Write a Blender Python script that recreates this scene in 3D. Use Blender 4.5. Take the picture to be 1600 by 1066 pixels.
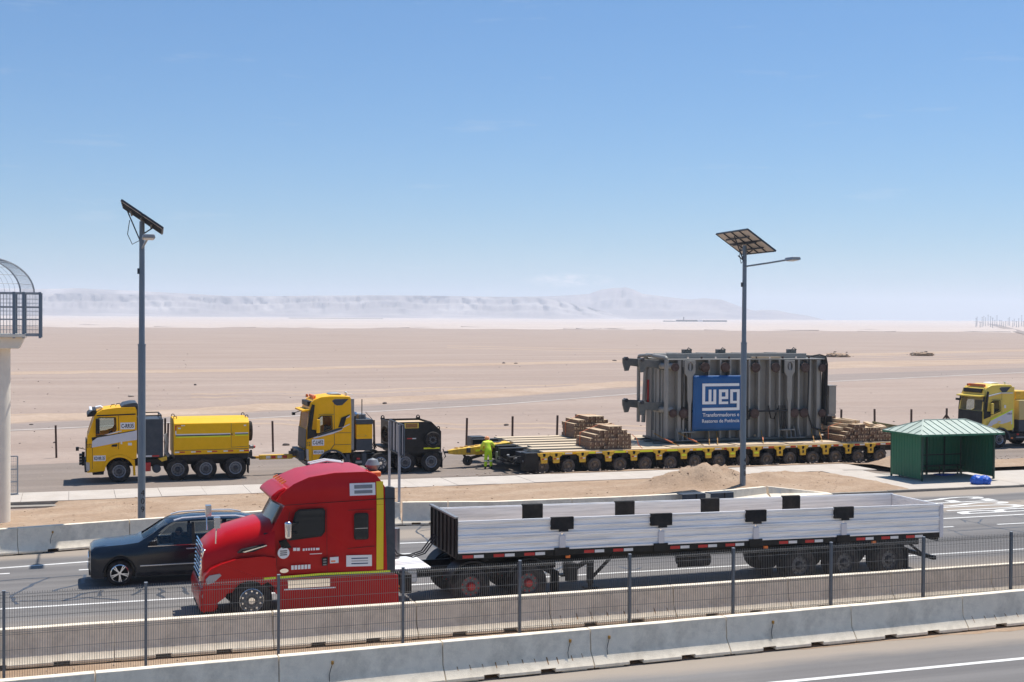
import bpy, bmesh, math, random
from mathutils import Vector, Matrix, noise
from mathutils.geometry import tessellate_polygon

for o in list(bpy.data.objects):
    bpy.data.objects.remove(o)
SC = bpy.context.scene
COL = SC.collection
rnd = random.Random(7)
PI = math.pi
R = math.radians

# ------------------------------------------------------------------ camera
# world axes: X runs along the highway (to the right and away), Y away from the viewer, Z up
YAW = R(19.0)
CAM_H = 7.7
FPX = 2000.0                       # focal length in pixels of a 1600 px wide picture
PITCH = math.atan(31.5 / FPX)
ROLL = math.atan(0.006)
_f = Vector((math.sin(YAW) * math.cos(PITCH), math.cos(YAW) * math.cos(PITCH), -math.sin(PITCH)))
_r0 = Vector((math.cos(YAW), -math.sin(YAW), 0))
_u0 = _r0.cross(_f)
_r = math.cos(ROLL) * _r0 + math.sin(ROLL) * _u0
_u = _r.cross(_f)
CAM = Vector((0, 0, CAM_H))
cam_d = bpy.data.cameras.new('camera')
cam = bpy.data.objects.new('camera', cam_d)
COL.objects.link(cam)
m3 = Matrix((_r, _u, -_f)).transposed()
cam.matrix_world = Matrix.Translation(CAM) @ m3.to_4x4()
cam_d.sensor_width = 36
cam_d.sensor_fit = 'HORIZONTAL'
cam_d.lens = 36 * FPX / 1600
cam_d.clip_end = 60000
cam_d.clip_start = 0.2
SC.camera = cam

# ------------------------------------------------------------------ sky, sun, exposure
SUN = Vector((0.33, 0.20, 1.0)).normalized()
SUN_EL = math.asin(SUN.z)
SUN_AZ = math.atan2(SUN.x, SUN.y)
world = bpy.data.worlds.new('World')
SC.world = world
world.use_nodes = True
nt = world.node_tree
nt.nodes.clear()
wo = nt.nodes.new('ShaderNodeOutputWorld')
bg = nt.nodes.new('ShaderNodeBackground')
sky = nt.nodes.new('ShaderNodeTexSky')
sky.sky_type = 'NISHITA'
sky.sun_disc = False
sky.sun_elevation = SUN_EL
sky.sun_rotation = SUN_AZ
sky.altitude = 0
sky.air_density = 1.0
sky.dust_density = 0.9
sky.ozone_density = 10.0
bg.inputs['Strength'].default_value = 0.084
# a faint bank of cloud low over the far range: noise in the view direction, thin everywhere
tc = nt.nodes.new('ShaderNodeTexCoord')
mp = nt.nodes.new('ShaderNodeMapping')
mp.inputs['Scale'].default_value = (5.0, 5.0, 42.0)
mp.inputs['Location'].default_value = (1.3, 0.4, 0.0)
nz = nt.nodes.new('ShaderNodeTexNoise')
nz.inputs['Scale'].default_value = 1.6
nz.inputs['Detail'].default_value = 5
nz.inputs['Roughness'].default_value = 0.62
cr = nt.nodes.new('ShaderNodeValToRGB')
cr.color_ramp.elements[0].position = 0.62
cr.color_ramp.elements[0].color = (0, 0, 0, 1)
cr.color_ramp.elements[1].position = 0.85
cr.color_ramp.elements[1].color = (0.25, 0.25, 0.25, 1)
mx = nt.nodes.new('ShaderNodeMixRGB')
mx.inputs['Color2'].default_value = (6.9, 7.0, 7.2, 1)
nt.links.new(tc.outputs['Generated'], mp.inputs['Vector'])
nt.links.new(mp.outputs['Vector'], nz.inputs['Vector'])
nt.links.new(nz.outputs['Fac'], cr.inputs['Fac'])
nt.links.new(cr.outputs['Color'], mx.inputs['Fac'])
tint = nt.nodes.new('ShaderNodeMixRGB')          # the photograph's cooler rendering of the whole sky
tint.blend_type = 'MULTIPLY'
tint.inputs['Fac'].default_value = 1.0
tint.inputs['Color2'].default_value = (0.60, 0.91, 1.02, 1)
nt.links.new(sky.outputs['Color'], tint.inputs['Color1'])
nt.links.new(tint.outputs['Color'], mx.inputs['Color1'])
# one small wisp of cloud standing over the distant peak
def vnode(op, a, b):
    n = nt.nodes.new('ShaderNodeMath'); n.operation = op
    for i, v in enumerate((a, b)):
        if isinstance(v, (int, float)): n.inputs[i].default_value = v
        else: nt.links.new(v, n.inputs[i])
    return n.outputs[0]
def vdot(vec):
    n = nt.nodes.new('ShaderNodeVectorMath'); n.operation = 'DOT_PRODUCT'
    nt.links.new(tc.outputs['Generated'], n.inputs[0]); n.inputs[1].default_value = vec
    return n.outputs['Value']
cdir = (_f + _r * (88 / FPX) + _u * (95 / FPX)).normalized()
ch = Vector((cdir.y, -cdir.x, 0)).normalized()
cv = ch.cross(cdir).normalized()
ex = vnode('DIVIDE', vdot(ch), 0.040)
ey = vnode('DIVIDE', vdot(cv), 0.0062)
fr = vnode('SUBTRACT', 1.0, vnode('SQRT', vnode('ADD', vnode('MULTIPLY', ex, ex), vnode('MULTIPLY', ey, ey)), 0.0))
cn = nt.nodes.new('ShaderNodeTexNoise'); cn.inputs['Scale'].default_value = 70; cn.inputs['Detail'].default_value = 6; cn.inputs['Roughness'].default_value = 0.65
cm = nt.nodes.new('ShaderNodeMapping'); cm.inputs['Scale'].default_value = (1, 1, 3)
nt.links.new(tc.outputs['Generated'], cm.inputs['Vector']); nt.links.new(cm.outputs['Vector'], cn.inputs['Vector'])
fac = vnode('MULTIPLY', vnode('MULTIPLY', vnode('MAXIMUM', fr, 0.0), vnode('MAXIMUM', vnode('SUBTRACT', cn.outputs['Fac'], 0.36), 0.0)), 4.5)
facing = vnode('GREATER_THAN', vdot(cdir), 0.5)
fac = vnode('MINIMUM', vnode('MULTIPLY', fac, facing), 0.6)
mx2 = nt.nodes.new('ShaderNodeMixRGB'); mx2.inputs['Color2'].default_value = (7.4, 7.3, 7.3, 1)
nt.links.new(fac, mx2.inputs['Fac']); nt.links.new(mx.outputs['Color'], mx2.inputs['Color1'])
nt.links.new(mx2.outputs['Color'], bg.inputs['Color'])
nt.links.new(bg.outputs['Background'], wo.inputs['Surface'])

sun_d = bpy.data.lights.new('sun', 'SUN')
sun_d.energy = 4.2
sun_d.angle = R(0.5)
sun_d.color = (1.0, 0.945, 0.87)
sun = bpy.data.objects.new('sun', sun_d)
COL.objects.link(sun)
sun.rotation_mode = 'QUATERNION'
sun.rotation_quaternion = SUN.to_track_quat('Z', 'Y')
sun.location = (0, 0, 60)

SC.view_settings.view_transform = 'Standard'
SC.view_settings.look = 'None'
SC.view_settings.exposure = 0.45
SC.view_settings.gamma = 1.0
SC.view_settings.use_curve_mapping = False
SC.render.engine = 'CYCLES'
cy = SC.cycles
cy.max_bounces = 8
cy.diffuse_bounces = 4
cy.glossy_bounces = 4
cy.transmission_bounces = 6
cy.transparent_max_bounces = 24
cy.volume_bounces = 2
cy.use_denoising = True
cy.caustics_reflective = False
cy.caustics_refractive = False
cy.sample_clamp_indirect = 6

# ------------------------------------------------------------------ picking points
def ray(px, py):
    return _f + _r * ((px - 800) / FPX) + _u * ((533 - py) / FPX)

def atz(px, py, z=0.0):
    d = ray(px, py)
    return CAM + d * ((z - CAM_H) / d.z)

def aty(px, py, Y):
    d = ray(px, py)
    return CAM + d * (Y / d.y)

class Tracer:
    """reads (x, z) of a side elevation standing in the plane y = Y, relative to an origin"""
    def __init__(s, Y, x0, z0):
        s.Y, s.x0, s.z0 = Y, x0, z0
        s.xref, s.yref = 800, 700     # stand-ins when only a height (px = 0) or only a length (py = 0) is asked for
    def __call__(s, px, py):
        p = aty(px or s.xref, py or s.yref, s.Y)
        return (p.x - s.x0, p.z - s.z0)
    def many(s, pts):
        return [s(*p) for p in pts]

# ------------------------------------------------------------------ materials
MATS = {}
def new_mat(name):
    m = bpy.data.materials.new(name)
    m.use_nodes = True
    MATS[name] = m
    return m, m.node_tree, m.node_tree.nodes['Principled BSDF']

def M(name, col, rough=0.55, metal=0.0, var=0.12, scale=3.0, stretch=(1, 1, 1), bump=0.0, bscale=60.0,
      dirt=None, dirt_amt=0.0, dirt_scale=1.5, coat=0.0, spec=0.5):
    m, t, b = new_mat(name)
    L = t.links.new
    c = t.nodes.new('ShaderNodeTexCoord')
    mpn = t.nodes.new('ShaderNodeMapping')
    mpn.inputs['Scale'].default_value = stretch
    L(c.outputs['Object'], mpn.inputs['Vector'])
    n = t.nodes.new('ShaderNodeTexNoise')
    n.inputs['Scale'].default_value = scale
    n.inputs['Detail'].default_value = 6
    n.inputs['Roughness'].default_value = 0.6
    L(mpn.outputs['Vector'], n.inputs['Vector'])
    r = t.nodes.new('ShaderNodeValToRGB')
    r.color_ramp.elements[0].position = 0.3
    r.color_ramp.elements[1].position = 0.7
    r.color_ramp.elements[0].color = tuple(max(0, x * (1 - var)) for x in col) + (1,)
    r.color_ramp.elements[1].color = tuple(min(1, x * (1 + var)) for x in col) + (1,)
    L(n.outputs['Fac'], r.inputs['Fac'])
    out = r.outputs['Color']
    if dirt:
        n2 = t.nodes.new('ShaderNodeTexNoise')
        n2.inputs['Scale'].default_value = dirt_scale
        n2.inputs['Detail'].default_value = 8
        n2.inputs['Roughness'].default_value = 0.7
        L(mpn.outputs['Vector'], n2.inputs['Vector'])
        r2 = t.nodes.new('ShaderNodeValToRGB')
        r2.color_ramp.elements[0].position = 0.45
        r2.color_ramp.elements[1].position = 0.72
        r2.color_ramp.elements[0].color = (0, 0, 0, 1)
        r2.color_ramp.elements[1].color = (dirt_amt, dirt_amt, dirt_amt, 1)
        L(n2.outputs['Fac'], r2.inputs['Fac'])
        x = t.nodes.new('ShaderNodeMixRGB')
        x.inputs['Color2'].default_value = tuple(dirt) + (1,)
        L(r2.outputs['Color'], x.inputs['Fac'])
        L(out, x.inputs['Color1'])
        out = x.outputs['Color']
    L(out, b.inputs['Base Color'])
    b.inputs['Roughness'].default_value = rough
    b.inputs['Metallic'].default_value = metal
    b.inputs['Coat Weight'].default_value = coat
    b.inputs['Coat Roughness'].default_value = 0.08
    b.inputs['Specular IOR Level'].default_value = spec
    if bump:
        n3 = t.nodes.new('ShaderNodeTexNoise')
        n3.inputs['Scale'].default_value = bscale
        n3.inputs['Detail'].default_value = 5
        L(mpn.outputs['Vector'], n3.inputs['Vector'])
        bp = t.nodes.new('ShaderNodeBump')
        bp.inputs['Strength'].default_value = bump
        bp.inputs['Distance'].default_value = 0.02
        L(n3.outputs['Fac'], bp.inputs['Height'])
        L(bp.outputs['Normal'], b.inputs['Normal'])
    return m

def glass(name, tint, see=0.5, rough=0.03):
    m, t, b = new_mat(name)
    L = t.links.new
    b.inputs['Base Color'].default_value = tuple(tint) + (1,)
    b.inputs['Roughness'].default_value = rough
    b.inputs['Specular IOR Level'].default_value = 0.8
    tr = t.nodes.new('ShaderNodeBsdfTransparent')
    tr.inputs['Color'].default_value = (0.90, 0.94, 0.93, 1)
    mxs = t.nodes.new('ShaderNodeMixShader')
    mxs.inputs['Fac'].default_value = see
    L(b.outputs['BSDF'], mxs.inputs[1])
    L(tr.outputs['BSDF'], mxs.inputs[2])
    L(mxs.outputs['Shader'], t.nodes['Material Output'].inputs['Surface'])
    return m

DUST = (0.42, 0.33, 0.25)
yellow = M('yellow_paint', (0.92, 0.47, 0.002), 0.42, var=0.05, dirt=DUST, dirt_amt=0.05, spec=0.18)
yellow_deep = M('yellow_box_paint', (0.86, 0.47, 0.002), 0.45, var=0.05, dirt=DUST, dirt_amt=0.05, spec=0.18)
yellow_pale = M('pale_yellow_paint', (0.84, 0.60, 0.08), 0.38, var=0.05, dirt=DUST, dirt_amt=0.15)
yellow_dirty = M('worn_yellow_paint', (0.76, 0.46, 0.025), 0.55, var=0.2, dirt=(0.12, 0.09, 0.06), dirt_amt=0.5, dirt_scale=4)
tan_paint = M('tan_paint', (0.55, 0.44, 0.18), 0.5, var=0.08)
lime = M('lime_reflective_tape', (0.75, 0.85, 0.02), 0.45, var=0.04)
white_p = M('white_paint', (0.74, 0.74, 0.74), 0.4, var=0.05)
silver_band = M('silver_white_decal', (0.62, 0.62, 0.66), 0.4, var=0.04)
red_p = M('red_paint', (0.46, 0.002, 0.005), 0.32, var=0.04, coat=0.08, dirt=DUST, dirt_amt=0.015, spec=0.2)
stripe_yellow = M('yellow_stripe_film', (0.74, 0.55, 0.01), 0.4, var=0.04)
faded_line = M('faded_road_paint', (0.46, 0.40, 0.35), 0.85, var=0.2, scale=0.3)
red_tape = M('red_reflective_tape', (0.50, 0.02, 0.02), 0.4, var=0.08)
white_tape = M('white_reflective_tape', (0.72, 0.72, 0.72), 0.4, var=0.08)
orange = M('orange_plastic', (0.85, 0.20, 0.03), 0.4, var=0.06)
black = M('black_paint', (0.012, 0.013, 0.014), 0.5, var=0.3, dirt=DUST, dirt_amt=0.03, spec=0.25)
black_matt = M('black_rubbery', (0.016, 0.017, 0.019), 0.8, var=0.3, dirt=DUST, dirt_amt=0.06, spec=0.25)
charcoal = M('charcoal_paint', (0.042, 0.055, 0.072), 0.5, var=0.12, dirt=DUST, dirt_amt=0.06, spec=0.3)
tyre_m = M('tyre_rubber', (0.020, 0.020, 0.021), 0.85, var=0.3, dirt=DUST, dirt_amt=0.18, dirt_scale=3, spec=0.2)
wheel_dish = M('wheel_dish_steel', (0.13, 0.14, 0.155), 0.45, metal=0.3, var=0.15, dirt=DUST, dirt_amt=0.25)
tyre_dusty = M('dusty_tyre_rubber', (0.055, 0.052, 0.05), 0.9, var=0.3, dirt=DUST, dirt_amt=0.35, dirt_scale=3)
rim_m = M('wheel_steel', (0.50, 0.52, 0.56), 0.38, metal=0.6, var=0.12, dirt=DUST, dirt_amt=0.3)
rim_alu = M('polished_wheel', (0.75, 0.76, 0.78), 0.18, metal=1.0, var=0.05)
rim_brown = M('dusty_wheel_steel', (0.24, 0.19, 0.14), 0.7, metal=0.2, var=0.2, dirt=DUST, dirt_amt=0.4)
hub_dark = M('dark_hub', (0.05, 0.055, 0.065), 0.5, metal=0.5, var=0.2)
chrome = M('chrome', (0.72, 0.73, 0.75), 0.12, metal=1.0, var=0.03)
galv = M('galvanised_steel', (0.30, 0.33, 0.36), 0.5, metal=0.35, var=0.12, scale=5, stretch=(1, 1, 0.2))
lamp_steel = M('blue_grey_pole_paint', (0.15, 0.20, 0.25), 0.42, metal=0.25, var=0.1, scale=4, stretch=(1, 1, 0.3), dirt=DUST, dirt_amt=0.12)
fence_green = M('dark_fence_coating', (0.10, 0.125, 0.155), 0.5, metal=0.2, var=0.15)
wire_m = M('fence_wire', (0.15, 0.15, 0.145), 0.5, metal=0.3, var=0.1)
steel_dark = M('dark_steel', (0.035, 0.038, 0.045), 0.5, metal=0.2, var=0.25, dirt=DUST, dirt_amt=0.14)
steel_grey = M('mid_grey_steel', (0.22, 0.23, 0.24), 0.45, metal=0.3, var=0.15, dirt=DUST, dirt_amt=0.2)
alu = M('brushed_aluminium', (0.92, 0.92, 0.93), 0.42, metal=0.1, var=0.10, scale=2.0, stretch=(0.25, 1, 6), dirt=(0.30, 0.31, 0.32), dirt_amt=0.55, dirt_scale=1.6)
tf_grey = M('transformer_grey', (0.275, 0.265, 0.24), 0.5, var=0.10, scale=2, dirt=(0.32, 0.30, 0.26), dirt_amt=0.22, dirt_scale=2.5)
tf_dark = M('transformer_dark_grey', (0.11, 0.12, 0.115), 0.55, var=0.15, dirt=DUST, dirt_amt=0.2)
flange_m = M('brown_blank_flange', (0.062, 0.034, 0.03), 0.7, var=0.25, dirt=DUST, dirt_amt=0.15, dirt_scale=6)
cable_m = M('black_cable', (0.015, 0.015, 0.016), 0.6, var=0.2)
banner_m = M('blue_banner_print', (0.0015, 0.085, 0.27), 0.5, var=0.22, scale=0.5)
timber = M('timber_end_grain', (0.19, 0.115, 0.072), 0.85, var=0.28, scale=7, bump=0.4, bscale=30, dirt=(0.10, 0.055, 0.035), dirt_amt=0.5, dirt_scale=5)
timber_pale = M('pale_sawn_timber', (0.56, 0.42, 0.27), 0.85, var=0.16, scale=3, stretch=(0.3, 3, 3), bump=0.3, bscale=30)
plank_m = M('dusty_deck_plank', (0.62, 0.50, 0.35), 0.85, var=0.18, scale=2.5, stretch=(0.25, 4, 4), bump=0.3, bscale=25, dirt=(0.22, 0.15, 0.09), dirt_amt=0.4, dirt_scale=2.5)
plywood = M('plywood_sheet', (0.54, 0.42, 0.29), 0.8, var=0.12, scale=2)
olive_board = M('olive_board', (0.23, 0.19, 0.05), 0.7, var=0.2, scale=3)
strap_m = M('orange_strap', (0.70, 0.20, 0.08), 0.7, var=0.1)
concrete = M('barrier_concrete', (0.92, 0.81, 0.64), 0.92, var=0.09, scale=1.6, bump=0.35, bscale=55, dirt=(0.40, 0.34, 0.26), dirt_amt=0.6, dirt_scale=1.5, spec=0.2)
concrete_pale = M('bridge_concrete', (0.82, 0.75, 0.63), 0.85, var=0.08, scale=1.3, bump=0.2, bscale=40)
pave_m = M('pavement_slab_concrete', (0.50, 0.445, 0.385), 0.9, var=0.07, scale=0.9, bump=0.2, bscale=40, dirt=(0.38, 0.31, 0.24), dirt_amt=0.35, dirt_scale=0.8)
kerb_m = M('kerb_concrete', (0.30, 0.27, 0.23), 0.9, var=0.15, scale=3, bump=0.3, bscale=40)
rust = M('rust_stain', (0.30, 0.15, 0.05), 0.9, var=0.3, scale=20)
rust_anchor = M('rusty_anchor', (0.42, 0.22, 0.04), 0.8, var=0.3, scale=30)
line_m = M('road_marking_paint', (0.68, 0.67, 0.64), 0.75, var=0.07, scale=4, dirt=(0.35, 0.32, 0.28), dirt_amt=0.4, dirt_scale=3)
tar_m = M('tar_crack_seal', (0.055, 0.066, 0.085), 0.5, var=0.2)
green_p = M('green_sheet_paint', (0.008, 0.15, 0.075), 0.5, var=0.12, scale=2, stretch=(3, 3, 0.3), dirt=DUST, dirt_amt=0.08)
green_roof = M('weathered_green_roof_paint', (0.42, 0.49, 0.42), 0.65, var=0.09, scale=2, dirt=(0.34, 0.36, 0.29), dirt_amt=0.35, dirt_scale=1.5)
green_dark = M('dark_green_frame_paint', (0.008, 0.05, 0.03), 0.5, var=0.1)
blue_bag = M('blue_woven_plastic', (0.008, 0.10, 0.52), 0.45, var=0.25, scale=6, bump=0.5, bscale=25)
hivis = M('hi_vis_lime_fabric', (0.62, 0.95, 0.02), 0.7, var=0.07, scale=8, bump=0.4, bscale=14)
hivis_top = M('hi_vis_yellow_fabric', (0.85, 0.98, 0.07), 0.7, var=0.06, scale=8, bump=0.4, bscale=14)
blue_shirt = M('blue_shirt_fabric', (0.03, 0.06, 0.14), 0.8, var=0.1, scale=8)
skin = M('skin', (0.32, 0.17, 0.11), 0.55, var=0.06)
hair = M('dark_hair', (0.02, 0.016, 0.012), 0.7, var=0.1)
boot = M('dark_boot_leather', (0.03, 0.022, 0.016), 0.6, var=0.2)
rusty_post = M('rusty_post_steel', (0.085, 0.05, 0.035), 0.8, var=0.3, scale=6)
rock_m = M('dark_desert_stone', (0.12, 0.095, 0.08), 0.9, var=0.4, scale=4)
rock_pale = M('pale_desert_stone', (0.40, 0.33, 0.27), 0.9, var=0.2, scale=4)
letter_m = M('black_lettering', (0.012, 0.013, 0.02), 0.5, var=0.05)
white_letter = M('white_lettering', (0.80, 0.81, 0.82), 0.5, var=0.03)
plate_m = M('number_plate_white', (0.78, 0.78, 0.80), 0.4, var=0.03)
panel_back = M('solar_panel_backsheet', (0.50, 0.46, 0.42), 0.6, var=0.06)
panel_cell = M('solar_cell_glass', (0.012, 0.018, 0.05), 0.12, var=0.1)
sign_grey = M('sign_back_grey', (0.42, 0.42, 0.44), 0.5, metal=0.2, var=0.08)
interior = M('cab_interior', (0.035, 0.036, 0.04), 0.8, var=0.2)
screen_glass = glass('windscreen_glass', (0.02, 0.035, 0.04), 0.66)
door_glass = glass('door_glass', (0.015, 0.02, 0.02), 0.88)
dark_glass = glass('tinted_glass', (0.008, 0.012, 0.014), 0.10)
suv_glass = glass('car_glass', (0.008, 0.02, 0.035), 0.5)
lens_m = glass('headlamp_lens', (0.45, 0.47, 0.5), 0.25)
suv_paint = M('dark_blue_car_paint', (0.004, 0.009, 0.018), 0.22, metal=0.0, var=0.05, coat=0.3, spec=0.4)

# ------------------------------------------------------------------ mesh building
def fix_mesh(me, smooth=None):
    bm = bmesh.new()
    bm.from_mesh(me)
    bmesh.ops.recalc_face_normals(bm, faces=bm.faces)
    bm.to_mesh(me)
    bm.free()
    if smooth is not None:
        me.polygons.foreach_set('use_smooth', [True] * len(me.polygons))
        me.set_sharp_from_angle(angle=R(smooth))

def weighted(o):
    w = o.modifiers.new('normals', 'WEIGHTED_NORMAL')
    w.keep_sharp = True
    w.weight = 50
    return o

class MB:
    def __init__(s):
        s.v, s.f, s.mi = [], [], []
    def add(s, vs, fs, mi=0):
        b = len(s.v)
        s.v += [tuple(x) for x in vs]
        s.f += [tuple(i + b for i in f) for f in fs]
        s.mi += [mi] * len(fs)
        return s
    def box(s, x0, x1, y0, y1, z0, z1, mi=0):
        return s.add([(x0, y0, z0), (x1, y0, z0), (x1, y1, z0), (x0, y1, z0), (x0, y0, z1), (x1, y0, z1), (x1, y1, z1), (x0, y1, z1)],
                     [(0, 3, 2, 1), (4, 5, 6, 7), (0, 1, 5, 4), (1, 2, 6, 5), (2, 3, 7, 6), (3, 0, 4, 7)], mi)
    def bar(s, a, b, w, h, up=(0, 0, 1), mi=0):
        a, b = Vector(a), Vector(b)
        d = (b - a).normalized()
        u = Vector(up)
        if abs(d.dot(u)) > 0.98:
            u = Vector((1, 0, 0))
        sx = d.cross(u).normalized() * (w / 2)
        sz = sx.cross(d).normalized() * (h / 2)
        vs = [a - sx - sz, a + sx - sz, a + sx + sz, a - sx + sz, b - sx - sz, b + sx - sz, b + sx + sz, b - sx + sz]
        return s.add(vs, [(3, 2, 1, 0), (4, 5, 6, 7), (0, 1, 5, 4), (1, 2, 6, 5), (2, 3, 7, 6), (3, 0, 4, 7)], mi)
    def prism(s, pts, y0, y1, mi=0, axis='y', y0f=None, y1f=None):
        """polygon of (x, z) swept along y (or of (y, z) swept along x); y0f / y1f may vary with the point"""
        n = len(pts)
        P = []
        for k, (a, b) in enumerate(((y0, y0f), (y1, y1f))):
            for (x, z) in pts:
                yy = b(x, z) if b else a
                P.append((x, yy, z) if axis == 'y' else (yy, x, z))
        fs = [(i, (i + 1) % n, (i + 1) % n + n, i + n) for i in range(n)]
        tri = tessellate_polygon([[Vector((x, z, 0)) for x, z in pts]])
        fs += [tuple(t) for t in tri] + [tuple(i + n for i in reversed(t)) for t in tri]
        return s.add(P, fs, mi)
    def plate(s, outer, holes, y0, y1, mi=0):
        loops = [outer] + holes
        flat = [p for l in loops for p in l]
        n = len(flat)
        tri = tessellate_polygon([[Vector((x, z, 0)) for x, z in l] for l in loops])
        P = [(x, y0, z) for x, z in flat] + [(x, y1, z) for x, z in flat]
        fs = [tuple(t) for t in tri] + [tuple(i + n for i in reversed(t)) for t in tri]
        b = 0
        for l in loops:
            k = len(l)
            fs += [(b + i, b + (i + 1) % k, b + (i + 1) % k + n, b + i + n) for i in range(k)]
            b += k
        return s.add(P, fs, mi)
    def cyl(s, a, b, r0, r1=None, n=12, mi=0):
        a, b = Vector(a), Vector(b)
        r1 = r0 if r1 is None else r1
        d = (b - a).normalized()
        u = d.orthogonal().normalized()
        w = d.cross(u)
        P = []
        for c, r in ((a, r0), (b, r1)):
            for i in range(n):
                t = 2 * PI * i / n
                P.append(c + u * (r * math.cos(t)) + w * (r * math.sin(t)))
        fs = [(i, (i + 1) % n, (i + 1) % n + n, i + n) for i in range(n)]
        fs += [tuple(reversed(range(n))), tuple(range(n, 2 * n))]
        return s.add(P, fs, mi)
    def tube(s, path, r, n=6, mi=0, closed=False):
        path = [Vector(p) for p in path]
        k = len(path)
        P = []
        for i, p in enumerate(path):
            if closed:
                d = path[(i + 1) % k] - path[i - 1]
            else:
                d = path[min(i + 1, k - 1)] - path[max(i - 1, 0)]
            d.normalize()
            ref = Vector((0, 0, 1)) if abs(d.z) < 0.9 else Vector((1, 0, 0))
            u = d.cross(ref).normalized()
            w = d.cross(u)
            for j in range(n):
                t = 2 * PI * j / n
                P.append(p + u * (r * math.cos(t)) + w * (r * math.sin(t)))
        fs = []
        for i in range(k if closed else k - 1):
            for j in range(n):
                i2 = (i + 1) % k
                fs.append((i * n + j, i * n + (j + 1) % n, i2 * n + (j + 1) % n, i2 * n + j))
        if not closed:
            fs += [tuple(range(n)), tuple((k - 1) * n + j for j in range(n))]
        return s.add(P, fs, mi)
    def lathe(s, prof, c, n=32, mi=0, axis='y', closed=False, caps=True):
        """prof: list of (radius, offset along the axis)"""
        P = []
        k = len(prof)
        for (r, t) in prof:
            for j in range(n):
                a = 2 * PI * j / n
                if axis == 'y':
                    P.append((c[0] + r * math.cos(a), c[1] + t, c[2] + r * math.sin(a)))
                elif axis == 'z':
                    P.append((c[0] + r * math.cos(a), c[1] + r * math.sin(a), c[2] + t))
                else:
                    P.append((c[0] + t, c[1] + r * math.cos(a), c[2] + r * math.sin(a)))
        fs = []
        for i in range(k if closed else k - 1):
            i2 = (i + 1) % k
            for j in range(n):
                fs.append((i * n + j, i * n + (j + 1) % n, i2 * n + (j + 1) % n, i2 * n + j))
        if not closed and caps:
            if prof[0][0] > 1e-4:
                fs.append(tuple(range(n)))
            if prof[-1][0] > 1e-4:
                fs.append(tuple((k - 1) * n + j for j in range(n)))
        return s.add(P, fs, mi)
    def loft(s, rings, mi=0, caps=True, closed=True):
        n = len(rings[0])
        P = [p for r in rings for p in r]
        fs = []
        for i in range(len(rings) - 1):
            for j in range(n if closed else n - 1):
                fs.append((i * n + j, i * n + (j + 1) % n, (i + 1) * n + (j + 1) % n, (i + 1) * n + j))
        if caps:
            fs += [tuple(range(n)), tuple((len(rings) - 1) * n + j for j in range(n))]
        return s.add(P, fs, mi)
    def map(s, fn):
        s.v = [tuple(fn(Vector(p))) for p in s.v]
        return s
    def mesh(s, name, mats, smooth=35):
        me = bpy.data.meshes.new(name)
        me.from_pydata(s.v, [], s.f)
        for m in (mats if isinstance(mats, (list, tuple)) else [mats]):
            me.materials.append(m)
        me.polygons.foreach_set('material_index', s.mi)
        fix_mesh(me, smooth)
        return me
    def build(s, name, mats, parent=None, loc=None, label=None, bevel=0, smooth=35, seg=2):
        o = bpy.data.objects.new(name, s.mesh(name, mats, smooth))
        COL.objects.link(o)
        if parent:
            o.parent = parent
        if loc is not None:
            o.location = loc
        if label:
            o['label'] = label
        if bevel:
            bv = o.modifiers.new('edge', 'BEVEL')
            bv.width = bevel
            bv.segments = seg
            bv.limit_method = 'ANGLE'
            bv.angle_limit = R(32)
            weighted(o)
        return o

def inst(name, me, parent=None, loc=(0, 0, 0), rot=None, scale=None):
    o = bpy.data.objects.new(name, me)
    COL.objects.link(o)
    if parent:
        o.parent = parent
    o.location = loc
    if rot:
        o.rotation_euler = rot
    if scale:
        o.scale = scale
    return o

def tag(o, label, cat, group=None, kind=None):
    o['label'] = label
    o['category'] = cat
    if group:
        o['group'] = group
    if kind:
        o['kind'] = kind
    return o

def thing(name, label, cat, loc=(0, 0, 0), rotz=0.0, group=None):
    o = bpy.data.objects.new(name, None)
    o.empty_display_size = 0.3
    COL.objects.link(o)
    o.location = loc
    o.rotation_euler = (0, 0, rotz)
    return tag(o, label, cat, group)

def struct(o):
    o['kind'] = 'structure'
    return o

def copy_tree(o, parent=None):
    c = o.copy()
    COL.objects.link(c)
    if parent:
        c.parent = parent
    for ch in list(o.children):
        copy_tree(ch, c)
    return c

def text_mesh(txt, size, mat, extrude=0.003, align='CENTER', sx=1.0, spacing=1.0, bold=0.0):
    cu = bpy.data.curves.new('lettering', 'FONT')
    cu.body = txt
    cu.size = size
    cu.align_x = align
    cu.align_y = 'CENTER'
    cu.extrude = extrude
    cu.offset = bold
    cu.space_character = spacing
    cu.resolution_u = 3
    ob = bpy.data.objects.new('lettering', cu)
    COL.objects.link(ob)
    bpy.context.view_layer.update()
    me = bpy.data.meshes.new_from_object(ob.evaluated_get(bpy.context.evaluated_depsgraph_get()))
    bpy.data.objects.remove(ob)
    bpy.data.curves.remove(cu)
    me.materials.clear()
    me.materials.append(mat)
    if sx != 1.0:
        me.transform(Matrix.Diagonal((sx, 1, 1, 1)))
    return me

def side_text(txt, size, mat, parent, x, z, y, sx=1.0, rot=0.0):
    """flat lettering on a wall that faces the viewer (-y)"""
    me = text_mesh(txt, size, mat, sx=sx)
    return inst('lettering', me, parent, (x, y, z), (PI / 2, rot, 0))

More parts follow.
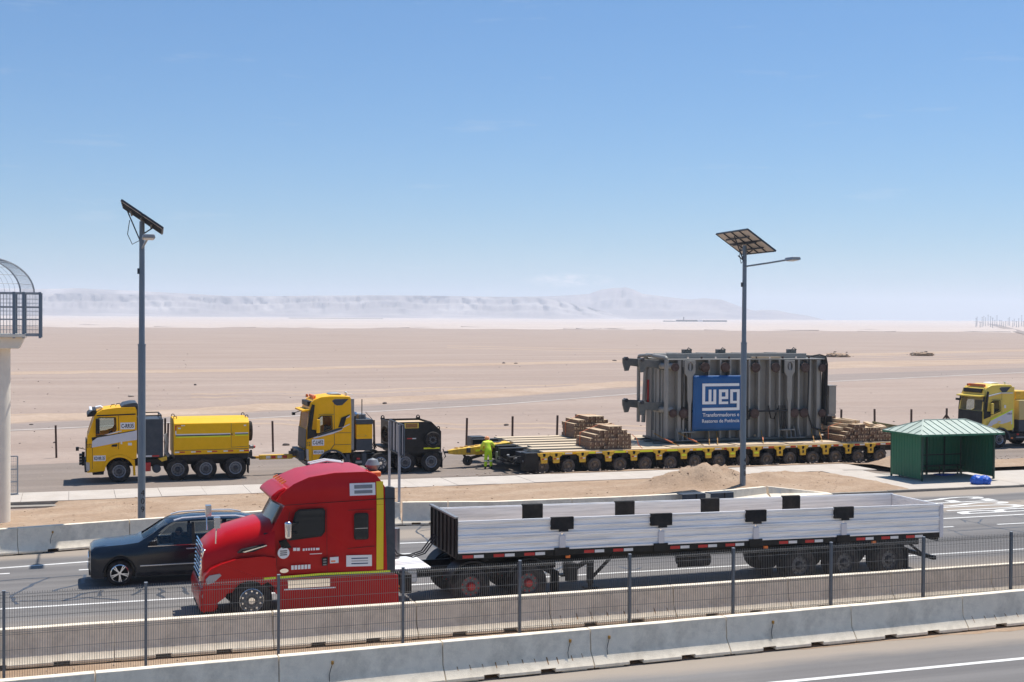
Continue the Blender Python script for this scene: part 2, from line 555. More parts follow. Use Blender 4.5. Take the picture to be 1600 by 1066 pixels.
def boolean_cut(me, cutters):
    """subtract meshes from me, returns the new mesh"""
    ob = bpy.data.objects.new('work', me)
    COL.objects.link(ob)
    tmp = []
    for c in cutters:
        co = bpy.data.objects.new('cut', c)
        COL.objects.link(co)
        md = ob.modifiers.new('b', 'BOOLEAN')
        md.operation = 'DIFFERENCE'
        md.solver = 'EXACT'
        md.object = co
        tmp.append(co)
    bpy.context.view_layer.update()
    out = bpy.data.meshes.new_from_object(ob.evaluated_get(bpy.context.evaluated_depsgraph_get()))
    for t in tmp + [ob]:
        bpy.data.objects.remove(t)
    out.polygons.foreach_set('use_smooth', [True] * len(out.polygons))
    out.set_sharp_from_angle(angle=R(35))
    return out
# ------------------------------------------------------------------ ground materials
def ground_mat(name, cols, streak=(0.03, 0.16, 0.1), fine=2.2, bump=0.5, grav=0.35, bscale=9.0):
    m, t, b = new_mat(name)
    L = t.links.new
    c = t.nodes.new('ShaderNodeTexCoord')
    def nz(scale, stretch, detail=7, rough=0.6):
        mpn = t.nodes.new('ShaderNodeMapping')
        mpn.inputs['Scale'].default_value = stretch
        L(c.outputs['Object'], mpn.inputs['Vector'])
        n = t.nodes.new('ShaderNodeTexNoise')
        n.inputs['Scale'].default_value = scale
        n.inputs['Detail'].default_value = detail
        n.inputs['Roughness'].default_value = rough
        L(mpn.outputs['Vector'], n.inputs['Vector'])
        return n
    a = nz(1.0, streak)
    r = t.nodes.new('ShaderNodeValToRGB')
    r.color_ramp.elements[0].position = 0.32
    r.color_ramp.elements[1].position = 0.70
    r.color_ramp.elements[0].color = cols[0] + (1,)
    r.color_ramp.elements[1].color = cols[2] + (1,)
    e = r.color_ramp.elements.new(0.52)
    e.color = cols[1] + (1,)
    L(a.outputs['Fac'], r.inputs['Fac'])
    f = nz(fine, (1, 1, 1), 8, 0.75)
    x = t.nodes.new('ShaderNodeMixRGB')
    x.blend_type = 'OVERLAY'
    x.inputs['Fac'].default_value = grav
    L(r.outputs['Color'], x.inputs['Color1'])
    L(f.outputs['Fac'], x.inputs['Color2'])
    L(x.outputs['Color'], b.inputs['Base Color'])
    b.inputs['Roughness'].default_value = 0.95
    b.inputs['Specular IOR Level'].default_value = 0.15
    n3 = nz(bscale, (1, 1, 1), 6, 0.7)
    bp = t.nodes.new('ShaderNodeBump')
    bp.inputs['Strength'].default_value = bump
    bp.inputs['Distance'].default_value = 0.05
    L(n3.outputs['Fac'], bp.inputs['Height'])
    L(bp.outputs['Normal'], b.inputs['Normal'])
    return m

sand_m = ground_mat('desert_sand', [(0.315, 0.240, 0.195), (0.350, 0.272, 0.224), (0.385, 0.305, 0.252)], (0.02, 0.10, 0.1), 1.6, 0.35, 0.25)
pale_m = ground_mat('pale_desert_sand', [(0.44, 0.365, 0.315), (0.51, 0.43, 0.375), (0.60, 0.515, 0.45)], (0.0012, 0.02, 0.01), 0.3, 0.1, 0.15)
verge_m = ground_mat('verge_dirt', [(0.34, 0.235, 0.155), (0.385, 0.275, 0.19), (0.44, 0.33, 0.235)], (0.5, 0.8, 0.5), 5.0, 0.9, 0.45, 11)
track_m = ground_mat('orange_sand', [(0.37, 0.27, 0.20), (0.42, 0.315, 0.235), (0.46, 0.355, 0.275)], (0.05, 0.2, 0.2), 1.4, 0.5, 0.3)
apron_m = ground_mat('dusty_asphalt', [(0.205, 0.168, 0.142), (0.24, 0.198, 0.168), (0.285, 0.235, 0.198)], (0.06, 0.5, 0.5), 6.0, 0.3, 0.3, 30)
desert_asphalt = ground_mat('old_grey_asphalt', [(0.26, 0.215, 0.186), (0.285, 0.235, 0.205), (0.31, 0.256, 0.223)], (0.05, 0.4, 0.4), 2.0, 0.1, 0.2)
range_m = ground_mat('range_rock', [(0.17, 0.145, 0.14), (0.25, 0.215, 0.20), (0.36, 0.31, 0.285)], (0.003, 0.003, 0.010), 0.02, 0.0, 0.35)
faint_m = ground_mat('packed_sand', [(0.31, 0.24, 0.198), (0.33, 0.256, 0.212), (0.35, 0.272, 0.225)], (0.05, 0.2, 0.2), 1.4, 0.3, 0.25)
mount_m = ground_mat('mountain_rock', [(0.20, 0.175, 0.17), (0.30, 0.265, 0.25), (0.50, 0.45, 0.42)], (0.003, 0.003, 0.010), 0.02, 0.0, 0.35)

def road_mat():
    """grey asphalt; sand blown in from the edges lies in noisy drifts along the barriers"""
    m, t, b = new_mat('highway_asphalt')
    L = t.links.new
    c = t.nodes.new('ShaderNodeTexCoord')
    sp = t.nodes.new('ShaderNodeSeparateXYZ')
    L(c.outputs['Object'], sp.inputs['Vector'])
    def nz(scale, stretch, detail=7, rough=0.6):
        mpn = t.nodes.new('ShaderNodeMapping')
        mpn.inputs['Scale'].default_value = stretch
        L(c.outputs['Object'], mpn.inputs['Vector'])
        n = t.nodes.new('ShaderNodeTexNoise')
        n.inputs['Scale'].default_value = scale
        n.inputs['Detail'].default_value = detail
        n.inputs['Roughness'].default_value = rough
        L(mpn.outputs['Vector'], n.inputs['Vector'])
        return n
    a = nz(1.0, (0.05, 0.55, 1))
    r = t.nodes.new('ShaderNodeValToRGB')
    r.color_ramp.elements[0].position = 0.3
    r.color_ramp.elements[1].position = 0.7
    r.color_ramp.elements[0].color = (0.175, 0.165, 0.156, 1)
    r.color_ramp.elements[1].color = (0.24, 0.226, 0.213, 1)
    L(a.outputs['Fac'], r.inputs['Fac'])
    f = nz(28.0, (1, 1, 1), 4, 0.8)
    x = t.nodes.new('ShaderNodeMixRGB')
    x.blend_type = 'OVERLAY'
    x.inputs['Fac'].default_value = 0.35
    L(r.outputs['Color'], x.inputs['Color1'])
    L(f.outputs['Fac'], x.inputs['Color2'])
    # tyre-polished lanes and darker oily streaks run along the road, with a few worn patches
    tr = nz(1.0, (0.006, 1.5, 1), 4, 0.55)
    pt = nz(0.22, (0.4, 1.0, 1), 5, 0.6)
    for nnode, lo, hi, dark in ((tr, 0.42, 0.62, 0.80), (pt, 0.50, 0.60, 0.88)):
        rp = t.nodes.new('ShaderNodeValToRGB')
        rp.color_ramp.elements[0].position = lo
        rp.color_ramp.elements[1].position = hi
        rp.color_ramp.elements[0].color = (dark, dark, dark * 1.01, 1)
        L(nnode.outputs['Fac'], rp.inputs['Fac'])
        mm = t.nodes.new('ShaderNodeMixRGB')
        mm.blend_type = 'MULTIPLY'
        mm.inputs['Fac'].default_value = 1.0
        L(x.outputs['Color'], mm.inputs['Color1'])
        L(rp.outputs['Color'], mm.inputs['Color2'])
        x = mm
    # sand drifts: distance to the nearest of three kerb lines, broken up by noise
    w = nz(0.5, (0.25, 1.0, 1), 8, 0.7)
    def near(y0, width):
        s1 = t.nodes.new('ShaderNodeMath'); s1.operation = 'SUBTRACT'
        L(sp.outputs['Y'], s1.inputs[0]); s1.inputs[1].default_value = y0
        s2 = t.nodes.new('ShaderNodeMath'); s2.operation = 'ABSOLUTE'
        L(s1.outputs[0], s2.inputs[0])
        s3 = t.nodes.new('ShaderNodeMath'); s3.operation = 'DIVIDE'
        L(s2.outputs[0], s3.inputs[0]); s3.inputs[1].default_value = width
        s4 = t.nodes.new('ShaderNodeMath'); s4.operation = 'SUBTRACT'
        s4.inputs[0].default_value = 1.0
        L(s3.outputs[0], s4.inputs[1]); s4.use_clamp = True
        return s4.outputs[0]
    def mxx(p, q):
        n = t.nodes.new('ShaderNodeMath'); n.operation = 'MAXIMUM'
        L(p, n.inputs[0]); L(q, n.inputs[1])
        return n.outputs[0]
    d = mxx(mxx(near(26.2, 1.5), near(31.0, 4.6)), near(48.6, 1.6))
    d = mxx(d, near(44.6, 1.5))
    ad = t.nodes.new('ShaderNodeMath'); ad.operation = 'MULTIPLY_ADD'
    L(w.outputs['Fac'], ad.inputs[0]); ad.inputs[1].default_value = 0.9
    L(d, ad.inputs[2])
    rr = t.nodes.new('ShaderNodeValToRGB')
    rr.color_ramp.elements[0].position = 0.62
    rr.color_ramp.elements[1].position = 1.15
    rr.color_ramp.elements[1].color = (0.85, 0.85, 0.85, 1)
    L(ad.outputs[0], rr.inputs['Fac'])
    y = t.nodes.new('ShaderNodeMixRGB')
    y.inputs['Color2'].default_value = (0.33, 0.275, 0.22, 1)
    L(rr.outputs['Color'], y.inputs['Fac'])
    L(x.outputs['Color'], y.inputs['Color1'])
    L(y.outputs['Color'], b.inputs['Base Color'])
    b.inputs['Roughness'].default_value = 0.85
    b.inputs['Specular IOR Level'].default_value = 0.3
    n3 = nz(45.0, (1, 1, 1), 3, 0.7)
    bp = t.nodes.new('ShaderNodeBump')
    bp.inputs['Strength'].default_value = 0.35
    bp.inputs['Distance'].default_value = 0.02
    L(n3.outputs['Fac'], bp.inputs['Height'])
    L(bp.outputs['Normal'], b.inputs['Normal'])
    return m
road_m = road_mat()

ZA = -0.15       # level of the lorry apron and of the plain behind it
def fn(x, y, s=1.0, o=0.0):
    return noise.fractal(Vector((x * s, y * s, o)), 1.0, 2.0, 5)

# ------------------------------------------------------------------ ground, roads
g = MB()
g.add([(-9000, -2500, ZA - 0.01), (12500, -2500, ZA - 0.01), (12500, 11000, ZA - 0.01), (-9000, 11000, ZA - 0.01)], [(0, 1, 2, 3)])
ground = struct(g.build('ground', sand_m))

g = MB()
g.box(-160, 260, 26.6, 49.15, -0.14, 0.0)
highway = struct(g.build('highway_road', road_m))
g = MB()
g.box(-160, 260, 4.0, 26.6, -0.14, 0.0)
near_road = struct(g.build('near_road', road_m))

g = MB()
ym = [26.3 + 0.15 * fn(i * 0.8, 3.3) for i in range(120)]
P, F = [], []
for i in range(120):
    x = -12 + i * 0.45
    P += [(x, ym[i] - 0.1, 0.004), (x, 28.0, 0.02 + 0.03 * abs(fn(x, 9.1, 0.9))), (x, 29.9, 0.004)]
for i in range(119):
    for k in range(2):
        F.append((i * 3 + k, i * 3 + 3 + k, i * 3 + 4 + k, i * 3 + 1 + k))
g.add(P, F)
median = struct(g.build('median_ground', verge_m, smooth=80))

# lorry apron: dusty asphalt, its far edge wandering
g = MB()
P, F = [], []
for i in range(130):
    x = -60 + i * 2.0
    P += [(x, 57.0, ZA), (x, 73.4 + 0.03 * (x - 3) + 0.35 * fn(x, 1.0, 0.12), ZA)]
for i in range(129):
    F.append((2 * i, 2 * i + 2, 2 * i + 3, 2 * i + 1))
g.add(P, F)
apron = struct(g.build('apron_road', apron_m))

# ------------------------------------------------------------------ verge between barrier and footpath, with its heaps
def pl(x, pts):
    if x <= pts[0][0]:
        return pts[0][1]
    for (a, b), (c, d) in zip(pts, pts[1:]):
        if x <= c:
            return b + (d - b) * (x - a) / (c - a)
    return pts[-1][1]
WALL_Y = [(-40, 40.5), (-1.6, 44.6), (1.92, 45.2), (6.19, 45.9), (9.06, 46.5), (11.72, 46.75), (13.3, 46.3), (15.16, 45.95), (21.16, 45.85), (23.0, 46.0), (27.0, 48.3), (32.0, 49.2), (60, 49.3)]
PATH_Y = [(-40, 56.9), (33.2, 56.95), (36.0, 57.2), (36.6, 57.3), (60, 57.3)]
HEAPS = [(27.7, 53.4, 1.5, 1.15, 0.80), (29.2, 53.6, 0.9, 0.9, 0.42), (31.4, 54.2, 1.3, 1.0, 0.34), (26.3, 54.0, 1.3, 1.1, 0.28), (33.6, 55.4, 1.8, 1.0, 0.22)]
def verge_z(x, y):
    z = 0.04 + 0.05 * fn(x, y, 0.55) + 0.03 * fn(x, y, 1.9, 4.0)
    for hx, hy, sx, sy, h in HEAPS:
        q = ((x - hx) / sx) ** 2 + ((y - hy) / sy) ** 2
        z += h * math.exp(-q * 0.9) * (1 + 0.38 * fn(x, y, 1.1, 8.0) + 0.16 * fn(x, y, 4.0, 2.0))
    z -= 0.75 * math.exp(-(((x + 2.0) / 1.1) ** 2 + ((y - 56.6) / 1.0) ** 2))     # hollow by the culvert
    z += 0.10 * math.exp(-((y - pl(x, WALL_Y) - 3) / 3.0) ** 2)
    return z
g = MB()
NX, NY = 240, 44
P, F = [], []
for i in range(NX):
    x = -24 + 60.4 * i / (NX - 1)
    a, b = pl(x, WALL_Y) + 0.1, pl(x, PATH_Y)
    for j in range(NY):
        y = a + (b - a) * j / (NY - 1)
        z = verge_z(x, y)
        if j == 0:
            z = -0.02
        if j == NY - 1 and x > -0.6:
            z = 0.02
        P.append((x, y, z))
for i in range(NX - 1):
    for j in range(NY - 1):
        F.append((i * NY + j, i * NY + NY + j, i * NY + NY + j + 1, i * NY + j + 1))
g.add(P, F)
verge = struct(g.build('verge_ground', verge_m, smooth=80))

# loose ridge of earth along the far edge of the footpath, and the dirt beside the bus shelter
g = MB()
P, F = [], []
NX, NY = 200, 9
for i in range(NX):
    x = 17.0 + 50.0 * i / (NX - 1)
    y0 = 59.85 if x < 39.6 else max(55.9, 59.85 - (x - 39.6) * 2.2)
    for j in range(NY):
        t = j / (NY - 1)
        y = y0 + (61.0 + 0.15 * fn(x, 2, 0.7) - y0) * t
        prof = math.sin(PI * min(1.0, t * 1.02))
        z = ZA - 0.012 + (0.2 + 0.035) * (1 - t) + (0.16 + 0.12 * fn(x, y, 0.8)) * prof * pl(x, [(17, 0.0), (25, 0.4), (32, 0.55), (60, 0.7)])
        z += 0.55 * math.exp(-(((x - 42.3) / 1.5) ** 2 + ((y - 58.4) / 0.8) ** 2))
        P.append((x, y, z))
for i in range(NX - 1):
    for j in range(NY - 1):
        F.append((i * NY + j, i * NY + NY + j, i * NY + NY + j + 1, i * NY + j + 1))
g.add(P, F)
ridge = struct(g.build('dirt_ridge_ground', verge_m, smooth=80))

# ------------------------------------------------------------------ footpath slabs, shelter pad, kerb
g = MB()
g.prism([(-40, 56.9), (33.2, 56.95), (36.6, 57.35), (35.9, 49.35), (60, 49.35), (60, 54.6), (43.5, 55.0), (38.9, 55.9), (40.0, 59.9), (-40, 59.9)], 0, 0)
g.v = [(x, z, (-0.13 if i < 10 else 0.0)) for i, (x, y, z) in enumerate(g.v)]
footpath = struct(g.build('footpath', kerb_m))
x = -21.0
k = 0
while x < 38.6:
    w = 1.9
    s = MB()
    y0a, y0b = pl(x, PATH_Y), pl(x + w, PATH_Y)
    if x + w > 36.6:
        y0b = 56.9
    s.prism([(x + 0.006, y0a), (x + w - 0.006, y0b), (x + w - 0.006, 59.9), (x + 0.006, 59.9)], 0, 0)
    dz = rnd.uniform(-0.006, 0.006)
    s.v = [(a, c, (0.003 if i < 4 else 0.05 + dz)) for i, (a, b, c) in enumerate(s.v)]
    s.build('slab', pave_m, footpath, bevel=0.006)
    x += w
# slabs of the shelter pad (the first column is cut slantwise to meet the footpath)
for (ax, ay), (bx, by), (cx, cy), (dx, dy) in [
        ((36.55, 56.2), (38.75, 56.2), (38.9, 56.85), (36.62, 57.3)),
        ((36.25, 52.8), (38.75, 52.8), (38.75, 56.19), (36.54, 56.19)),
        ((35.93, 49.36), (38.75, 49.36), (38.75, 52.79), (36.24, 52.79))]:
    s = MB()
    s.prism([(ax, ay), (bx, by), (cx, cy), (dx, dy)], 0, 0)
    s.v = [(a, c, (0.003 if i < 4 else 0.052)) for i, (a, b, c) in enumerate(s.v)]
    s.build('slab', pave_m, footpath, bevel=0.006)
for i in range(10):
    for j, (ya, yb) in enumerate(((49.36, 51.9), (51.91, 54.6))):
        s = MB()
        s.box(38.76 + i * 2.1, 38.76 + i * 2.1 + 2.09, ya, yb, 0.003, 0.052 + rnd.uniform(-0.004, 0.004))
        s.build('slab', pave_m, footpath, bevel=0.006)
kx = 31.9
ks = MB()
ks.box(0, 1.04, 0, 0.16, -0.05, 0.10)
kme = ks.mesh('kerb_stone', kerb_m)
while kx < 60:
    inst('kerb_stone', kme, footpath, (kx, 49.18, rnd.uniform(-0.01, 0.012)), (0, 0, rnd.uniform(-0.008, 0.008)))
    kx += 1.05

# ------------------------------------------------------------------ painted markings and sealed cracks
def strip(name, pts, w, z, mat):
    g = MB()
    P, F = [], []
    for i, p in enumerate(pts):
        a = Vector(pts[max(i - 1, 0)]); b = Vector(pts[min(i + 1, len(pts) - 1)])
        d = (b - a).normalized()
        n = Vector((-d.y, d.x))
        ww = w[i] if isinstance(w, (list, tuple)) else w
        P += [(p[0] + n.x * ww / 2, p[1] + n.y * ww / 2, z), (p[0] - n.x * ww / 2, p[1] - n.y * ww / 2, z)]
    for i in range(len(pts) - 1):
        F.append((2 * i, 2 * i + 1, 2 * i + 3, 2 * i + 2))
    g.add(P, F)
    return struct(g.build(name, mat))
strip('lane_line', [(3, 23.9), (40, 23.88)], 0.17, 0.008, line_m)
strip('lane_line', [(-60, 37.2), (-1.8, 36.25), (13, 35.95), (28, 35.62), (80, 34.7)], 0.15, 0.008, line_m)
strip('lane_line', [(-60, 36.9), (-20, 40.2), (-2.0, 42.2), (0.5, 42.52), (8, 43.1), (14, 42.6), (24, 42.2), (32.4, 42.06), (90, 42.1)], 0.16, 0.008, line_m)
for k in range(-2, 16):
    xa = -3.95 + 4.17 * k
    ya = pl(xa, [(-2, 41.25), (31, 40.3), (60, 39.6)])
    yb = pl(xa + 2.2, [(-2, 41.25), (31, 40.3), (60, 39.6)])
    strip('lane_dash', [(xa, ya), (xa + 2.2, yb)], 0.14, 0.008, line_m)
# bus-lane word, read by a driver coming from the right
pa, pb = atz(1470, 794), atz(1562, 792)
bme = text_mesh('BUSES', 1.0, line_m, extrude=0.0, sx=1.0)
xs = [v.co.x for v in bme.vertices]; ys = [v.co.y for v in bme.vertices]
cx, cyy, ww, hh = (max(xs) + min(xs)) / 2, (max(ys) + min(ys)) / 2, max(xs) - min(xs), max(ys) - min(ys)
bme.transform(Matrix.Diagonal((4.3 / ww, 4.3 / hh, 1, 1)) @ Matrix.Translation((-cx, -cyy, 0)))
bo = struct(inst('bus_lane_marking', bme, None, (36.1, 44.95, 0.008), (0, 0, PI / 2)))

def crack(pts, base, sc, w=0.09):
    w3 = []
    for (a, b) in pts:
        p = atz(base[0] + a / sc[0], base[1] + b / sc[0])
        w3.append((p.x, p.y))
    fine = []
    for (a, b), (c, d) in zip(w3, w3[1:]):
        n = max(2, int(math.hypot(c - a, d - b) / 0.25))
        for i in range(n):
            t = i / n
            fine.append((a + (c - a) * t + rnd.uniform(-0.04, 0.04), b + (d - b) * t + rnd.uniform(-0.04, 0.04)))
    fine.append(w3[-1])
    strip('crack_seal', fine, [w * rnd.uniform(0.6, 1.3) for _ in fine], 0.004, tar_m)
for pts in ([(0, 115), (110, 105), (235, 98), (390, 88)], [(235, 98), (160, 130), (70, 175), (55, 190), (80, 225)],
            [(0, 168), (40, 170)], [(95, 208), (300, 210), (420, 192), (560, 205)], [(300, 210), (400, 172), (480, 160)],
            [(250, 162), (390, 125), (402, 85)], [(630, 182), (665, 155), (690, 150)], [(750, 150), (770, 165), (745, 180), (775, 195)],
            [(860, 145), (890, 178)], [(480, 160), (470, 185)]):
    crack(pts, (0, 870), (3.019,), 0.10)
for pts in ([(700, 460), (960, 510), (1100, 555), (1300, 590), (1600, 640)], [(960, 510), (1030, 455)],
            [(530, 600), (640, 625), (940, 600), (1140, 590), (1600, 565)], [(640, 625), (760, 680), (900, 700)],
            [(740, 465), (790, 500)], [(1450, 415), (1600, 440)], [(1300, 300), (1600, 320)], [(1150, 180), (1560, 215)], [(500, 160), (860, 150)]):
    crack(pts, (1420, 760), (8.89,), 0.06)
for pts in ([(1000, 40), (1060, 60), (1150, 75)], [(1110, 30), (1060, 60)], [(940, 110), (1010, 90), (1060, 60)], [(1290, 75), (1360, 90), (1400, 80)]):
    crack(pts, (530, 860), (2.963,), 0.07)
for pts in ([(560, 900), (700, 870), (860, 880), (990, 850)], [(700, 870), (650, 830), (690, 800)], [(1230, 890), (1330, 860), (1430, 870)], [(1330, 860), (1350, 830)],
            [(655, 830), (760, 815), (900, 822)], [(1180, 905), (1240, 880)]):
    crack(pts, (0, 0), (1.0,), 0.07)

# ------------------------------------------------------------------ old road and sandy banks out on the plain
def px_band(name, up, lo, z, mat, n=60, wob=0.0, hump=0.0):
    g = MB()
    P, F = [], []
    m = 3 if hump else 2
    for i in range(n):
        t = i / (n - 1)
        x = up[0][0] + (up[-1][0] - up[0][0]) * t
        a, b = atz(x, pl(x, lo), ZA), atz(x, pl(x, up), ZA)
        wv = wob * fn(x * 0.02, 5.0 + z * 900, 1.0)
        P.append((a.x, a.y + wv, z))
        if hump:
            c = (a + b) / 2
            P.append((c.x, c.y, z + hump * (0.7 + 0.5 * fn(c.x, c.y, 0.08))))
        P.append((b.x, b.y + wv, z))
    for i in range(n - 1):
        for k in range(m - 1):
            F.append((i * m + k, i * m + m + k, i * m + m + k + 1, i * m + k + 1))
    g.add(P, F)
    return struct(g.build(name, mat, smooth=80))
px_band('desert_road', [(-500, 676), (15, 663), (380, 646), (780, 622), (1000, 605), (1300, 585), (1600, 575), (2200, 560)],
        [(-500, 692), (15, 674), (130, 669), (380, 655.5), (780, 633), (1000, 615.5), (1300, 597), (1600, 583), (2200, 566)], ZA - 0.003, desert_asphalt, 80)
px_band('desert_road_line', [(-500, 689), (15, 672), (130, 667), (380, 654.2), (780, 631.6), (1000, 614.2), (1300, 595.7), (1600, 581.8), (2200, 565.5)],
        [(-500, 690), (15, 673), (130, 668), (380, 655.2), (780, 632.5), (1000, 615.0), (1300, 596.4), (1600, 582.4), (2200, 565.9)], ZA + 0.004, faded_line, 80)
px_band('sand_bank_ground', [(-500, 666), (15, 652), (380, 636), (780, 612), (1000, 596), (1300, 565), (1600, 561), (2200, 548)],
        [(-500, 674), (15, 661), (380, 644), (780, 620), (1000, 603), (1300, 576), (1600, 568), (2200, 555)], ZA - 0.004, track_m, 160, 1.2, 0.5)
px_band('sand_track_ground', [(-500, 586), (20, 581), (400, 576), (800, 566), (1000, 562), (1200, 556), (1600, 546), (2200, 536)],
        [(-500, 590), (20, 585.5), (400, 580), (800, 570), (1000, 566), (1200, 560), (1600, 549), (2200, 539)], ZA - 0.004, track_m, 160, 2.5, 0.25)

# old wheel tracks wandering over the plain, a shade darker or paler than the sand
for k in range(7):
    yy = 545 + 19 * k + rnd.uniform(-4, 4)
    sl = rnd.uniform(-0.035, 0.02)
    xa, xb = rnd.choice(((-300, 900), (300, 1900), (-300, 1900), (700, 1900)))
    w = 0.5 + 0.055 * (yy - 520) * 0.25
    for off in (0.0, 2.6 + (yy - 520) * 0.03):
        y1, y2 = yy + sl * (xa - 800) + off, yy + sl * (xb - 800) + off
        px_band('wheel_track_ground', [(xa, y1), ((xa + xb) / 2, (y1 + y2) / 2 + 2), (xb, y2)], [(xa, y1 + w), ((xa + xb) / 2, (y1 + y2) / 2 + 2 + w), (xb, y2 + w)], ZA - 0.007 + 0.0003 * k, faint_m if k % 3 else track_m, 90, 2.2)

# the pale far plain, rising slowly towards the foot of the mountains
def far_z(D):
    return ZA - 0.008 + 15.0 * max(0.0, (D - 1300) / 3700) ** 1.3
def pol(px, D):
    d = ray(px, 502)
    h = math.hypot(d.x, d.y)
    return d.x / h * D, d.y / h * D
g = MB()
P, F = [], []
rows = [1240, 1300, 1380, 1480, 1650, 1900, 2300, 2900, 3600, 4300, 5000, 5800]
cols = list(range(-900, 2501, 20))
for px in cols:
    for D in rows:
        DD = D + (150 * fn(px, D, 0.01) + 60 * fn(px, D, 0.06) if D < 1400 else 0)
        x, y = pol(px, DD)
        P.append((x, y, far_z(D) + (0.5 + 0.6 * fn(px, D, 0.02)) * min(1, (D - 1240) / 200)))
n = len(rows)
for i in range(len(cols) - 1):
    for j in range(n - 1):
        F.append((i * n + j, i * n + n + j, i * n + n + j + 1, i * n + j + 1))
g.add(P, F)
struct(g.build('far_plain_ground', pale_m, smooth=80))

# ------------------------------------------------------------------ mountains: a mesa wall on the left, a peaked range behind
def hor(px):
    return 501.5 + 0.006 * (px - 800)
def range_mesh(name, prof, x0, x1, step, D0, Dc, run, gul, seed, fr, mat=None):
    """gentle fan from D0 to Dc, then a gullied wall rising over 'run' metres to the skyline, then the flat top"""
    g = MB()
    P, F = [], []
    cols = [x0 + step * i for i in range(int((x1 - x0) / step) + 1)]
    NF, NW, NT = 6, 22, 3
    NR = NF + NW + NT
    base = far_z(D0)
    for px in cols:
        top = max(base, (hor(px) - pl(px, prof)) / FPX * (Dc + run * 0.7) + CAM_H)
        hh = top - base
        foot = 0.16 + 0.10 * noise.noise(Vector((px * 0.012, seed, 1)))
        for j in range(NR):
            if j < NF:
                t = j / NF
                D, z = D0 + (Dc - D0) * t, base - 1.0 + hh * foot * t ** 1.5
            elif j < NF + NW:
                q = (j - NF) / (NW - 1)
                rid = 1 - 2 * abs(noise.noise(Vector((px * fr + q * 0.5, q * 0.8, seed))))
                rid2 = 1 - 2 * abs(noise.noise(Vector((px * fr * 3.1 - q * 0.8, q * 1.6 + 3, seed))))
                rid3 = noise.noise(Vector((px * fr * 0.3, q * 0.7 + 9, seed)))
                env = math.sin(PI * min(1, q * 0.85 + 0.08))
                D = Dc + run * q + gul * env * (0.6 * rid + 0.35 * rid2 + 0.5 * rid3) * min(1.0, hh / 60)
                z = base - 1.0 + hh * (foot + (1 - foot) * (q ** 0.9 + 0.05 * math.sin(q * 17 + rid3 * 4) * env))
            else:
                k = j - NF - NW + 1
                D, z = Dc + run * (1 + 0.9 * k), top - 1.0 + 1.2 * noise.noise(Vector((px * 0.02, k, seed)))
            x, y = pol(px, D)
            P.append((x, y, z))
    for i in range(len(cols) - 1):
        for j in range(NR - 1):
            F.append((i * NR + j, i * NR + NR + j, i * NR + NR + j + 1, i * NR + j + 1))
    g.add(P, F)
    return struct(g.build(name, mat or mount_m, smooth=70))
range_mesh('mountains', [(-1200, 440), (-300, 448), (0, 460), (60, 461), (120, 459), (210, 461), (330, 462.5), (420, 462.5), (500, 461.5), (650, 461), (760, 462.5), (830, 463.5), (870, 468), (930, 482), (980, 497), (1000, 503)],
           -1000, 1000, 3, 5000, 6000, 190, 75, 3.1, 0.040)
range_mesh('mountains', [(-1200, 436), (-300, 444), (0, 453), (60, 454), (120, 452), (210, 455), (330, 461), (420, 466), (500, 475)],
           -1000, 500, 6, 6300, 6500, 260, 40, 5.3, 0.03)
range_mesh('mountains', [(600, 470), (700, 466), (800, 462), (850, 461.5), (890, 460), (920, 457.5), (940, 450.5), (958, 448), (978, 447), (988, 450), (1005, 458), (1030, 461), (1058, 465), (1078, 467), (1100, 465), (1128, 467.5), (1145, 474),
                         (1165, 482), (1180, 485), (1190, 483.5), (1212, 484), (1235, 489), (1262, 493), (1275, 496), (1300, 502.5), (1320, 506)],
           620, 1320, 3, 6200, 7000, 620, 230, 9.4, 0.022, range_m)

# ------------------------------------------------------------------ air: one even box of haze over everything
hz, ht, hb = new_mat('haze_air')
ht.nodes.remove(hb)
vol = ht.nodes.new('ShaderNodeVolumePrincipled')
vol.inputs['Color'].default_value = (0.83, 0.90, 1.0, 1)
vol.inputs['Density'].default_value = 0.000155
vol.inputs['Anisotropy'].default_value = 0.2
ht.links.new(vol.outputs['Volume'], ht.nodes['Material Output'].inputs['Volume'])
g = MB()
g.box(-9600, 13000, -2900, 11500, -2.2, 262)
hazeo = g.build('haze', hz, smooth=None)
hazeo['kind'] = 'stuff'
# ------------------------------------------------------------------ concrete barriers
ORD = ['first', 'second', 'third', 'fourth', 'fifth', 'sixth', 'seventh', 'eighth', 'ninth', 'tenth', 'eleventh', 'twelfth', 'thirteenth']
def barrier_mesh(L, hs=(0.85, 0.85), seed=0):
    """safety-shape barrier of length L along x, front foot at y = 0, height may fall from hs[0] to hs[1]"""
    prof = [(0.0, 0.035), (0.0, 0.10), (0.20, 0.36), (0.235, 0.85), (0.435, 0.85), (0.47, 0.36), (0.67, 0.10), (0.67, 0.035)]
    g = MB()
    rings = []
    N = 10
    for i in range(N + 1):
        t = i / N
        x = 0.009 + (L - 0.018) * t
        H = hs[0] + (hs[1] - hs[0]) * t
        ring = []
        for (y, z) in prof:
            zz = z if z < 0.2 else 0.10 + (z - 0.10) * (H - 0.10) / 0.75
            w = 0.006 * noise.noise(Vector((x * 1.3 + seed * 7.1, z * 3, seed)))
            ring.append((x, y + w, zz + (0.006 * noise.noise(Vector((x * 0.9, 5.0, seed))) if z > 0.8 else 0)))
        rings.append(ring)
    g.loft(rings)
    return g
def notch_cut(me, L):
    cs = []
    for t in (0.30, 0.68):
        c = MB()
        c.box(L * t - 0.17, L * t + 0.17, -0.2, 0.9, -0.05, 0.115)
        cs.append(c.mesh('cutter', concrete, None))
    return boolean_cut(me, cs)
foot_bm = MB()
foot_bm.box(-0.3, 0.3, 0.06, 0.61, 0.0, 0.036)
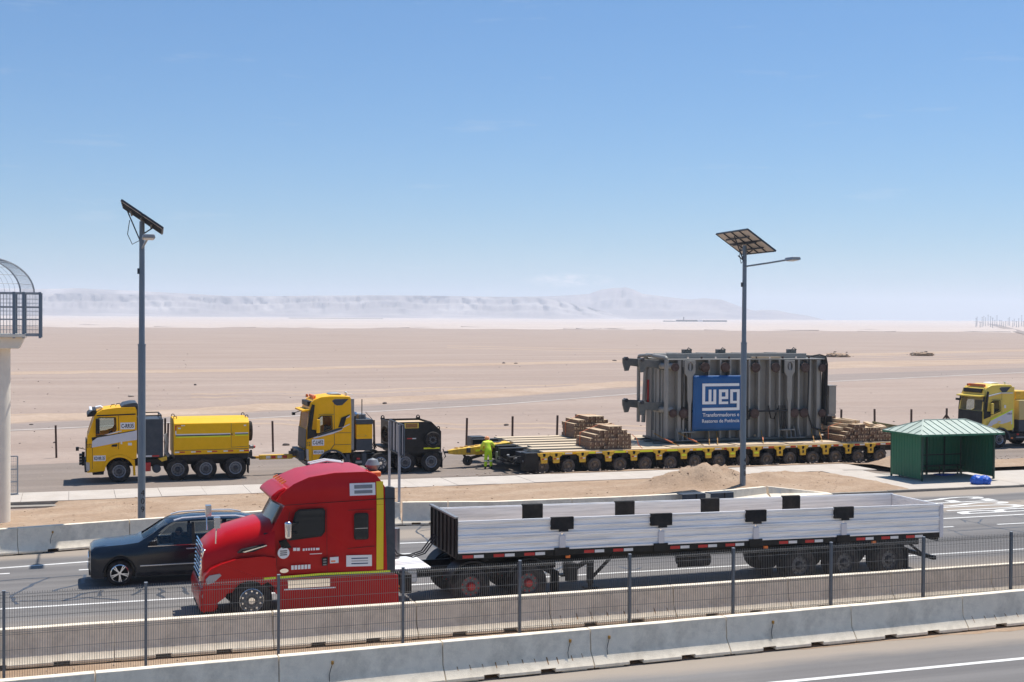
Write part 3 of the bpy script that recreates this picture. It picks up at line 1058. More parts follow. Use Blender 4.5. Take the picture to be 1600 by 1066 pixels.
foot_me = foot_bm.mesh('base_pad', concrete)

def barrier(a, b, label, group, hs=(0.85, 0.85), seed=0, anchors=(), rust_n=0):
    L = math.hypot(b[0] - a[0], b[1] - a[1])
    rz = math.atan2(b[1] - a[1], b[0] - a[0])
    t = thing('concrete_barrier', label, 'concrete barrier', (a[0], a[1], 0.0), rz, group)
    me = barrier_mesh(L, hs, seed).mesh('barrier_block', concrete, 25)
    if hs[0] > 0.5 and hs[1] > 0.5:
        me = notch_cut(me, L)
    o = inst('barrier_block', me, t)
    bv = o.modifiers.new('edge', 'BEVEL'); bv.width = 0.012; bv.segments = 2; bv.limit_method = 'ANGLE'; bv.angle_limit = R(50); weighted(o)
    inst('base_pad', foot_me, t, (0.45, 0, 0))
    inst('base_pad', foot_me, t, (L - 0.45, 0, 0))
    for ax in anchors:
        h = MB()
        h.box(ax - 0.025, ax + 0.025, 0.185, 0.24, 0.60, 0.67)
        h.build('lifting_anchor', rust_anchor, t, bevel=0.006)
        w = MB()
        w.tube([(ax - 0.01, 0.19, 0.60), (ax - 0.05, 0.17, 0.50), (ax - 0.08, 0.15, 0.40), (ax - 0.085, 0.10, 0.28)], 0.008, 5)
        w.build('hanging_cable', cable_m, t)
    if rust_n:
        w = MB()
        for i in range(rust_n):
            x = L * (0.08 + 0.86 * i / (rust_n - 1)) + rnd.uniform(-0.05, 0.05)
            z0, z1 = 0.34 - rnd.uniform(0, 0.03), 0.34 - rnd.uniform(0.08, 0.16)
            y0, y1 = 0.20 - (0.36 - z0) * 0.77 - 0.004, 0.20 - (0.36 - z1) * 0.77 - 0.004
            hw = rnd.uniform(0.008, 0.016)
            w.add([(x - hw, y0, z0), (x + hw, y0, z0), (x + hw * 0.6 + 0.01, y1, z1), (x - hw * 0.6 + 0.01, y1, z1)], [(0, 1, 2, 3)])
        r_ = w.build('rust_streak', rust, t)
        r_['kind'] = 'stuff'
    return t

def yline(x, x0, y0, sl):
    return y0 + (x - x0) * sl
NJ = [-6.5, -3.02, 0.45, 4.00, 7.49, 10.94, 14.40, 17.86, 21.20, 24.66, 28.1]
for i, (xa, xb) in enumerate(zip(NJ, NJ[1:])):
    extra = {4: 'rust streaks and hanging cable', 5: 'cable near its left end', 6: 'one rusty anchor and hanging cable', 8: 'pale stains and short rust streaks'}.get(i, 'plain stained concrete face')
    barrier((xa, yline(xa, 10.9, 26.03, 0.036)), (xb, yline(xb, 10.9, 26.03, 0.036)),
            '%s barrier from the left in the nearest row, %s' % (ORD[i], extra),
            'barriers in the row nearest the viewer', seed=i,
            anchors={3: (1.1,), 4: (2.95,), 5: (0.45,), 6: (1.25,)}.get(i, ()), rust_n={4: 11, 8: 10}.get(i, 0))
MJ = [-5.5, -2.55, 0.91, 4.46, 7.91, 11.35, 14.76, 18.13, 21.35, 24.66, 28.0, 31.4]
for i, (xa, xb) in enumerate(zip(MJ, MJ[1:])):
    barrier((xa, yline(xa, 10.9, 29.72, -0.012)), (xb, yline(xb, 10.9, 29.72, -0.012)),
            '%s barrier from the left in the row behind the mesh fence%s' % (ORD[i], {5: ', rust-streaked'}.get(i, ', plain grey')),
            'barriers in the row behind the mesh fence', seed=20 + i, rust_n={5: 8}.get(i, 0))
FJ = [(-12.6, 42.2), (-8.9, 43.0), (-5.2, 43.75), (-1.62, 44.37), (1.92, 45.05), (5.4, 45.62), (8.95, 46.25), (11.72, 46.52), (13.4, 46.15), (15.16, 45.70), (18.27, 45.62), (21.16, 45.56), (24.0, 45.75)]
for i, (a, b) in enumerate(zip(FJ, FJ[1:])):
    barrier(a, b, '%s barrier from the left in the row along the dirt verge%s' % (ORD[i], {3: ', dangling cable'}.get(i, '')),
            'barriers in the row along the dirt verge', seed=40 + i, anchors={3: (1.1,), 8: (1.1,)}.get(i, ()))
barrier((24.3, 46.75), (28.7, 48.75), 'weathered concrete barrier turned in front of the right lamp post', 'barriers turned in behind the silver trailer', (0.70, 0.55), 60)
barrier((28.75, 48.78), (32.0, 49.0), 'low sunken end of the concrete barrier that dives into the ground', 'barriers turned in behind the silver trailer', (0.55, 0.12), 61)

# two dark plates hung over the barrier by the right lamp
for k, (x, lab) in enumerate(((22.75, 'plain dark plate on the barrier row, left of a twin with a strap'), (24.0, 'dark plate with a black strap on the barrier row by the right lamp'))):
    t = thing('marker_plate', lab, 'plate', (x, 45.35, 0.0), 0.06, 'dark plates on the barrier')
    g = MB(); g.box(0, 1.06, 0, 0.035, 0.16, 0.90); g.build('plate', charcoal, t, bevel=0.01)
    g = MB(); g.box(-0.01, 1.07, 0.036, 0.45, 0.875, 0.905); g.build('top_flange', charcoal, t, bevel=0.008)
    g = MB(); g.box(0.6, 0.66, -0.012, -0.002, 0.2, 0.9)
    g.box(0.2, 0.5, 0.04, 0.3, 0.0, 0.16); g.build('bracket', black, t)

# ------------------------------------------------------------------ welded mesh fence in the median
fence = thing('mesh_fence', 'dark welded wire mesh fence standing between the two near barrier rows', 'fence', (1.51, 28.33, 0.0))
PW = 2.825
post = MB()
post.box(-0.03, 0.03, -0.03, 0.03, -0.02, 2.05)
post_me = post.mesh('post', fence_green)
cap = MB(); cap.box(-0.034, 0.034, -0.034, 0.034, 2.052, 2.068)
cap_me = cap.mesh('post_cap', galv)
wire = MB()
ww = 0.0036
nv = 56
for i in range(nv):
    x = 0.06 + (PW - 0.12) * i / (nv - 1)
    wire.box(x - ww, x + ww, -ww, ww, 0.06, 2.03)
for z in (0.08, 0.45, 0.50, 0.82, 1.14, 1.19, 1.50, 1.82, 1.92, 1.97):
    off = -0.035 if z in (0.50, 1.19, 1.92) else 0.0
    wire.box(0.03, PW - 0.03, off - ww - 0.001, off + ww + 0.001, z - ww, z + ww)
for z in (0.475, 1.165, 1.945):
    for i in range(nv):
        x = 0.06 + (PW - 0.12) * i / (nv - 1)
        wire.bar((x, 0, z + 0.03), (x, -0.035, z), 0.006, 0.006, up=(1, 0, 0))
        wire.bar((x, 0, z - 0.03), (x, -0.035, z), 0.006, 0.006, up=(1, 0, 0))
wire_me = wire.mesh('wire_panel', wire_m, None)
for k in range(-2, 12):
    if k < 11:
        p = inst('wire_panel', wire_me, fence, (PW * k, 0, 0))
        p['kind'] = 'stuff'
    q = inst('post', post_me, fence, (PW * k, 0, 0))
    inst('post_cap', cap_me, q)

# ------------------------------------------------------------------ solar lamps
def solar_lamp(x, y, label, digits):
    t = thing('solar_street_lamp', label, 'street lamp', (x, y, 0.02), 0, 'solar street lamps on the verge')
    g = MB(); g.lathe([(0.135, 0), (0.135, 6.72), (0.115, 6.74)], (0, 0, 0), 10, axis='z'); g.build('lower_pole', lamp_steel, t)
    g = MB(); g.lathe([(0.108, 6.73), (0.092, 11.2)], (0, 0, 0), 10, axis='z'); g.build('upper_pole', lamp_steel, t)
    g = MB(); g.lathe([(0.145, 6.70), (0.145, 6.76)], (0, 0, 0), 10, axis='z'); g.build('collar', lamp_steel, t)
    tilt = R(34)
    dn = Vector((math.cos(tilt), -0.06 * math.cos(tilt), -math.sin(tilt))).normalized()
    hz_ = Vector((0.06, 1.0, 0)).normalized()
    nn = dn.cross(hz_) * 1.0
    if nn.z < 0:
        nn = -nn
    c0 = Vector((0.03, 0, 11.35))
    for s in (-1, 1):
        g = MB()
        P = []
        for (a, b) in ((s * 0.02, -1.65), (s * 0.83, -1.65), (s * 0.83, 1.65), (s * 0.02, 1.65)):
            P.append(c0 + dn * a + hz_ * b)
        vs = [p - nn * 0.02 for p in P] + [p + nn * 0.02 for p in P]
        g.add(vs, [(0, 1, 2, 3), (4, 7, 6, 5), (0, 4, 5, 1), (1, 5, 6, 2), (2, 6, 7, 3), (3, 7, 4, 0)])
        pn = g.build('solar_panel', panel_back, t)
        g = MB()
        vs = [p + nn * 0.024 for p in P] + [p + nn * 0.030 for p in P]
        g.add(vs, [(0, 1, 2, 3), (4, 7, 6, 5), (0, 4, 5, 1), (1, 5, 6, 2), (2, 6, 7, 3), (3, 7, 4, 0)])
        g.build('cell_glass', panel_cell, pn)
        g = MB()
        for i in range(4):
            g.bar(P[i] - nn * 0.012, P[(i + 1) % 4] - nn * 0.012, 0.05, 0.07, up=nn)
        g.build('panel_frame', charcoal, pn)
        for b in (-0.82, 0.0, 0.82):
            g = MB()
            g.bar(c0 + dn * (s * 0.02) + hz_ * b - nn * 0.045, c0 + dn * (s * 0.83) + hz_ * b - nn * 0.045, 0.045, 0.05, up=nn)
            g.build('panel_rail', charcoal, pn)
    g = MB()
    for a in (-0.42, 0.0, 0.42):
        g.bar(c0 + dn * a + hz_ * -1.2 - nn * 0.10, c0 + dn * a + hz_ * 1.2 - nn * 0.10, 0.05, 0.06, up=nn)
    g.bar(Vector((0, 0, 10.35)), c0 + dn * -0.6 - nn * 0.1, 0.045, 0.045)
    g.bar(Vector((0, 0, 10.72)), c0 + dn * 0.5 - nn * 0.1, 0.045, 0.045)
    g.bar(Vector((0, 0.6, 10.75)) * 1.0, Vector((0, 0, 10.45)), 0.04, 0.04)
    g.build('panel_bracket', charcoal, t)
    g = MB(); g.tube([(0, 0, 10.22), (0, -0.3, 10.24), (0, -2.0, 10.30), (0, -3.75, 10.38)], 0.038, 8); g.build('lamp_arm', lamp_steel, t)
    g = MB()
    g.loft([[(-0.07, -3.6, 10.33), (0.07, -3.6, 10.33), (0.07, -3.6, 10.43), (-0.07, -3.6, 10.43)],
            [(-0.20, -3.85, 10.32), (0.20, -3.85, 10.32), (0.18, -3.85, 10.46), (-0.18, -3.85, 10.46)],
            [(-0.21, -4.45, 10.36), (0.21, -4.45, 10.36), (0.17, -4.45, 10.47), (-0.17, -4.45, 10.47)]])
    lu = g.build('luminaire', galv, t, bevel=0.012)
    g = MB(); g.box(-0.16, 0.16, -4.4, -3.9, 10.30, 10.318); g.map(lambda p: (p.x, p.y, p.z + (-3.9 - p.y) * 0.066)); g.build('lamp_lens', white_p, lu)
    g = MB(); g.box(-0.16, -0.10, -0.05, 0.05, 9.3, 9.5); g.build('junction_box', charcoal, t)
    g = MB(); g.tube([(-0.45, -0.5, 11.2), (-0.52, -0.45, 10.7), (-0.35, -0.3, 10.35), (-0.1, -0.1, 10.5)], 0.014, 5); g.build('cable', cable_m, t)
    g = MB(); g.box(-0.22, 0.22, -0.22, 0.22, -0.02, 0.03); g.build('base_plate', lamp_steel, t, bevel=0.006)
    for i, ch in enumerate(digits):
        me = text_mesh(ch, 0.30, letter_m, extrude=0.002)
        a = 0.25
        inst('lettering', me, t, (0.139 * math.sin(a) - 0.02 + 0.02, -0.139 * math.cos(a) - 0.004, 1.35 - 0.30 * i), (PI / 2, 0, a))
    return t
solar_lamp(2.42, 48.3, 'solar street lamp behind the dark car, with its twin panels seen edge on', '409')
solar_lamp(29.12, 51.95, 'solar street lamp with its panel underside in view, standing before the big transformer', '408')

# ------------------------------------------------------------------ footbridge landing at the left edge
br = thing('footbridge', 'pale concrete footbridge landing with steel railing and hooped cage on a round column', 'footbridge', (-2.62, 51.6, 0.0))
g = MB(); g.lathe([(0.46, -0.3), (0.46, 6.56)], (0, 0, 0), 28, axis='z'); g.build('column', concrete_pale, br)
g = MB(); g.prism([(-6.0, 6.56), (0.78, 6.56), (0.97, 6.98), (-6.0, 6.98)], -0.9, 0.9); g.build('cross_beam', concrete_pale, br, bevel=0.02)
g = MB(); g.box(-6.0, 1.02, -1.15, 1.2, 6.985, 7.10); dk = g.build('deck', concrete_pale, br, bevel=0.01)
for (x0, x1, y) in ((-6.0, 1.5, -1.05), (-6.0, 1.5, 1.05)):
    g = MB(); g.box(x0, x1, y - 0.04, y + 0.04, 7.02, 7.11); g.build('kick_channel', galv, br)
    for z in (7.62, 8.08, 8.60):
        g = MB(); g.box(x0, x1, y - 0.025, y + 0.025, z, z + 0.05); g.build('rail', galv, br)
for y in (-1.08, 1.08):
    for x in (-3.4, -2.1, -0.62, 0.62, 0.95, 1.52):
        g = MB(); g.box(x - 0.045, x + 0.045, y - 0.05, y + 0.05, 6.95, 8.66); g.build('railing_post', lamp_steel, br)
g = MB()
for z in (7.62, 8.60):
    g.box(1.475, 1.525, -1.05, 1.05, z, z + 0.05)
g.build('end_rail', galv, br)
g = MB()
for y in (-1.0, 1.0):
    x = -6.0
    while x < 1.45:
        g.box(x - 0.006, x + 0.006, y - 0.006, y + 0.006, 7.1, 8.6); x += 0.11
    for z in (7.25, 7.4, 7.8, 7.95, 8.25, 8.4):
        g.box(-6.0, 1.45, y - 0.005, y + 0.005, z, z + 0.01)
w_ = g.build('railing_mesh', galv, br); w_['kind'] = 'stuff'
for (y, rad, cx) in ((-1.05, 1.72, -2.30), (-0.2, 1.72, -0.90), (1.05, 1.72, -0.45)):
    g = MB()
    pts = [(cx + rad * math.cos(a), y, 8.62 + rad * 0.80 * math.sin(a)) for a in [PI * i / 24 for i in range(25)]]
    g.tube(pts, 0.035, 6)
    g.build('cage_hoop', galv, br)
g = MB()
for k in range(1, 12):
    a = PI * k / 12
    g.tube([(-2.30 + 1.72 * math.cos(a), -1.05, 8.62 + 1.376 * math.sin(a)), (-0.9 + 1.72 * math.cos(a), -0.2, 8.62 + 1.376 * math.sin(a)), (-0.45 + 1.72 * math.cos(a), 1.05, 8.62 + 1.376 * math.sin(a))], 0.010, 4)
for k in range(1, 20):
    t = k / 20
    y = -1.05 + 2.1 * t
    cxx = -2.30 + 1.40 * min(1, t / 0.4) + (0.45 * (t - 0.4) / 0.6 if t > 0.4 else 0)
    g.tube([(cxx + 1.71 * math.cos(a), y, 8.62 + 1.368 * math.sin(a)) for a in [PI * i / 16 for i in range(17)]], 0.006, 3)
w_ = g.build('cage_wire', galv, br); w_['kind'] = 'stuff'

# gate panel and culvert under the footpath end
t = thing('metal_gate', 'grey metal mesh gate panel standing on the footpath by the bridge column', 'gate', (-3.15, 59.3, 0.05))
g = MB()
for (a, b) in (((0, 0, 0.03), (0, 0, 1.66)), ((0.95, 0, 0.03), (0.95, 0, 1.66))):
    g.bar(a, b, 0.06, 0.06)
for z in (0.03, 0.56, 1.10, 1.66):
    g.bar((0, 0, z), (0.95, 0, z), 0.05, 0.05)
g.build('frame', galv, t)
g = MB()
for i in range(1, 12):
    g.box(i * 0.08 - 0.004, i * 0.08 + 0.004, -0.004, 0.004, 0.05, 1.64)
for i in range(1, 14):
    g.box(0, 0.95, -0.004, 0.004, 0.05 + i * 0.115, 0.058 + i * 0.115)
w_ = g.build('mesh', galv, t); w_['kind'] = 'stuff'
g = MB(); g.box(-0.05, 0.1, -0.12, 0.12, -0.01, 0.012); g.box(0.85, 1.0, -0.12, 0.12, -0.01, 0.012); g.build('foot', galv, t)
t = thing('drain_culvert', 'low concrete drain culvert with a dark opening under the footpath edge', 'culvert', (-4.6, 56.05, -0.72))
g = MB(); g.plate([(0, 0), (3.9, 0.25), (4.3, 0.62), (0, 0.66)], [[(1.95, 0.22), (3.0, 0.30), (3.1, 0.44), (1.95, 0.42)]], 0.3, 0.8); g.build('headwall', kerb_m, t, bevel=0.01)
g = MB(); g.box(1.85, 3.3, 0.75, 0.80, 0.1, 0.6); g.build('opening_shade', black_matt, t)  # black sheet closing the hole, painted shade for the depth of the opening

# ------------------------------------------------------------------ road sign seen from behind
far_p, near_p = aty(608.5, 700, 48.9), aty(624, 700, 46.9)
far_p.z = near_p.z = 0
t = thing('road_sign', 'grey road sign on two posts, seen from behind, rising over the red truck', 'road sign', (11.5, 47.9, 0))
dirv = (near_p - far_p).normalized()
off = Vector((11.5, 47.9, 0))
def sg(p):
    return tuple(Vector(p) - off)
for p in (far_p, near_p):
    g = MB(); a = p - off; g.bar((a.x, a.y, -0.05), (a.x, a.y, 3.75), 0.085, 0.085, up=(0, 1, 0)); g.build('post', sign_grey, t)
pa, pb = far_p - dirv * 0.32 - off, near_p + dirv * 0.55 - off
up = Vector((0, 0, 1)); nrm = Vector((dirv.y, -dirv.x, 0))
if nrm.x > 0: nrm = -nrm
bk = nrm * -0.075
g = MB()
P = [pa + up * 2.62 + bk, pb + up * 2.62 + bk, pb + up * 3.78 + bk, pa + up * 3.78 + bk]
g.add([tuple(p) for p in P] + [tuple(p + nrm * -0.02) for p in P], [(0, 1, 2, 3), (7, 6, 5, 4), (0, 4, 5, 1), (1, 5, 6, 2), (2, 6, 7, 3), (3, 7, 4, 0)])
g.build('sign_panel', sign_grey, t)
g = MB()
for i in range(4):
    g.bar(P[i] + nrm * 0.02, P[(i + 1) % 4] + nrm * 0.02, 0.05, 0.05)
for f in (0.2, 0.42, 0.64, 0.84):
    q = pa + (pb - pa) * f + bk + nrm * 0.02
    g.bar(q + up * 2.62, q + up * 3.78, 0.045, 0.045, up=nrm)
g.build('stiffener_frame', charcoal, t)

# ------------------------------------------------------------------ bus shelter
SX, SY = 38.9, 51.95
SWD, SDP = 4.2, 2.45
t = thing('bus_shelter', 'dark green sheet metal bus shelter with a pale green hipped roof on the paved pad', 'bus shelter', (SX, SY, 0.055))
H = 2.24
g = MB()
for (x, y) in ((0, 0), (SWD, 0), (0, SDP), (SWD, SDP), (SWD / 2, SDP)):
    g.box(x - 0.04, x + 0.04, y - 0.04, y + 0.04, 0, H)
g.build('corner_post', green_dark, t)
def corr(n, L, z0, z1, amp=0.018):
    """one trapezoid rib of sheet, L wide, standing in the plane y = 0"""
    g = MB()
    w = L / n
    pr = [(0, 0), (w * 0.68, 0), (w * 0.76, -amp), (w * 0.92, -amp), (w, 0)]
    P = [(x, y, z) for x, y in pr for z in (z0, z1)] + [(x, y + 0.004, z) for x, y in pr for z in (z0, z1)]
    F = []
    k = len(pr)
    for i in range(k - 1):
        F += [(2 * i, 2 * i + 2, 2 * i + 3, 2 * i + 1), (2 * k + 2 * i, 2 * k + 2 * i + 1, 2 * k + 2 * i + 3, 2 * k + 2 * i + 2)]
    g.add(P, F)
    return g.mesh('wall_panel', green_p, None), w
for (L, n, loc, rz) in ((SDP - 0.1, 11, (-0.045, SDP - 0.05, 0), -PI / 2), (SDP - 0.1, 11, (SWD - 0.02, SDP - 0.05, 0), -PI / 2), (SWD - 0.1, 18, (0.05, SDP + 0.02, 0), 0)):
    me, w = corr(n, L, 0.16 if L > 3 else 0.10, H)
    for i in range(n):
        inst('wall_panel', me, t, (loc[0] + math.cos(rz) * w * i, loc[1] + math.sin(rz) * w * i, 0), (0, 0, rz))
g = MB()
for z in (0.16, 0.95, H - 0.06):
    g.box(0.04, SWD - 0.04, SDP - 0.05, SDP - 0.002, z, z + 0.06)
for x in (1.05, 3.15):
    g.box(x - 0.03, x + 0.03, SDP - 0.06, SDP - 0.004, 0.05, H)
g.build('back_frame', green_dark, t)
g = MB(); g.box(-0.05, SWD + 0.05, -0.05, 0.03, H - 0.07, H + 0.05); g.build('fascia', green_dark, t)
for k in range(4):
    g = MB(); g.box(0.25, SWD - 0.25, SDP - 0.55 + k * 0.11, SDP - 0.55 + k * 0.11 + 0.09, 0.44, 0.475); g.build('bench_slat', green_dark, t)
for x in (0.35, 1.45, 2.75, 3.85):
    g = MB(); g.box(x - 0.025, x + 0.025, SDP - 0.5, SDP - 0.45, 0, 0.44); g.box(x - 0.025, x + 0.025, SDP - 0.2, SDP - 0.15, 0, 0.44); g.build('bench_leg', green_dark, t)
# hipped roof, each standing-seam sheet a piece of its own
ex0, ex1, ey0, ey1, ez = -0.34, SWD + 0.34, -0.36, SDP + 0.30, H + 0.03
rx0, rx1, ry, rz_ = 0.95, SWD - 0.75, SDP / 2, H + 0.60
def roof_sheet(P):
    g = MB()
    Pv = [Vector(p) for p in P]
    nrm = (Pv[1] - Pv[0]).cross(Pv[2] - Pv[0]).normalized()
    if nrm.z < 0: nrm = -nrm
    k = len(Pv)
    vs = [tuple(p) for p in Pv] + [tuple(p + nrm * 0.02) for p in Pv]
    g.add(vs, [tuple(range(k)), tuple(range(2 * k - 1, k - 1, -1))] + [(i, (i + 1) % k, (i + 1) % k + k, i + k) for i in range(k)])
    g.bar(Pv[0] + nrm * 0.035, Pv[-1] + nrm * 0.035, 0.022, 0.04, up=nrm)
    return g.build('roof_sheet', green_roof, t)
def zc(x, y):
    f = min((x - ex0) / (rx0 - ex0), (ex1 - x) / (ex1 - rx1), (y - ey0) / (ry - ey0), (ey1 - y) / (ey1 - ry), 1.0)
    return ez + (rz_ - ez) * max(0, f)
def ytop(x, front):
    f = min((x - ex0) / (rx0 - ex0), (ex1 - x) / (ex1 - rx1), 1.0)
    return ey0 + (ry - ey0) * f if front else ey1 - (ey1 - ry) * f
n = 12
for fr in (True, False):
    ye = ey0 if fr else ey1
    for i in range(n):
        xa, xb = ex0 + (ex1 - ex0) * i / n + 0.003, ex0 + (ex1 - ex0) * (i + 1) / n - 0.003
        ya, yb = ytop(xa, fr), ytop(xb, fr)
        pts = [(xa, ye, zc(xa, ye)), (xb, ye, zc(xb, ye)), (xb, yb, zc(xb, yb) if True else 0), (xa, ya, zc(xa, ya))]
        roof_sheet(pts)
for lf in (True, False):
    xe = ex0 if lf else ex1
    m_ = 6
    for i in range(m_):
        ya, yb = ey0 + (ey1 - ey0) * i / m_ + 0.003, ey0 + (ey1 - ey0) * (i + 1) / m_ - 0.003
        def xt(y):
            f = min((y - ey0) / (ry - ey0), (ey1 - y) / (ey1 - ry), 1.0)
            return ex0 + (rx0 - ex0) * f if lf else ex1 - (ex1 - rx1) * f
        roof_sheet([(xe, ya, ez), (xe, yb, ez), (xt(yb), yb, zc(xt(yb), yb)), (xt(ya), ya, zc(xt(ya), ya))])
g = MB()
c = [(ex0, ey0, ez), (ex1, ey0, ez), (ex1, ey1, ez), (ex0, ey1, ez)]
ra, rb = (rx0, ry, rz_), (rx1, ry, rz_)
for a, b in ((c[0], ra), (c[3], ra), (c[1], rb), (c[2], rb), (ra, rb)):
    g.bar(Vector(a) + Vector((0, 0, 0.03)), Vector(b) + Vector((0, 0, 0.03)), 0.07, 0.04)
g.build('ridge_cap', green_roof, t)
g = MB()
for i in range(4):
    a, b = Vector(c[i]), Vector(c[(i + 1) % 4])
    g.bar(a - Vector((0, 0, 0.03)), b - Vector((0, 0, 0.03)), 0.03, 0.09)
g.build('eave_trim', green_p, t)
g = MB(); g.box(0.0, SWD, 0.0, SDP, H + 0.0, H + 0.02); g.build('roof_lining', green_dark, t)

# crumpled blue sacks
def lump(name, rx, ry_, rz2, mat, seed, sub=4, amp=0.22):
    bm = bmesh.new()
    bmesh.ops.create_icosphere(bm, subdivisions=sub, radius=1.0)
    for v in bm.verts:
        p = v.co.copy()
        q = abs(noise.noise(p * 2.2 + Vector((seed, 0, 0)))) * amp + abs(noise.noise(p * 5.0 + Vector((0, seed, 0)))) * amp * 0.5
        p *= 1 + q - amp * 0.35
        p.z = max(p.z, -0.62)
        v.co = Vector((p.x * rx, p.y * ry_, (p.z + 0.62) * rz2))
    me = bpy.data.meshes.new(name)
    bm.to_mesh(me); bm.free()
    me.materials.append(mat)
    me.polygons.foreach_set('use_smooth', [True] * len(me.polygons))
    return me
t = thing('blue_sack', 'crumpled bright blue plastic bundle lying on the pad in front of the bus shelter', 'bundle', (41.0, 50.35, 0.055))
inst('bundle_lobe', lump('bundle_lobe', 0.30, 0.30, 0.27, blue_bag, 2.2), t, (-0.18, 0, 0))
inst('bundle_lobe', lump('bundle_lobe', 0.31, 0.29, 0.25, blue_bag, 5.7), t, (0.22, -0.05, 0))
tag(inst('blue_sheet', lump('blue_sheet', 0.6, 0.35, 0.04, blue_bag, 9.1, amp=0.4), None, (41.7, 53.9, 0.056)), 'flat blue plastic sheet on the floor inside the bus shelter', 'sheet')

# ------------------------------------------------------------------ rusty posts along the far side of the apron
pm = MB(); pm.box(-0.055, 0.055, -0.05, 0.05, -0.2, 1.82)
pm_me = pm.mesh('fence_post', rusty_post)
spots = [(-0.79, 'left of the dump-box truck cab'), (5.25, 'seen in the gap behind the leading truck cab'), (11.32, 'between the two yellow trucks'), (17.46, 'behind the second truck, by its standing spare tyre'),
         (23.30, 'between the black ballast truck and the worker'), (26.33, 'above the planks at the front of the trailer'), (29.34, 'touching the left edge of the far left timber stack'), (32.17, 'right of the far left timber stack'),
         (50.40, 'behind the far timber stack right of the transformer'), (53.15, 'left of the olive board'), (56.17, 'just left of the shelter roof ridge'), (59.14, 'with two slanting braces, behind the shelter roof')]
for i, (x, where) in enumerate(spots):
    t = thing('fence_post', 'rusty fence post on the plain, ' + where, 'post', (x, 76.3, ZA - 0.01), 0, 'rusty posts at the edge of the plain')
    inst('shaft', pm_me, t, (0, 0, 0), (rnd.uniform(-0.02, 0.02), rnd.uniform(-0.03, 0.03), 0), (1, 1, 1.0 + rnd.uniform(-0.03, 0.03)))
    if i == 11:
        for s in (-1, 1):
            g = MB(); g.bar((0, 0, 1.35), (s * 1.15, 0, 0.0), 0.08, 0.08); g.build('brace', rusty_post, t)

# ------------------------------------------------------------------ rubble, stones, far sheds and poles
def stones(name, items, mat):
    """many small faceted stones, one mesh: (x, y, z, size)"""
    bm0 = bmesh.new(); bmesh.ops.create_icosphere(bm0, subdivisions=1, radius=1.0)
    base = [v.co.copy() for v in bm0.verts]; fs = [tuple(v.index for v in f.verts) for f in bm0.faces]; bm0.free()
    g = MB()
    for k, (x, y, z, s) in enumerate(items):
        sx, sy, sz = s * rnd.uniform(0.7, 1.6), s * rnd.uniform(0.6, 1.2), s * rnd.uniform(0.35, 0.8)
        a = rnd.uniform(0, 6.28)
        vs = []
        for p in base:
            q = p * (1 + 0.35 * noise.noise(p * 1.7 + Vector((k * 3.1, 0, 0))))
            vs.append((x + sx * q.x * math.cos(a) - sy * q.y * math.sin(a), y + sx * q.x * math.sin(a) + sy * q.y * math.cos(a), z + sz * (q.z + 0.4)))
        g.add(vs, fs)
    o = g.build(name, mat, smooth=None)
    o['kind'] = 'stuff'
    return o
its = []
for k in range(1300):
    px, py = rnd.uniform(-150, 1750), 528 + 175 * rnd.random() ** 0.8
    p = atz(px, py, ZA)
    if p.y < 74.5: continue
    its.append((p.x, p.y, ZA - 0.01, 0.026 * (0.35 + 1.6 * rnd.random() ** 3) * (1 + p.y / 170)))
stones('stones', its[:len(its) // 2], rock_m)
stones('stones', its[len(its) // 2:], rock_pale)
its = []
for k in range(900):
    x = rnd.uniform(-14, 36); a, b = pl(x, WALL_Y) + 0.8, pl(x, PATH_Y)
    y = rnd.uniform(a, b)
    its.append((x, y, verge_z(x, y) - 0.01, rnd.uniform(0.012, 0.05)))
for k in range(240):
    x, y = rnd.gauss(28.2, 1.7), rnd.gauss(53.3, 1.2)
    its.append((x, y, verge_z(x, y) - 0.02, rnd.uniform(0.015, 0.05)))
stones('gravel', its, verge_m)
its = []
for k in range(500):
    x = rnd.uniform(18, 60); its.append((x, 60.2 + rnd.uniform(-0.2, 0.9), ZA + 0.12 + rnd.uniform(-0.08, 0.1), rnd.uniform(0.015, 0.06)))
for k in range(500):
    x = rnd.uniform(-10, 30); its.append((x, rnd.uniform(26.75, 29.6), 0.02, rnd.uniform(0.008, 0.025)))
for k in range(260):
    x = rnd.uniform(-10, 60); its.append((x, rnd.uniform(61, 76), ZA, rnd.uniform(0.015, 0.04)))
stones('gravel', its, rock_pale)
# debris that shows as dark flecks
for (px, py, s, lab) in [(93, 653, 0.42, 'dark scrap of tyre lying on the plain above the leftmost fence post'), (49, 664, 0.22, 'small dark scrap beside the old road at far left'),
                         (86, 692, 0.20, 'torn scrap caught beside the leftmost fence post'), (447, 696, 0.34, 'dark rag on the dirt left of the second truck'),
                         (601, 631, 0.4, 'dark tyre strip on the plain above the black ballast box'), (716, 692, 0.16, 'dark stone left of the post by the drawbar'),
                         (791, 665, 0.34, 'upright dark scrap between the two posts above the trailer planks'), (909, 608, 0.36, 'dark lump by the old road above the timber stacks'),
                         (787, 569, 0.8, 'dark lump on the pale track in the middle distance'), (806, 569, 0.6, 'smaller dark lump right of another on the pale track'), (960, 565, 0.8, 'dark scrap on the track left of the transformer arm'),
                         (305, 602, 0.4, 'dark stone on the plain above the yellow box'), (205, 620, 0.5, 'pale stone on the plain above the leading cab')]:
    p = atz(px, py, ZA)
    o = inst('debris_scrap', lump('debris_scrap', s * 0.75, s * 0.4, s * 0.3, rock_pale if 'pale stone' in lab else rock_m, px * 0.1, 2, 0.5), None, (p.x, p.y, ZA - 0.02), (0, 0, rnd.uniform(0, 3)))
    tag(o, lab, 'debris', 'scraps scattered on the plain')
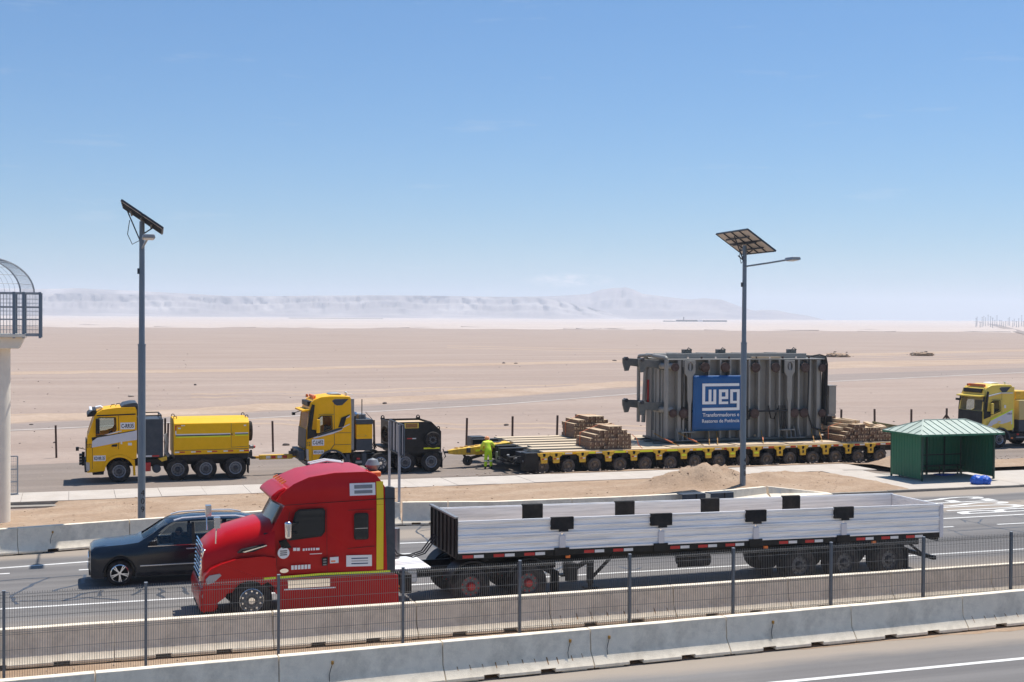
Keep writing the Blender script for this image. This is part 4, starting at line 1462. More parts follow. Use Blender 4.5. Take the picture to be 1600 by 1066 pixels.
for (px, py, w, lab) in ((1308, 558, 3.2, 'heap of pale rubble on the plain just right of the transformer top'), (1441, 556, 3.4, 'heap of pale rubble on the plain above the shelter')):
    p = atz(px, py, ZA)
    t = thing('rubble_heap', lab, 'rubble heap', (p.x, p.y, ZA - 0.02), 0, 'rubble heaps on the plain')
    inst('heap', lump('heap', w * 0.85, w * 0.7, 0.55, verge_m, px * 0.3, 4, 0.5), t)
    st = stones('rubble', [(rnd.gauss(0, w * 0.4), rnd.gauss(0, w * 0.25), 0.0 + abs(rnd.gauss(0, 0.4)), rnd.uniform(0.10, 0.35)) for _ in range(60)], rock_pale)
    st.parent = t
    sd = stones('rubble', [(rnd.gauss(0, w * 0.4), rnd.gauss(0, w * 0.25), 0.0 + abs(rnd.gauss(0, 0.5)), rnd.uniform(0.08, 0.22)) for _ in range(14)], rock_m)
    sd.parent = t
# far solar rows
sp_bm = MB(); sp_bm.box(-3.2, 3.2, -2, 2, 1.2, 2.6); sp_bm.box(-0.3, 0.3, -0.3, 0.3, -1, 1.2)
sp_me = sp_bm.mesh('solar_table', steel_dark)
for k in range(34):
    px = 453 + k * 4.35
    D = 4000
    x, y = pol(px, D)
    tag(inst('solar_table', sp_me, None, (x, y, far_z(D) + 0.6), (0, 0, -YAW)), 'tiny dark solar table in a long row at the foot of the mesa', 'solar panel', 'row of tiny panels far across the plain')
def far_box(px0, px1, D, h, mat, name, par, z0=0.0):
    x0, y0 = pol(px0, D); x1, y1 = pol(px1, D)
    g = MB(); L = math.hypot(x1 - x0, y1 - y0)
    g.box(0, L, 0, 18, z0, h)
    o = g.build(name, mat, par); o.rotation_euler = (0, 0, math.atan2(y1 - y0, x1 - x0))
    o.location = (x0, y0, 0)
    return o
t = thing('plant_building', 'long low dark plant building on the horizon under the peak', 'building', (0, 0, far_z(3600) - 0.5))
far_box(1056, 1090, 3600, 6.0, steel_dark, 'hall', t)
far_box(1090.2, 1098, 3600, 6.5, white_p, 'white_hall', t)
far_box(1098.2, 1136, 3600, 5.2, steel_dark, 'shed', t)
far_box(1067.5, 1069, 3595, 14, steel_dark, 'tower', t)
far_box(1036, 1055.8, 3600, 3.0, steel_dark, 'tank_row', t)
for k in range(26):
    px = 1524 + k * 3.4 + rnd.uniform(-1.2, 1.2)
    D = 2100 + rnd.uniform(-200, 500)
    h = rnd.uniform(8, 17) * D / 2000
    x, y = pol(px, D)
    g = MB(); g.cyl((0, 0, -1), (0, 0, h), 0.55, 0.3, 6); g.box(-1.6, 1.6, -0.2, 0.2, h - 1.0, h - 0.6)
    tag(g.build('power_pole', galv, None, (x, y, far_z(D))), 'one of the thin poles bunched on the horizon at the right', 'pole', 'thin poles on the right horizon')
px_pts_a = [atz(1513, 508.3, ZA), atz(1540, 510.5, ZA), atz(1580, 518, ZA), atz(1640, 533, ZA), atz(1800, 575, ZA)]
px_pts_b = [atz(1516, 508.0, ZA), atz(1552, 510.5, ZA), atz(1600, 518.5, ZA), atz(1680, 533, ZA), atz(1860, 575, ZA)]
g = MB()
P = []
for a, b in zip(px_pts_a, px_pts_b):
    za = max(0.0, far_z(a.length) - ZA) + ZA + 0.25
    P += [(a.x, a.y, za), (b.x, b.y, za)]
g.add(P, [(2 * i, 2 * i + 1, 2 * i + 3, 2 * i + 2) for i in range(4)])
struct(g.build('distant_road', desert_asphalt))
# ------------------------------------------------------------------ wheels
def wheel_meshes(r, w, rr, tyre_mat, rim_mat, style='flat', hubm=None):
    t = MB()
    t.lathe([(rr, 0.035), (rr + 0.015, 0.012), (r * 0.86, 0.0), (r * 0.95, 0.012), (r * 0.985, 0.04), (r, 0.055), (r, w * 0.5 - 0.012), (r - 0.014, w * 0.5 - 0.008), (r - 0.014, w * 0.5 + 0.008), (r, w * 0.5 + 0.012),
             (r, w - 0.055), (r * 0.985, w - 0.04), (r * 0.95, w - 0.012), (r * 0.86, w), (rr, w - 0.035)], (0, 0, 0), 44, closed=True)
    tm = t.mesh('tyre', tyre_mat, 40)
    m = MB()
    if style == 'alloy':
        m.lathe([(rr + 0.012, 0.028), (rr - 0.012, 0.022), (rr - 0.03, 0.06), (rr - 0.035, 0.16), (0.0, 0.16)], (0, 0, 0), 40, mi=1, caps=False)
        m.lathe([(rr + 0.012, 0.026), (rr - 0.014, 0.018), (rr - 0.02, 0.04), (rr + 0.005, 0.045)], (0, 0, 0), 40, closed=True)
        for k in range(5):
            for s in (-0.13, 0.13):
                a = 2 * PI * k / 5 + 0.3 + s
                a0 = 2 * PI * k / 5 + 0.3 + s * 0.45
                m.bar((0.05 * math.cos(a0), 0.035, 0.05 * math.sin(a0)), ((rr - 0.01) * math.cos(a), 0.03, (rr - 0.01) * math.sin(a)), 0.03, 0.035, up=(0, 1, 0))
        m.lathe([(0.0, 0.012), (0.055, 0.014), (0.06, 0.05)], (0, 0, 0), 16, caps=False)
    else:
        if style == 'flat':
            m.lathe([(rr + 0.016, 0.030), (rr - 0.006, 0.022), (rr - 0.028, 0.05), (rr - 0.045, 0.075)], (0, 0, 0), 40, caps=False)
            m.lathe([(rr - 0.045, 0.076), (rr * 0.70, 0.055), (rr * 0.62, 0.035), (rr * 0.50, 0.035), (rr * 0.44, 0.06), (0, 0.06)], (0, 0, 0), 40, mi=3, caps=False)
            m.lathe([(0, -0.005), (rr * 0.27, 0.0), (rr * 0.34, 0.03), (rr * 0.36, 0.065)], (0, 0, 0), 20, mi=1, caps=False)
            br_ = rr * 0.54
        else:
            m.lathe([(rr + 0.016, 0.030), (rr - 0.006, 0.022), (rr - 0.028, 0.08)], (0, 0, 0), 40, caps=False)
            m.lathe([(rr - 0.028, 0.081), (rr - 0.045, 0.14), (rr * 0.70, 0.15), (rr * 0.50, 0.13), (0, 0.13)], (0, 0, 0), 40, mi=3, caps=False)
            m.lathe([(0, 0.0), (rr * 0.30, 0.005), (rr * 0.38, 0.05), (rr * 0.42, 0.135)], (0, 0, 0), 20, mi=1, caps=False)
            br_ = rr * 0.55
        for k in range(10):
            a = 2 * PI * k / 10
            y = 0.018 if style == 'flat' else 0.095
            m.cyl((br_ * math.cos(a), y, br_ * math.sin(a)), (br_ * math.cos(a), y + 0.03, br_ * math.sin(a)), 0.016, n=6, mi=2)
            a += PI / 10
            m.cyl((rr * 0.76 * math.cos(a), (0.055 if style == 'flat' else 0.13), rr * 0.76 * math.sin(a)), (rr * 0.76 * math.cos(a), 0.16, rr * 0.76 * math.sin(a)), 0.026, n=8, mi=1)
    rm = m.mesh('rim', [rim_mat, hubm or hub_dark, steel_grey, wheel_dish if rim_mat is not rim_brown else rim_brown], 35)
    return tm, rm
WH = {
    'front': wheel_meshes(0.53, 0.36, 0.30, tyre_m, rim_m, 'flat'),
    'rear': wheel_meshes(0.53, 0.60, 0.30, tyre_m, rim_m, 'dish'),
    'alu': wheel_meshes(0.53, 0.33, 0.305, tyre_m, rim_alu, 'flat', rim_alu),
    'drive': wheel_meshes(0.52, 0.60, 0.30, tyre_m, steel_dark, 'dish', red_tape),
    'trailer': wheel_meshes(0.52, 0.60, 0.30, tyre_m, hub_dark, 'dish'),
    'mod': wheel_meshes(0.375, 0.24, 0.225, tyre_dusty, rim_brown, 'dish', rim_brown),
    'car': wheel_meshes(0.365, 0.25, 0.25, tyre_m, rim_alu, 'alloy', black),
    'spare': wheel_meshes(0.42, 0.30, 0.25, tyre_m, black_matt, 'dish', black_matt),
}
def wheel(parent, kind, x, y, z, far=False, rz=0.0):
    e = bpy.data.objects.new('wheel', None); COL.objects.link(e)
    e.parent = parent; e.location = (x, y, z); e.empty_display_size = 0.2
    e.rotation_euler = (0, rnd.uniform(0, 6.28), (PI if far else 0) + rz)
    e.rotation_mode = 'YXZ'
    inst('tyre', WH[kind][0], e)
    inst('rim', WH[kind][1], e)
    return e
def axle(parent, kind, x, z, width, kf=None):
    wheel(parent, kind, x, 0.0, z)
    wheel(parent, kf or kind, x, width, z, far=True)

def solid(pts, y0, y1, bevel, fnmap=None, seg=3):
    """prism with its edges rounded already, as a mesh for cutting"""
    g = MB(); g.prism(pts, y0, y1)
    if fnmap: g.map(fnmap)
    ob = g.build('work', white_p, bevel=bevel, seg=seg)
    ob.modifiers['edge'].angle_limit = R(20)
    bpy.context.view_layer.update()
    me = bpy.data.meshes.new_from_object(ob.evaluated_get(bpy.context.evaluated_depsgraph_get()))
    bpy.data.objects.remove(ob)
    return me
def cutbox(pts, y0, y1):
    g = MB(); g.prism(pts, y0, y1); return g.mesh('cutter', white_p, None)
def cutcyl(x, z, r, y0, y1):
    g = MB(); g.cyl((x, y0, z), (x, y1, z), r, n=36); return g.mesh('cutter', white_p, None)
def setmat(me, mats):
    me.materials.clear()
    for m in (mats if isinstance(mats, (list, tuple)) else [mats]): me.materials.append(m)
    return me
def plate_part(name, pts, y0, y1, mat, parent, holes=(), bevel=0, label=None):
    g = MB(); g.plate(pts, list(holes), y0, y1)
    return g.build(name, mat, parent, bevel=bevel, label=label)
def bx(name, x0, x1, y0, y1, z0, z1, mat, parent, bevel=0.0, label=None):
    g = MB(); g.box(x0, x1, y0, y1, z0, z1)
    return g.build(name, mat, parent, bevel=bevel, label=label)
def shrink(pts, d):
    cx = sum(p[0] for p in pts) / len(pts); cz = sum(p[1] for p in pts) / len(pts)
    out = []
    for x, z in pts:
        L = math.hypot(x - cx, z - cz)
        f = max(0.05, (L - d) / L)
        out.append((cx + (x - cx) * f, cz + (z - cz) * f))
    return out

# ------------------------------------------------------------------ people: one skinned body each
def skin_body(verts, edges, radii, mat, name, parent, sub=2):
    me = bpy.data.meshes.new(name)
    me.from_pydata(verts, edges, [])
    ob = bpy.data.objects.new('work', me); COL.objects.link(ob)
    sk = ob.modifiers.new('skin', 'SKIN')
    sd = me.skin_vertices[0].data if me.skin_vertices else None
    if sd is None:
        bm = bmesh.new(); bm.from_mesh(me); bm.verts.layers.skin.verify(); bm.to_mesh(me); bm.free()
        sd = me.skin_vertices[0].data
    for i, r in enumerate(radii):
        sd[i].radius = r if isinstance(r, tuple) else (r, r)
        sd[i].use_root = (i == 0)
    ss = ob.modifiers.new('sub', 'SUBSURF'); ss.levels = sub; ss.render_levels = sub
    bpy.context.view_layer.update()
    out = bpy.data.meshes.new_from_object(ob.evaluated_get(bpy.context.evaluated_depsgraph_get()))
    bpy.data.objects.remove(ob)
    out.materials.clear(); out.materials.append(mat)
    out.polygons.foreach_set('use_smooth', [True] * len(out.polygons))
    return inst(name, out, parent)
def head_mesh(parent, c, mat, yaw=0.0, pitch=0.0, hairm=None, helmet=None):
    bm = bmesh.new(); bmesh.ops.create_icosphere(bm, subdivisions=4, radius=1.0)
    for v in bm.verts:
        p = v.co
        x, y, z = p.x * 0.078, p.y * 0.098, p.z * 0.118
        if p.z < 0: x *= 1 - 0.22 * (-p.z); y *= 1 - 0.12 * (-p.z)
        fr = max(0.0, -p.y)                             # face towards -y
        y -= 0.028 * math.exp(-((p.x / 0.16) ** 2 + ((p.z + 0.12) / 0.20) ** 2)) * fr      # nose
        y += 0.012 * math.exp(-(((abs(p.x) - 0.36) / 0.16) ** 2 + ((p.z - 0.08) / 0.12) ** 2)) * fr   # eye sockets
        y -= 0.008 * math.exp(-((p.x / 0.3) ** 2 + ((p.z + 0.48) / 0.08) ** 2)) * fr       # lips
        y -= 0.012 * math.exp(-((p.x / 0.3) ** 2 + ((p.z + 0.85) / 0.15) ** 2)) * fr       # chin
        e = math.exp(-(((p.y - 0.1) / 0.16) ** 2 + ((p.z + 0.02) / 0.24) ** 2))
        x += math.copysign(0.018 * e, p.x) if abs(p.x) > 0.8 else 0                        # ears
        v.co = (x, y, z)
    me = bpy.data.meshes.new('head'); bm.to_mesh(me); bm.free()
    me.materials.append(mat)
    me.polygons.foreach_set('use_smooth', [True] * len(me.polygons))
    h = inst('head', me, parent, c, (pitch, 0, yaw))
    g = MB()
    for s in (-1, 1): g.lathe([(0, -0.014), (0.010, -0.009), (0.014, 0)], (s * 0.029, -0.088, 0.012), 10)
    g.build('eye', letter_m, h)
    if hairm:
        bm = bmesh.new(); bmesh.ops.create_icosphere(bm, subdivisions=3, radius=1.0)
        for v in bm.verts:
            p = v.co.copy(); q = 1.0 if (p.z > 0.25 or p.y > 0.0) else 0.90
            if p.z < -0.45: q = 0.8
            v.co = (p.x * 0.085 * q, p.y * 0.105 * q + 0.004, p.z * 0.124 * q + 0.006)
        me = bpy.data.meshes.new('hair'); bm.to_mesh(me); bm.free(); me.materials.append(hairm)
        me.polygons.foreach_set('use_smooth', [True] * len(me.polygons)); inst('hair', me, h)
    if helmet:
        g = MB()
        g.lathe([(0.138, 0.045), (0.128, 0.05), (0.118, 0.10), (0.095, 0.145), (0.05, 0.172), (0, 0.18)], (0, 0, 0), 20, axis='z')
        g.lathe([(0.138, 0.045), (0.138, 0.055), (0.11, 0.06), (0.11, 0.05)], (0, 0, 0), 20, axis='z', closed=True)
        g.box(-0.09, 0.09, -0.185, -0.11, 0.046, 0.056)
        g.build('hard_hat', helmet, h, smooth=50)
    return h
def hand(parent, at, rz, rx=0.0, mat=None):
    e = MB()
    pm_ = []
    e.loft([[(-0.025, 0, -0.012), (0.025, 0, -0.012), (0.025, 0, 0.012), (-0.025, 0, 0.012)],
            [(-0.043, -0.05, -0.014), (0.042, -0.05, -0.014), (0.042, -0.05, 0.014), (-0.043, -0.05, 0.014)],
            [(-0.043, -0.095, -0.012), (0.043, -0.095, -0.012), (0.043, -0.095, 0.012), (-0.043, -0.095, 0.012)]])
    for k, (x, L) in enumerate(((-0.032, 0.062), (-0.011, 0.078), (0.011, 0.082), (0.033, 0.072))):
        e.tube([(x, -0.09, 0), (x, -0.09 - L * 0.5, -0.008), (x, -0.09 - L * 0.85, -0.03), (x, -0.09 - L * 0.9, -0.055)], 0.0088, 6)
    e.tube([(0.035, -0.03, 0), (0.062, -0.055, -0.01), (0.068, -0.085, -0.03)], 0.010, 6)
    o = e.build('hand', mat or skin, parent, smooth=60)
    o.location = at; o.rotation_euler = (rx, 0, rz)
    return o
def seated_driver(label, x, y, z, shirt, facing=-PI / 2, hat=None, group=None):
    """origin at the seat; the person faces local -y and is turned to face the front of the lorry"""
    t = thing('person', label, 'person', (x, y, z), facing, group)
    V = [(0, 0.02, 0.10), (0, 0.05, 0.28), (0, 0.06, 0.46), (0, 0.03, 0.58), (0, 0.0, 0.66),
         (-0.19, 0.03, 0.53), (-0.23, -0.12, 0.33), (-0.17, -0.36, 0.36), (0.19, 0.03, 0.53), (0.23, -0.12, 0.33), (0.17, -0.36, 0.36),
         (-0.10, -0.10, 0.10), (-0.12, -0.46, 0.13), (-0.12, -0.56, -0.28), (0.10, -0.10, 0.10), (0.12, -0.46, 0.13), (0.12, -0.56, -0.28)]
    E = [(0, 1), (1, 2), (2, 3), (3, 4), (3, 5), (5, 6), (6, 7), (3, 8), (8, 9), (9, 10), (0, 11), (11, 12), (12, 13), (0, 14), (14, 15), (15, 16)]
    Rr = [(0.15, 0.12), (0.155, 0.115), (0.175, 0.115), (0.10, 0.08), 0.055, 0.068, 0.050, 0.038, 0.068, 0.050, 0.038, 0.095, 0.075, 0.055, 0.095, 0.075, 0.055]
    skin_body(V, E, Rr, shirt, 'body', t)
    head_mesh(t, (0, -0.02, 0.80), skin, 0, 0, hair, hat)
    for s in (-1, 1): hand(t, (s * 0.165, -0.36, 0.365), s * -0.3)
    return t

# ------------------------------------------------------------------ shared parts for heavy trucks
def tape_row(parent, y, x0, x1, z, n, L=0.34, h=0.06, gap=None):
    """red and white reflective tape along a flank"""
    step = (x1 - x0) / n
    for i in range(n):
        a = x0 + step * i
        bx('reflective_tape', a, a + L * 0.45, y - 0.006, y - 0.001, z, z + h, white_tape, parent)
        bx('reflective_tape', a + L * 0.47, a + L, y - 0.006, y - 0.001, z, z + h, red_tape, parent)
def name_plate(parent, txt, x0, x1, z0, z1, y, size, sx=1.0, dark=True):
    p = bx('name_plate', x0, x1, y - 0.006, y, z0, z1, plate_m, parent)
    me = text_mesh(txt, 1.0, letter_m, extrude=0.002, bold=0.022)
    xs = [v.co.x for v in me.vertices]; ys = [v.co.y for v in me.vertices]
    me.transform(Matrix.Diagonal(((x1 - x0) * 0.86 / (max(xs) - min(xs)), (z1 - z0) * 0.62 / (max(ys) - min(ys)), 1, 1)) @ Matrix.Translation((-(max(xs) + min(xs)) / 2, -(max(ys) + min(ys)) / 2, 0)))
    inst('lettering', me, p, ((x0 + x1) / 2, y - 0.010, (z0 + z1) / 2), (PI / 2, 0, 0))
    return p
def mirror_set(parent, x, y, z, mat, h=0.62):
    g = MB(); g.box(x - 0.09, x + 0.09, y - 0.20, y - 0.09, z, z + h); mb = g.build('mirror', mat, parent, bevel=0.03)
    g = MB(); g.box(x + 0.091, x + 0.096, y - 0.185, y - 0.105, z + 0.03, z + h - 0.03); g.build('mirror_glass', chrome, mb)
    for q0, q1 in (((x, y - 0.13, z + h - 0.04), (x + 0.05, y + 0.03, z + h + 0.04)), ((x, y - 0.13, z + 0.04), (x + 0.05, y + 0.03, z + 0.0))):
        g = MB(); g.bar(q0, q1, 0.04, 0.04); g.build('mirror_arm', black, mb)
def chassis(parent, x0, x1, W, z=0.98):
    g = MB()
    g.box(x0, x1, 0.72, 0.82, z - 0.28, z); g.box(x0, x1, W - 0.82, W - 0.72, z - 0.28, z)
    x = x0 + 0.3
    while x < x1: g.box(x, x + 0.12, 0.82, W - 0.82, z - 0.25, z - 0.05); x += 0.9
    return g.build('chassis_frame', black, parent)

# ================================================================== leading truck
TX, TY = 0.6, 63.9
T = Tracer(TY, TX, ZA)
T.xref = 190
W1 = 2.5
tr1 = thing('ballast_truck', 'leading yellow truck with a long yellow ballast box and the plate C-RR35', 'truck', (TX, TY, ZA))
prof = T.many([(144, 738.5), (136.5, 739), (135, 726), (135.5, 700), (137, 682), (147.5, 651), (151, 645.5), (160, 640.5), (182, 637.5), (211, 636.5), (213.5, 641), (214, 699), (213.5, 717), (206, 718), (164, 736)])
def roof_taper(p):
    if p.z > 3.35:
        f = min(1.0, (p.z - 3.35) / 0.6)
        p.y += (W1 / 2 - p.y) * 0.10 * f
    return p
body = solid(prof, 0, W1, 0.07, roof_taper)
win = T.many([(150.5, 680.5), (153, 656), (156, 653.5), (180, 653.5), (181, 670), (178, 675), (166, 679)])
sw = cutbox(win, -0.5, W1 + 0.5)
cav = cutbox([(x, min(z, 3.3)) for x, z in T.many([(141, 690), (151, 645), (208, 643), (209, 690)])], 0.07, W1 - 0.07)
wsx = T.many([(130, 681), (141, 654), (152, 652), (148, 681)])
ws = cutbox(wsx, 0.16, W1 - 0.16)
wc = T(186.3, 736.8)
arch = cutcyl(wc[0], 0.55, 0.655, -0.5, W1 + 0.5)
cab = weighted(inst('cab', setmat(boolean_cut(body, [cav, sw, ws, arch]), yellow), tr1))
g = MB(); a, b = T(137.6, 681), T(147.3, 653)
g.add([(a[0], 0.15, a[1]), (a[0], W1 - 0.15, a[1]), (b[0], W1 - 0.2, b[1]), (b[0], 0.2, b[1])], [(0, 1, 2, 3)]); g.build('windscreen', screen_glass, tr1)
plate_part('side_window', win, 0.03, 0.036, door_glass, tr1)
plate_part('side_window', win, W1 - 0.036, W1 - 0.03, door_glass, tr1)
plate_part('window_surround', T.many([(149.3, 682.3), (152, 655), (155.5, 652.3), (181, 652.3), (182.2, 671), (179, 676.3), (166, 680.3)]), -0.006, -0.001, black, tr1, [win])
plate_part('side_band', T.many([(143.5, 699.5), (144, 690), (150, 684.5), (166, 681), (214, 672.5), (214, 687.5), (190, 690.5), (160, 696.5)]), -0.005, -0.001, silver_band, tr1)
plate_part('band_edge', T.many([(144, 689.8), (143, 684), (150.5, 682.5), (170, 679.8), (211, 672.4), (211, 673.4), (170, 681), (152, 684)]), -0.008, -0.0015, black, tr1)
plate_part('band_edge', T.many([(162, 680), (180, 675), (190, 673), (190, 674.2), (170, 679.2)]), -0.0085, -0.0055, white_p, tr1)
plate_part('roof_gutter', T.many([(150, 650.5), (152, 648.8), (211.5, 646.5), (211.5, 648.2), (160, 650.5)]), -0.012, 0.05, black, tr1)
for pts in ([(144, 700), (144.6, 700), (144.6, 733), (144, 733)], [(185, 650), (185.7, 650), (185.7, 702), (185, 702)]):
    plate_part('door_seam', T.many(pts), -0.003, -0.0008, black, tr1)
plate_part('door_handle', T.many([(174, 698), (175, 695.2), (183, 694), (183.6, 696.5), (182, 698.2)]), -0.035, -0.004, black, tr1, bevel=0.01)
g = MB(); c_ = T(186.3, 736.8)
pts = [(wc[0] + rr_ * math.cos(a), 0.55 + rr_ * math.sin(a)) for rr_, seq in ((0.78, [0.12 * i for i in range(2, 25)]), (0.66, [0.12 * i for i in range(24, 1, -1)])) for a in seq]
g.plate(pts, [], -0.05, 0.25); g.build('wheel_arch', yellow, tr1, bevel=0.012)
plate_part('mud_flap_panel', T.many([(204, 717), (210.5, 719), (212, 743), (208.5, 743.5), (208, 730)]), -0.03, 0.3, yellow, tr1, bevel=0.01)
plate_part('bumper_step', T.many([(144, 737), (163, 735), (162, 742), (145, 742.5)]), 0.02, 0.4, black_matt, tr1, bevel=0.015)
plate_part('headlamp', T.many([(134.3, 722.5), (140, 723), (140.5, 734), (138, 737), (134.6, 736)]), -0.012, 0.35, lens_m, tr1, bevel=0.01)
g = MB(); x_, z_ = T(135.2, 700); g.box(x_ - 0.03, x_ + 0.01, 0.2, W1 - 0.2, z_ - 0.85, z_ + 0.3); g.build('front_grille', black, tr1)
x_, z_ = T(135, 738)
bx('bumper', x_ - 0.08, x_ + 0.2, 0.1, W1 - 0.1, z_ - 0.02, z_ + 0.5, steel_dark, tr1, 0.02)
g = MB()
for k in range(4): g.box(x_ - 0.32, x_ - 0.08, 0.95 + 0.02 * k, 1.5, z_ + 0.25 + 0.14 * k, z_ + 0.33 + 0.14 * k)
g.box(x_ - 0.2, x_ - 0.06, 1.1, 1.35, z_ + 0.2, z_ + 0.85); g.build('tow_coupling', black, tr1)
g = MB(); q = T(133, 706); g.tube([(q[0], 1.2, q[1]), (q[0] - 0.25, 0.9, q[1] + 0.1), (q[0] - 0.35, 0.2, q[1] + 0.12)], 0.02, 6); g.box(q[0] - 0.42, q[0] - 0.28, 0.02, 0.25, q[1] + 0.05, q[1] + 0.22); g.build('front_mirror', black, tr1)
# sun visor, roof lamps, deflector
plate_part('sun_visor', T.many([(136, 652), (136.5, 648.5), (145, 641.5), (150.5, 641), (151.5, 645), (146, 651)]), 0.06, W1 - 0.06, black, tr1, bevel=0.02)
for k in range(5):
    g = MB(); q = T(142, 645); g.lathe([(0.0, 0), (0.075, 0.0), (0.085, 0.03), (0.07, 0.12)], (q[0] - 0.06, 0.35 + 0.45 * k, q[1] + 0.08), 14, axis='x'); g.build('roof_lamp', white_p, tr1)
plate_part('roof_hatch', T.many([(149, 637.5), (158, 635.5), (162, 638.5), (150, 641)]), 0.5, 1.2, white_p, tr1, bevel=0.02)
plate_part('air_deflector', T.many([(189, 636.8), (194, 632.5), (205, 630), (214.5, 630), (217, 635), (217.5, 650), (213.8, 650), (213.6, 637)]), 0.15, W1 - 0.15, charcoal, tr1, bevel=0.03)
for (px, zz) in ((173, 637.5), (181, 636)):
    g = MB(); q = T(px, zz); g.tube([(q[0], 0.5, q[1]), (q[0] + 0.05, 0.5, q[1] + 0.12), (q[0] + 0.2, 0.5, q[1] + 0.14)], 0.02, 5); g.build('roof_horn', black, tr1)
q = T(152.5, 676); mirror_set(tr1, q[0], 0.0, q[1] - 0.05, black, 0.72)
name_plate(tr1, 'C-RR35', *[v for v in (T(188, 0)[0], T(210.5, 0)[0])], T(0, 671)[1], T(0, 660.5)[1], -0.001, 0.30, 0.86)
name_plate(tr1, 'KD·RR 35', T(146, 0)[0], T(165, 0)[0], T(0, 719.5)[1], T(0, 711)[1], -0.001, 0.22, 0.74)
side_text('072', 0.28, letter_m, tr1, T(136.6, 0)[0] + 0.09, T(0, 696)[1], -0.006, 0.55)
for (a, b, c, d) in ((188.5, 690, 191, 694), (200, 692, 206, 696)):
    p = T.many([(a, b), (c, b), (c, d), (a, d)]); plate_part('sticker', p, -0.009, -0.0055, white_p, tr1)
bx('seat', T(172, 0)[0], T(186, 0)[0], 0.35, 0.95, 1.2, 2.35, interior, tr1, 0.05)
bx('bunk_wall', T(206, 0)[0], T(208, 0)[0], 0.1, W1 - 0.1, 1.2, 2.2, interior, tr1)
bx('dashboard', T(139, 0)[0], T(152, 0)[0], 0.1, W1 - 0.1, 1.45, 2.02, interior, tr1, 0.05)
bx('cab_floor', T(139, 0)[0], T(207, 0)[0], 0.1, W1 - 0.1, 1.15, 1.22, interior, tr1)
g = MB(); q = T(157, 678); g.tube([(q[0] + 0.07 * math.sin(a), 0.65 + 0.22 * math.cos(a), 2.05 + 0.2 * math.sin(a)) for a in [2 * PI * i / 20 for i in range(20)]], 0.018, 6, closed=True); g.build('steering_wheel', black, tr1)
q = T(174.5, 0); seated_driver('driver in a blue shirt at the wheel of the leading yellow truck', TX + q[0], TY + 0.65, ZA + 1.50, blue_shirt)
wheel(tr1, 'front', wc[0], 0.03, 0.53); wheel(tr1, 'front', wc[0], W1 - 0.03, 0.53, far=True)
for px in (278, 322, 368.3):
    x = T(px, 730)[0]; wheel(tr1, 'rear' if px < 300 else 'front', x, 0.02, 0.53); wheel(tr1, 'rear', x, W1 - 0.02, 0.53, far=True)
xr = T(391, 0)[0]
chassis(tr1, T(150, 0)[0], xr, W1)
T.xref = 236
bx('cooling_tower', T(217, 0)[0], T(255, 0)[0], 0.02, W1 - 0.02, T(0, 715)[1], T(0, 655)[1], charcoal, tr1, 0.025)
g = MB()
xa, xb, zt = T(218, 0)[0], T(252, 0)[0], T(0, 655)[1]
for y in (0.1, W1 - 0.15): g.bar((xa, y, zt + 0.16), (xb, y, zt + 0.16), 0.05, 0.05)
for x in (xa, xb): g.bar((x, 0.1, zt + 0.16), (x, W1 - 0.15, zt + 0.16), 0.05, 0.05); g.bar((x, 0.12, zt), (x, 0.12, zt + 0.16), 0.05, 0.05); g.bar((x, W1 - 0.2, zt), (x, W1 - 0.2, zt + 0.16), 0.05, 0.05)
g.build('top_rail', black, tr1)
tape_row(tr1, 0.02, T(228, 0)[0], T(250, 0)[0], T(0, 714)[1], 1, 0.62, 0.07)
bx('fuel_tank', T(220, 0)[0], T(236, 0)[0], 0.1, 0.8, T(0, 737)[1], T(0, 723)[1], red_tape, tr1, 0.03)
g = MB(); q = T(245, 733); g.cyl((q[0], 0.05, q[1]), (q[0], 0.7, q[1]), 0.2, n=18); g.build('air_tank', charcoal, tr1, bevel=0.03)
g = MB(); q = T(240, 725); g.box(q[0] - 0.4, q[0] + 0.5, 0.25, 0.9, q[1] - 0.15, q[1] + 0.2); g.build('battery_box', black, tr1, bevel=0.02)
plate_part('front_fender', T.many([(247, 716.5), (261, 713), (261, 719), (253, 721.5)]), 0.0, 0.5, yellow_dirty, tr1, bevel=0.01)
g = MB()
for k in range(4):
    q = T(257 + k * 1.8, 690); g.tube([(q[0], 0.5 + 0.2 * k, q[1] + 0.3), (q[0] + 0.1, 0.5 + 0.2 * k, q[1] - 0.1), (q[0] + 0.02, 0.5 + 0.2 * k, q[1] - 0.55), (q[0] + 0.2, 0.5 + 0.2 * k, q[1] - 0.8)], 0.03, 6)
g.build('air_hose', white_p, tr1)
g = MB(); q = T(264, 660); g.cyl((q[0] - 0.05, 1.9, 1.0), (q[0] - 0.05, 1.9, 2.9), 0.05, n=8); g.build('hoist_post', rusty_post, tr1)
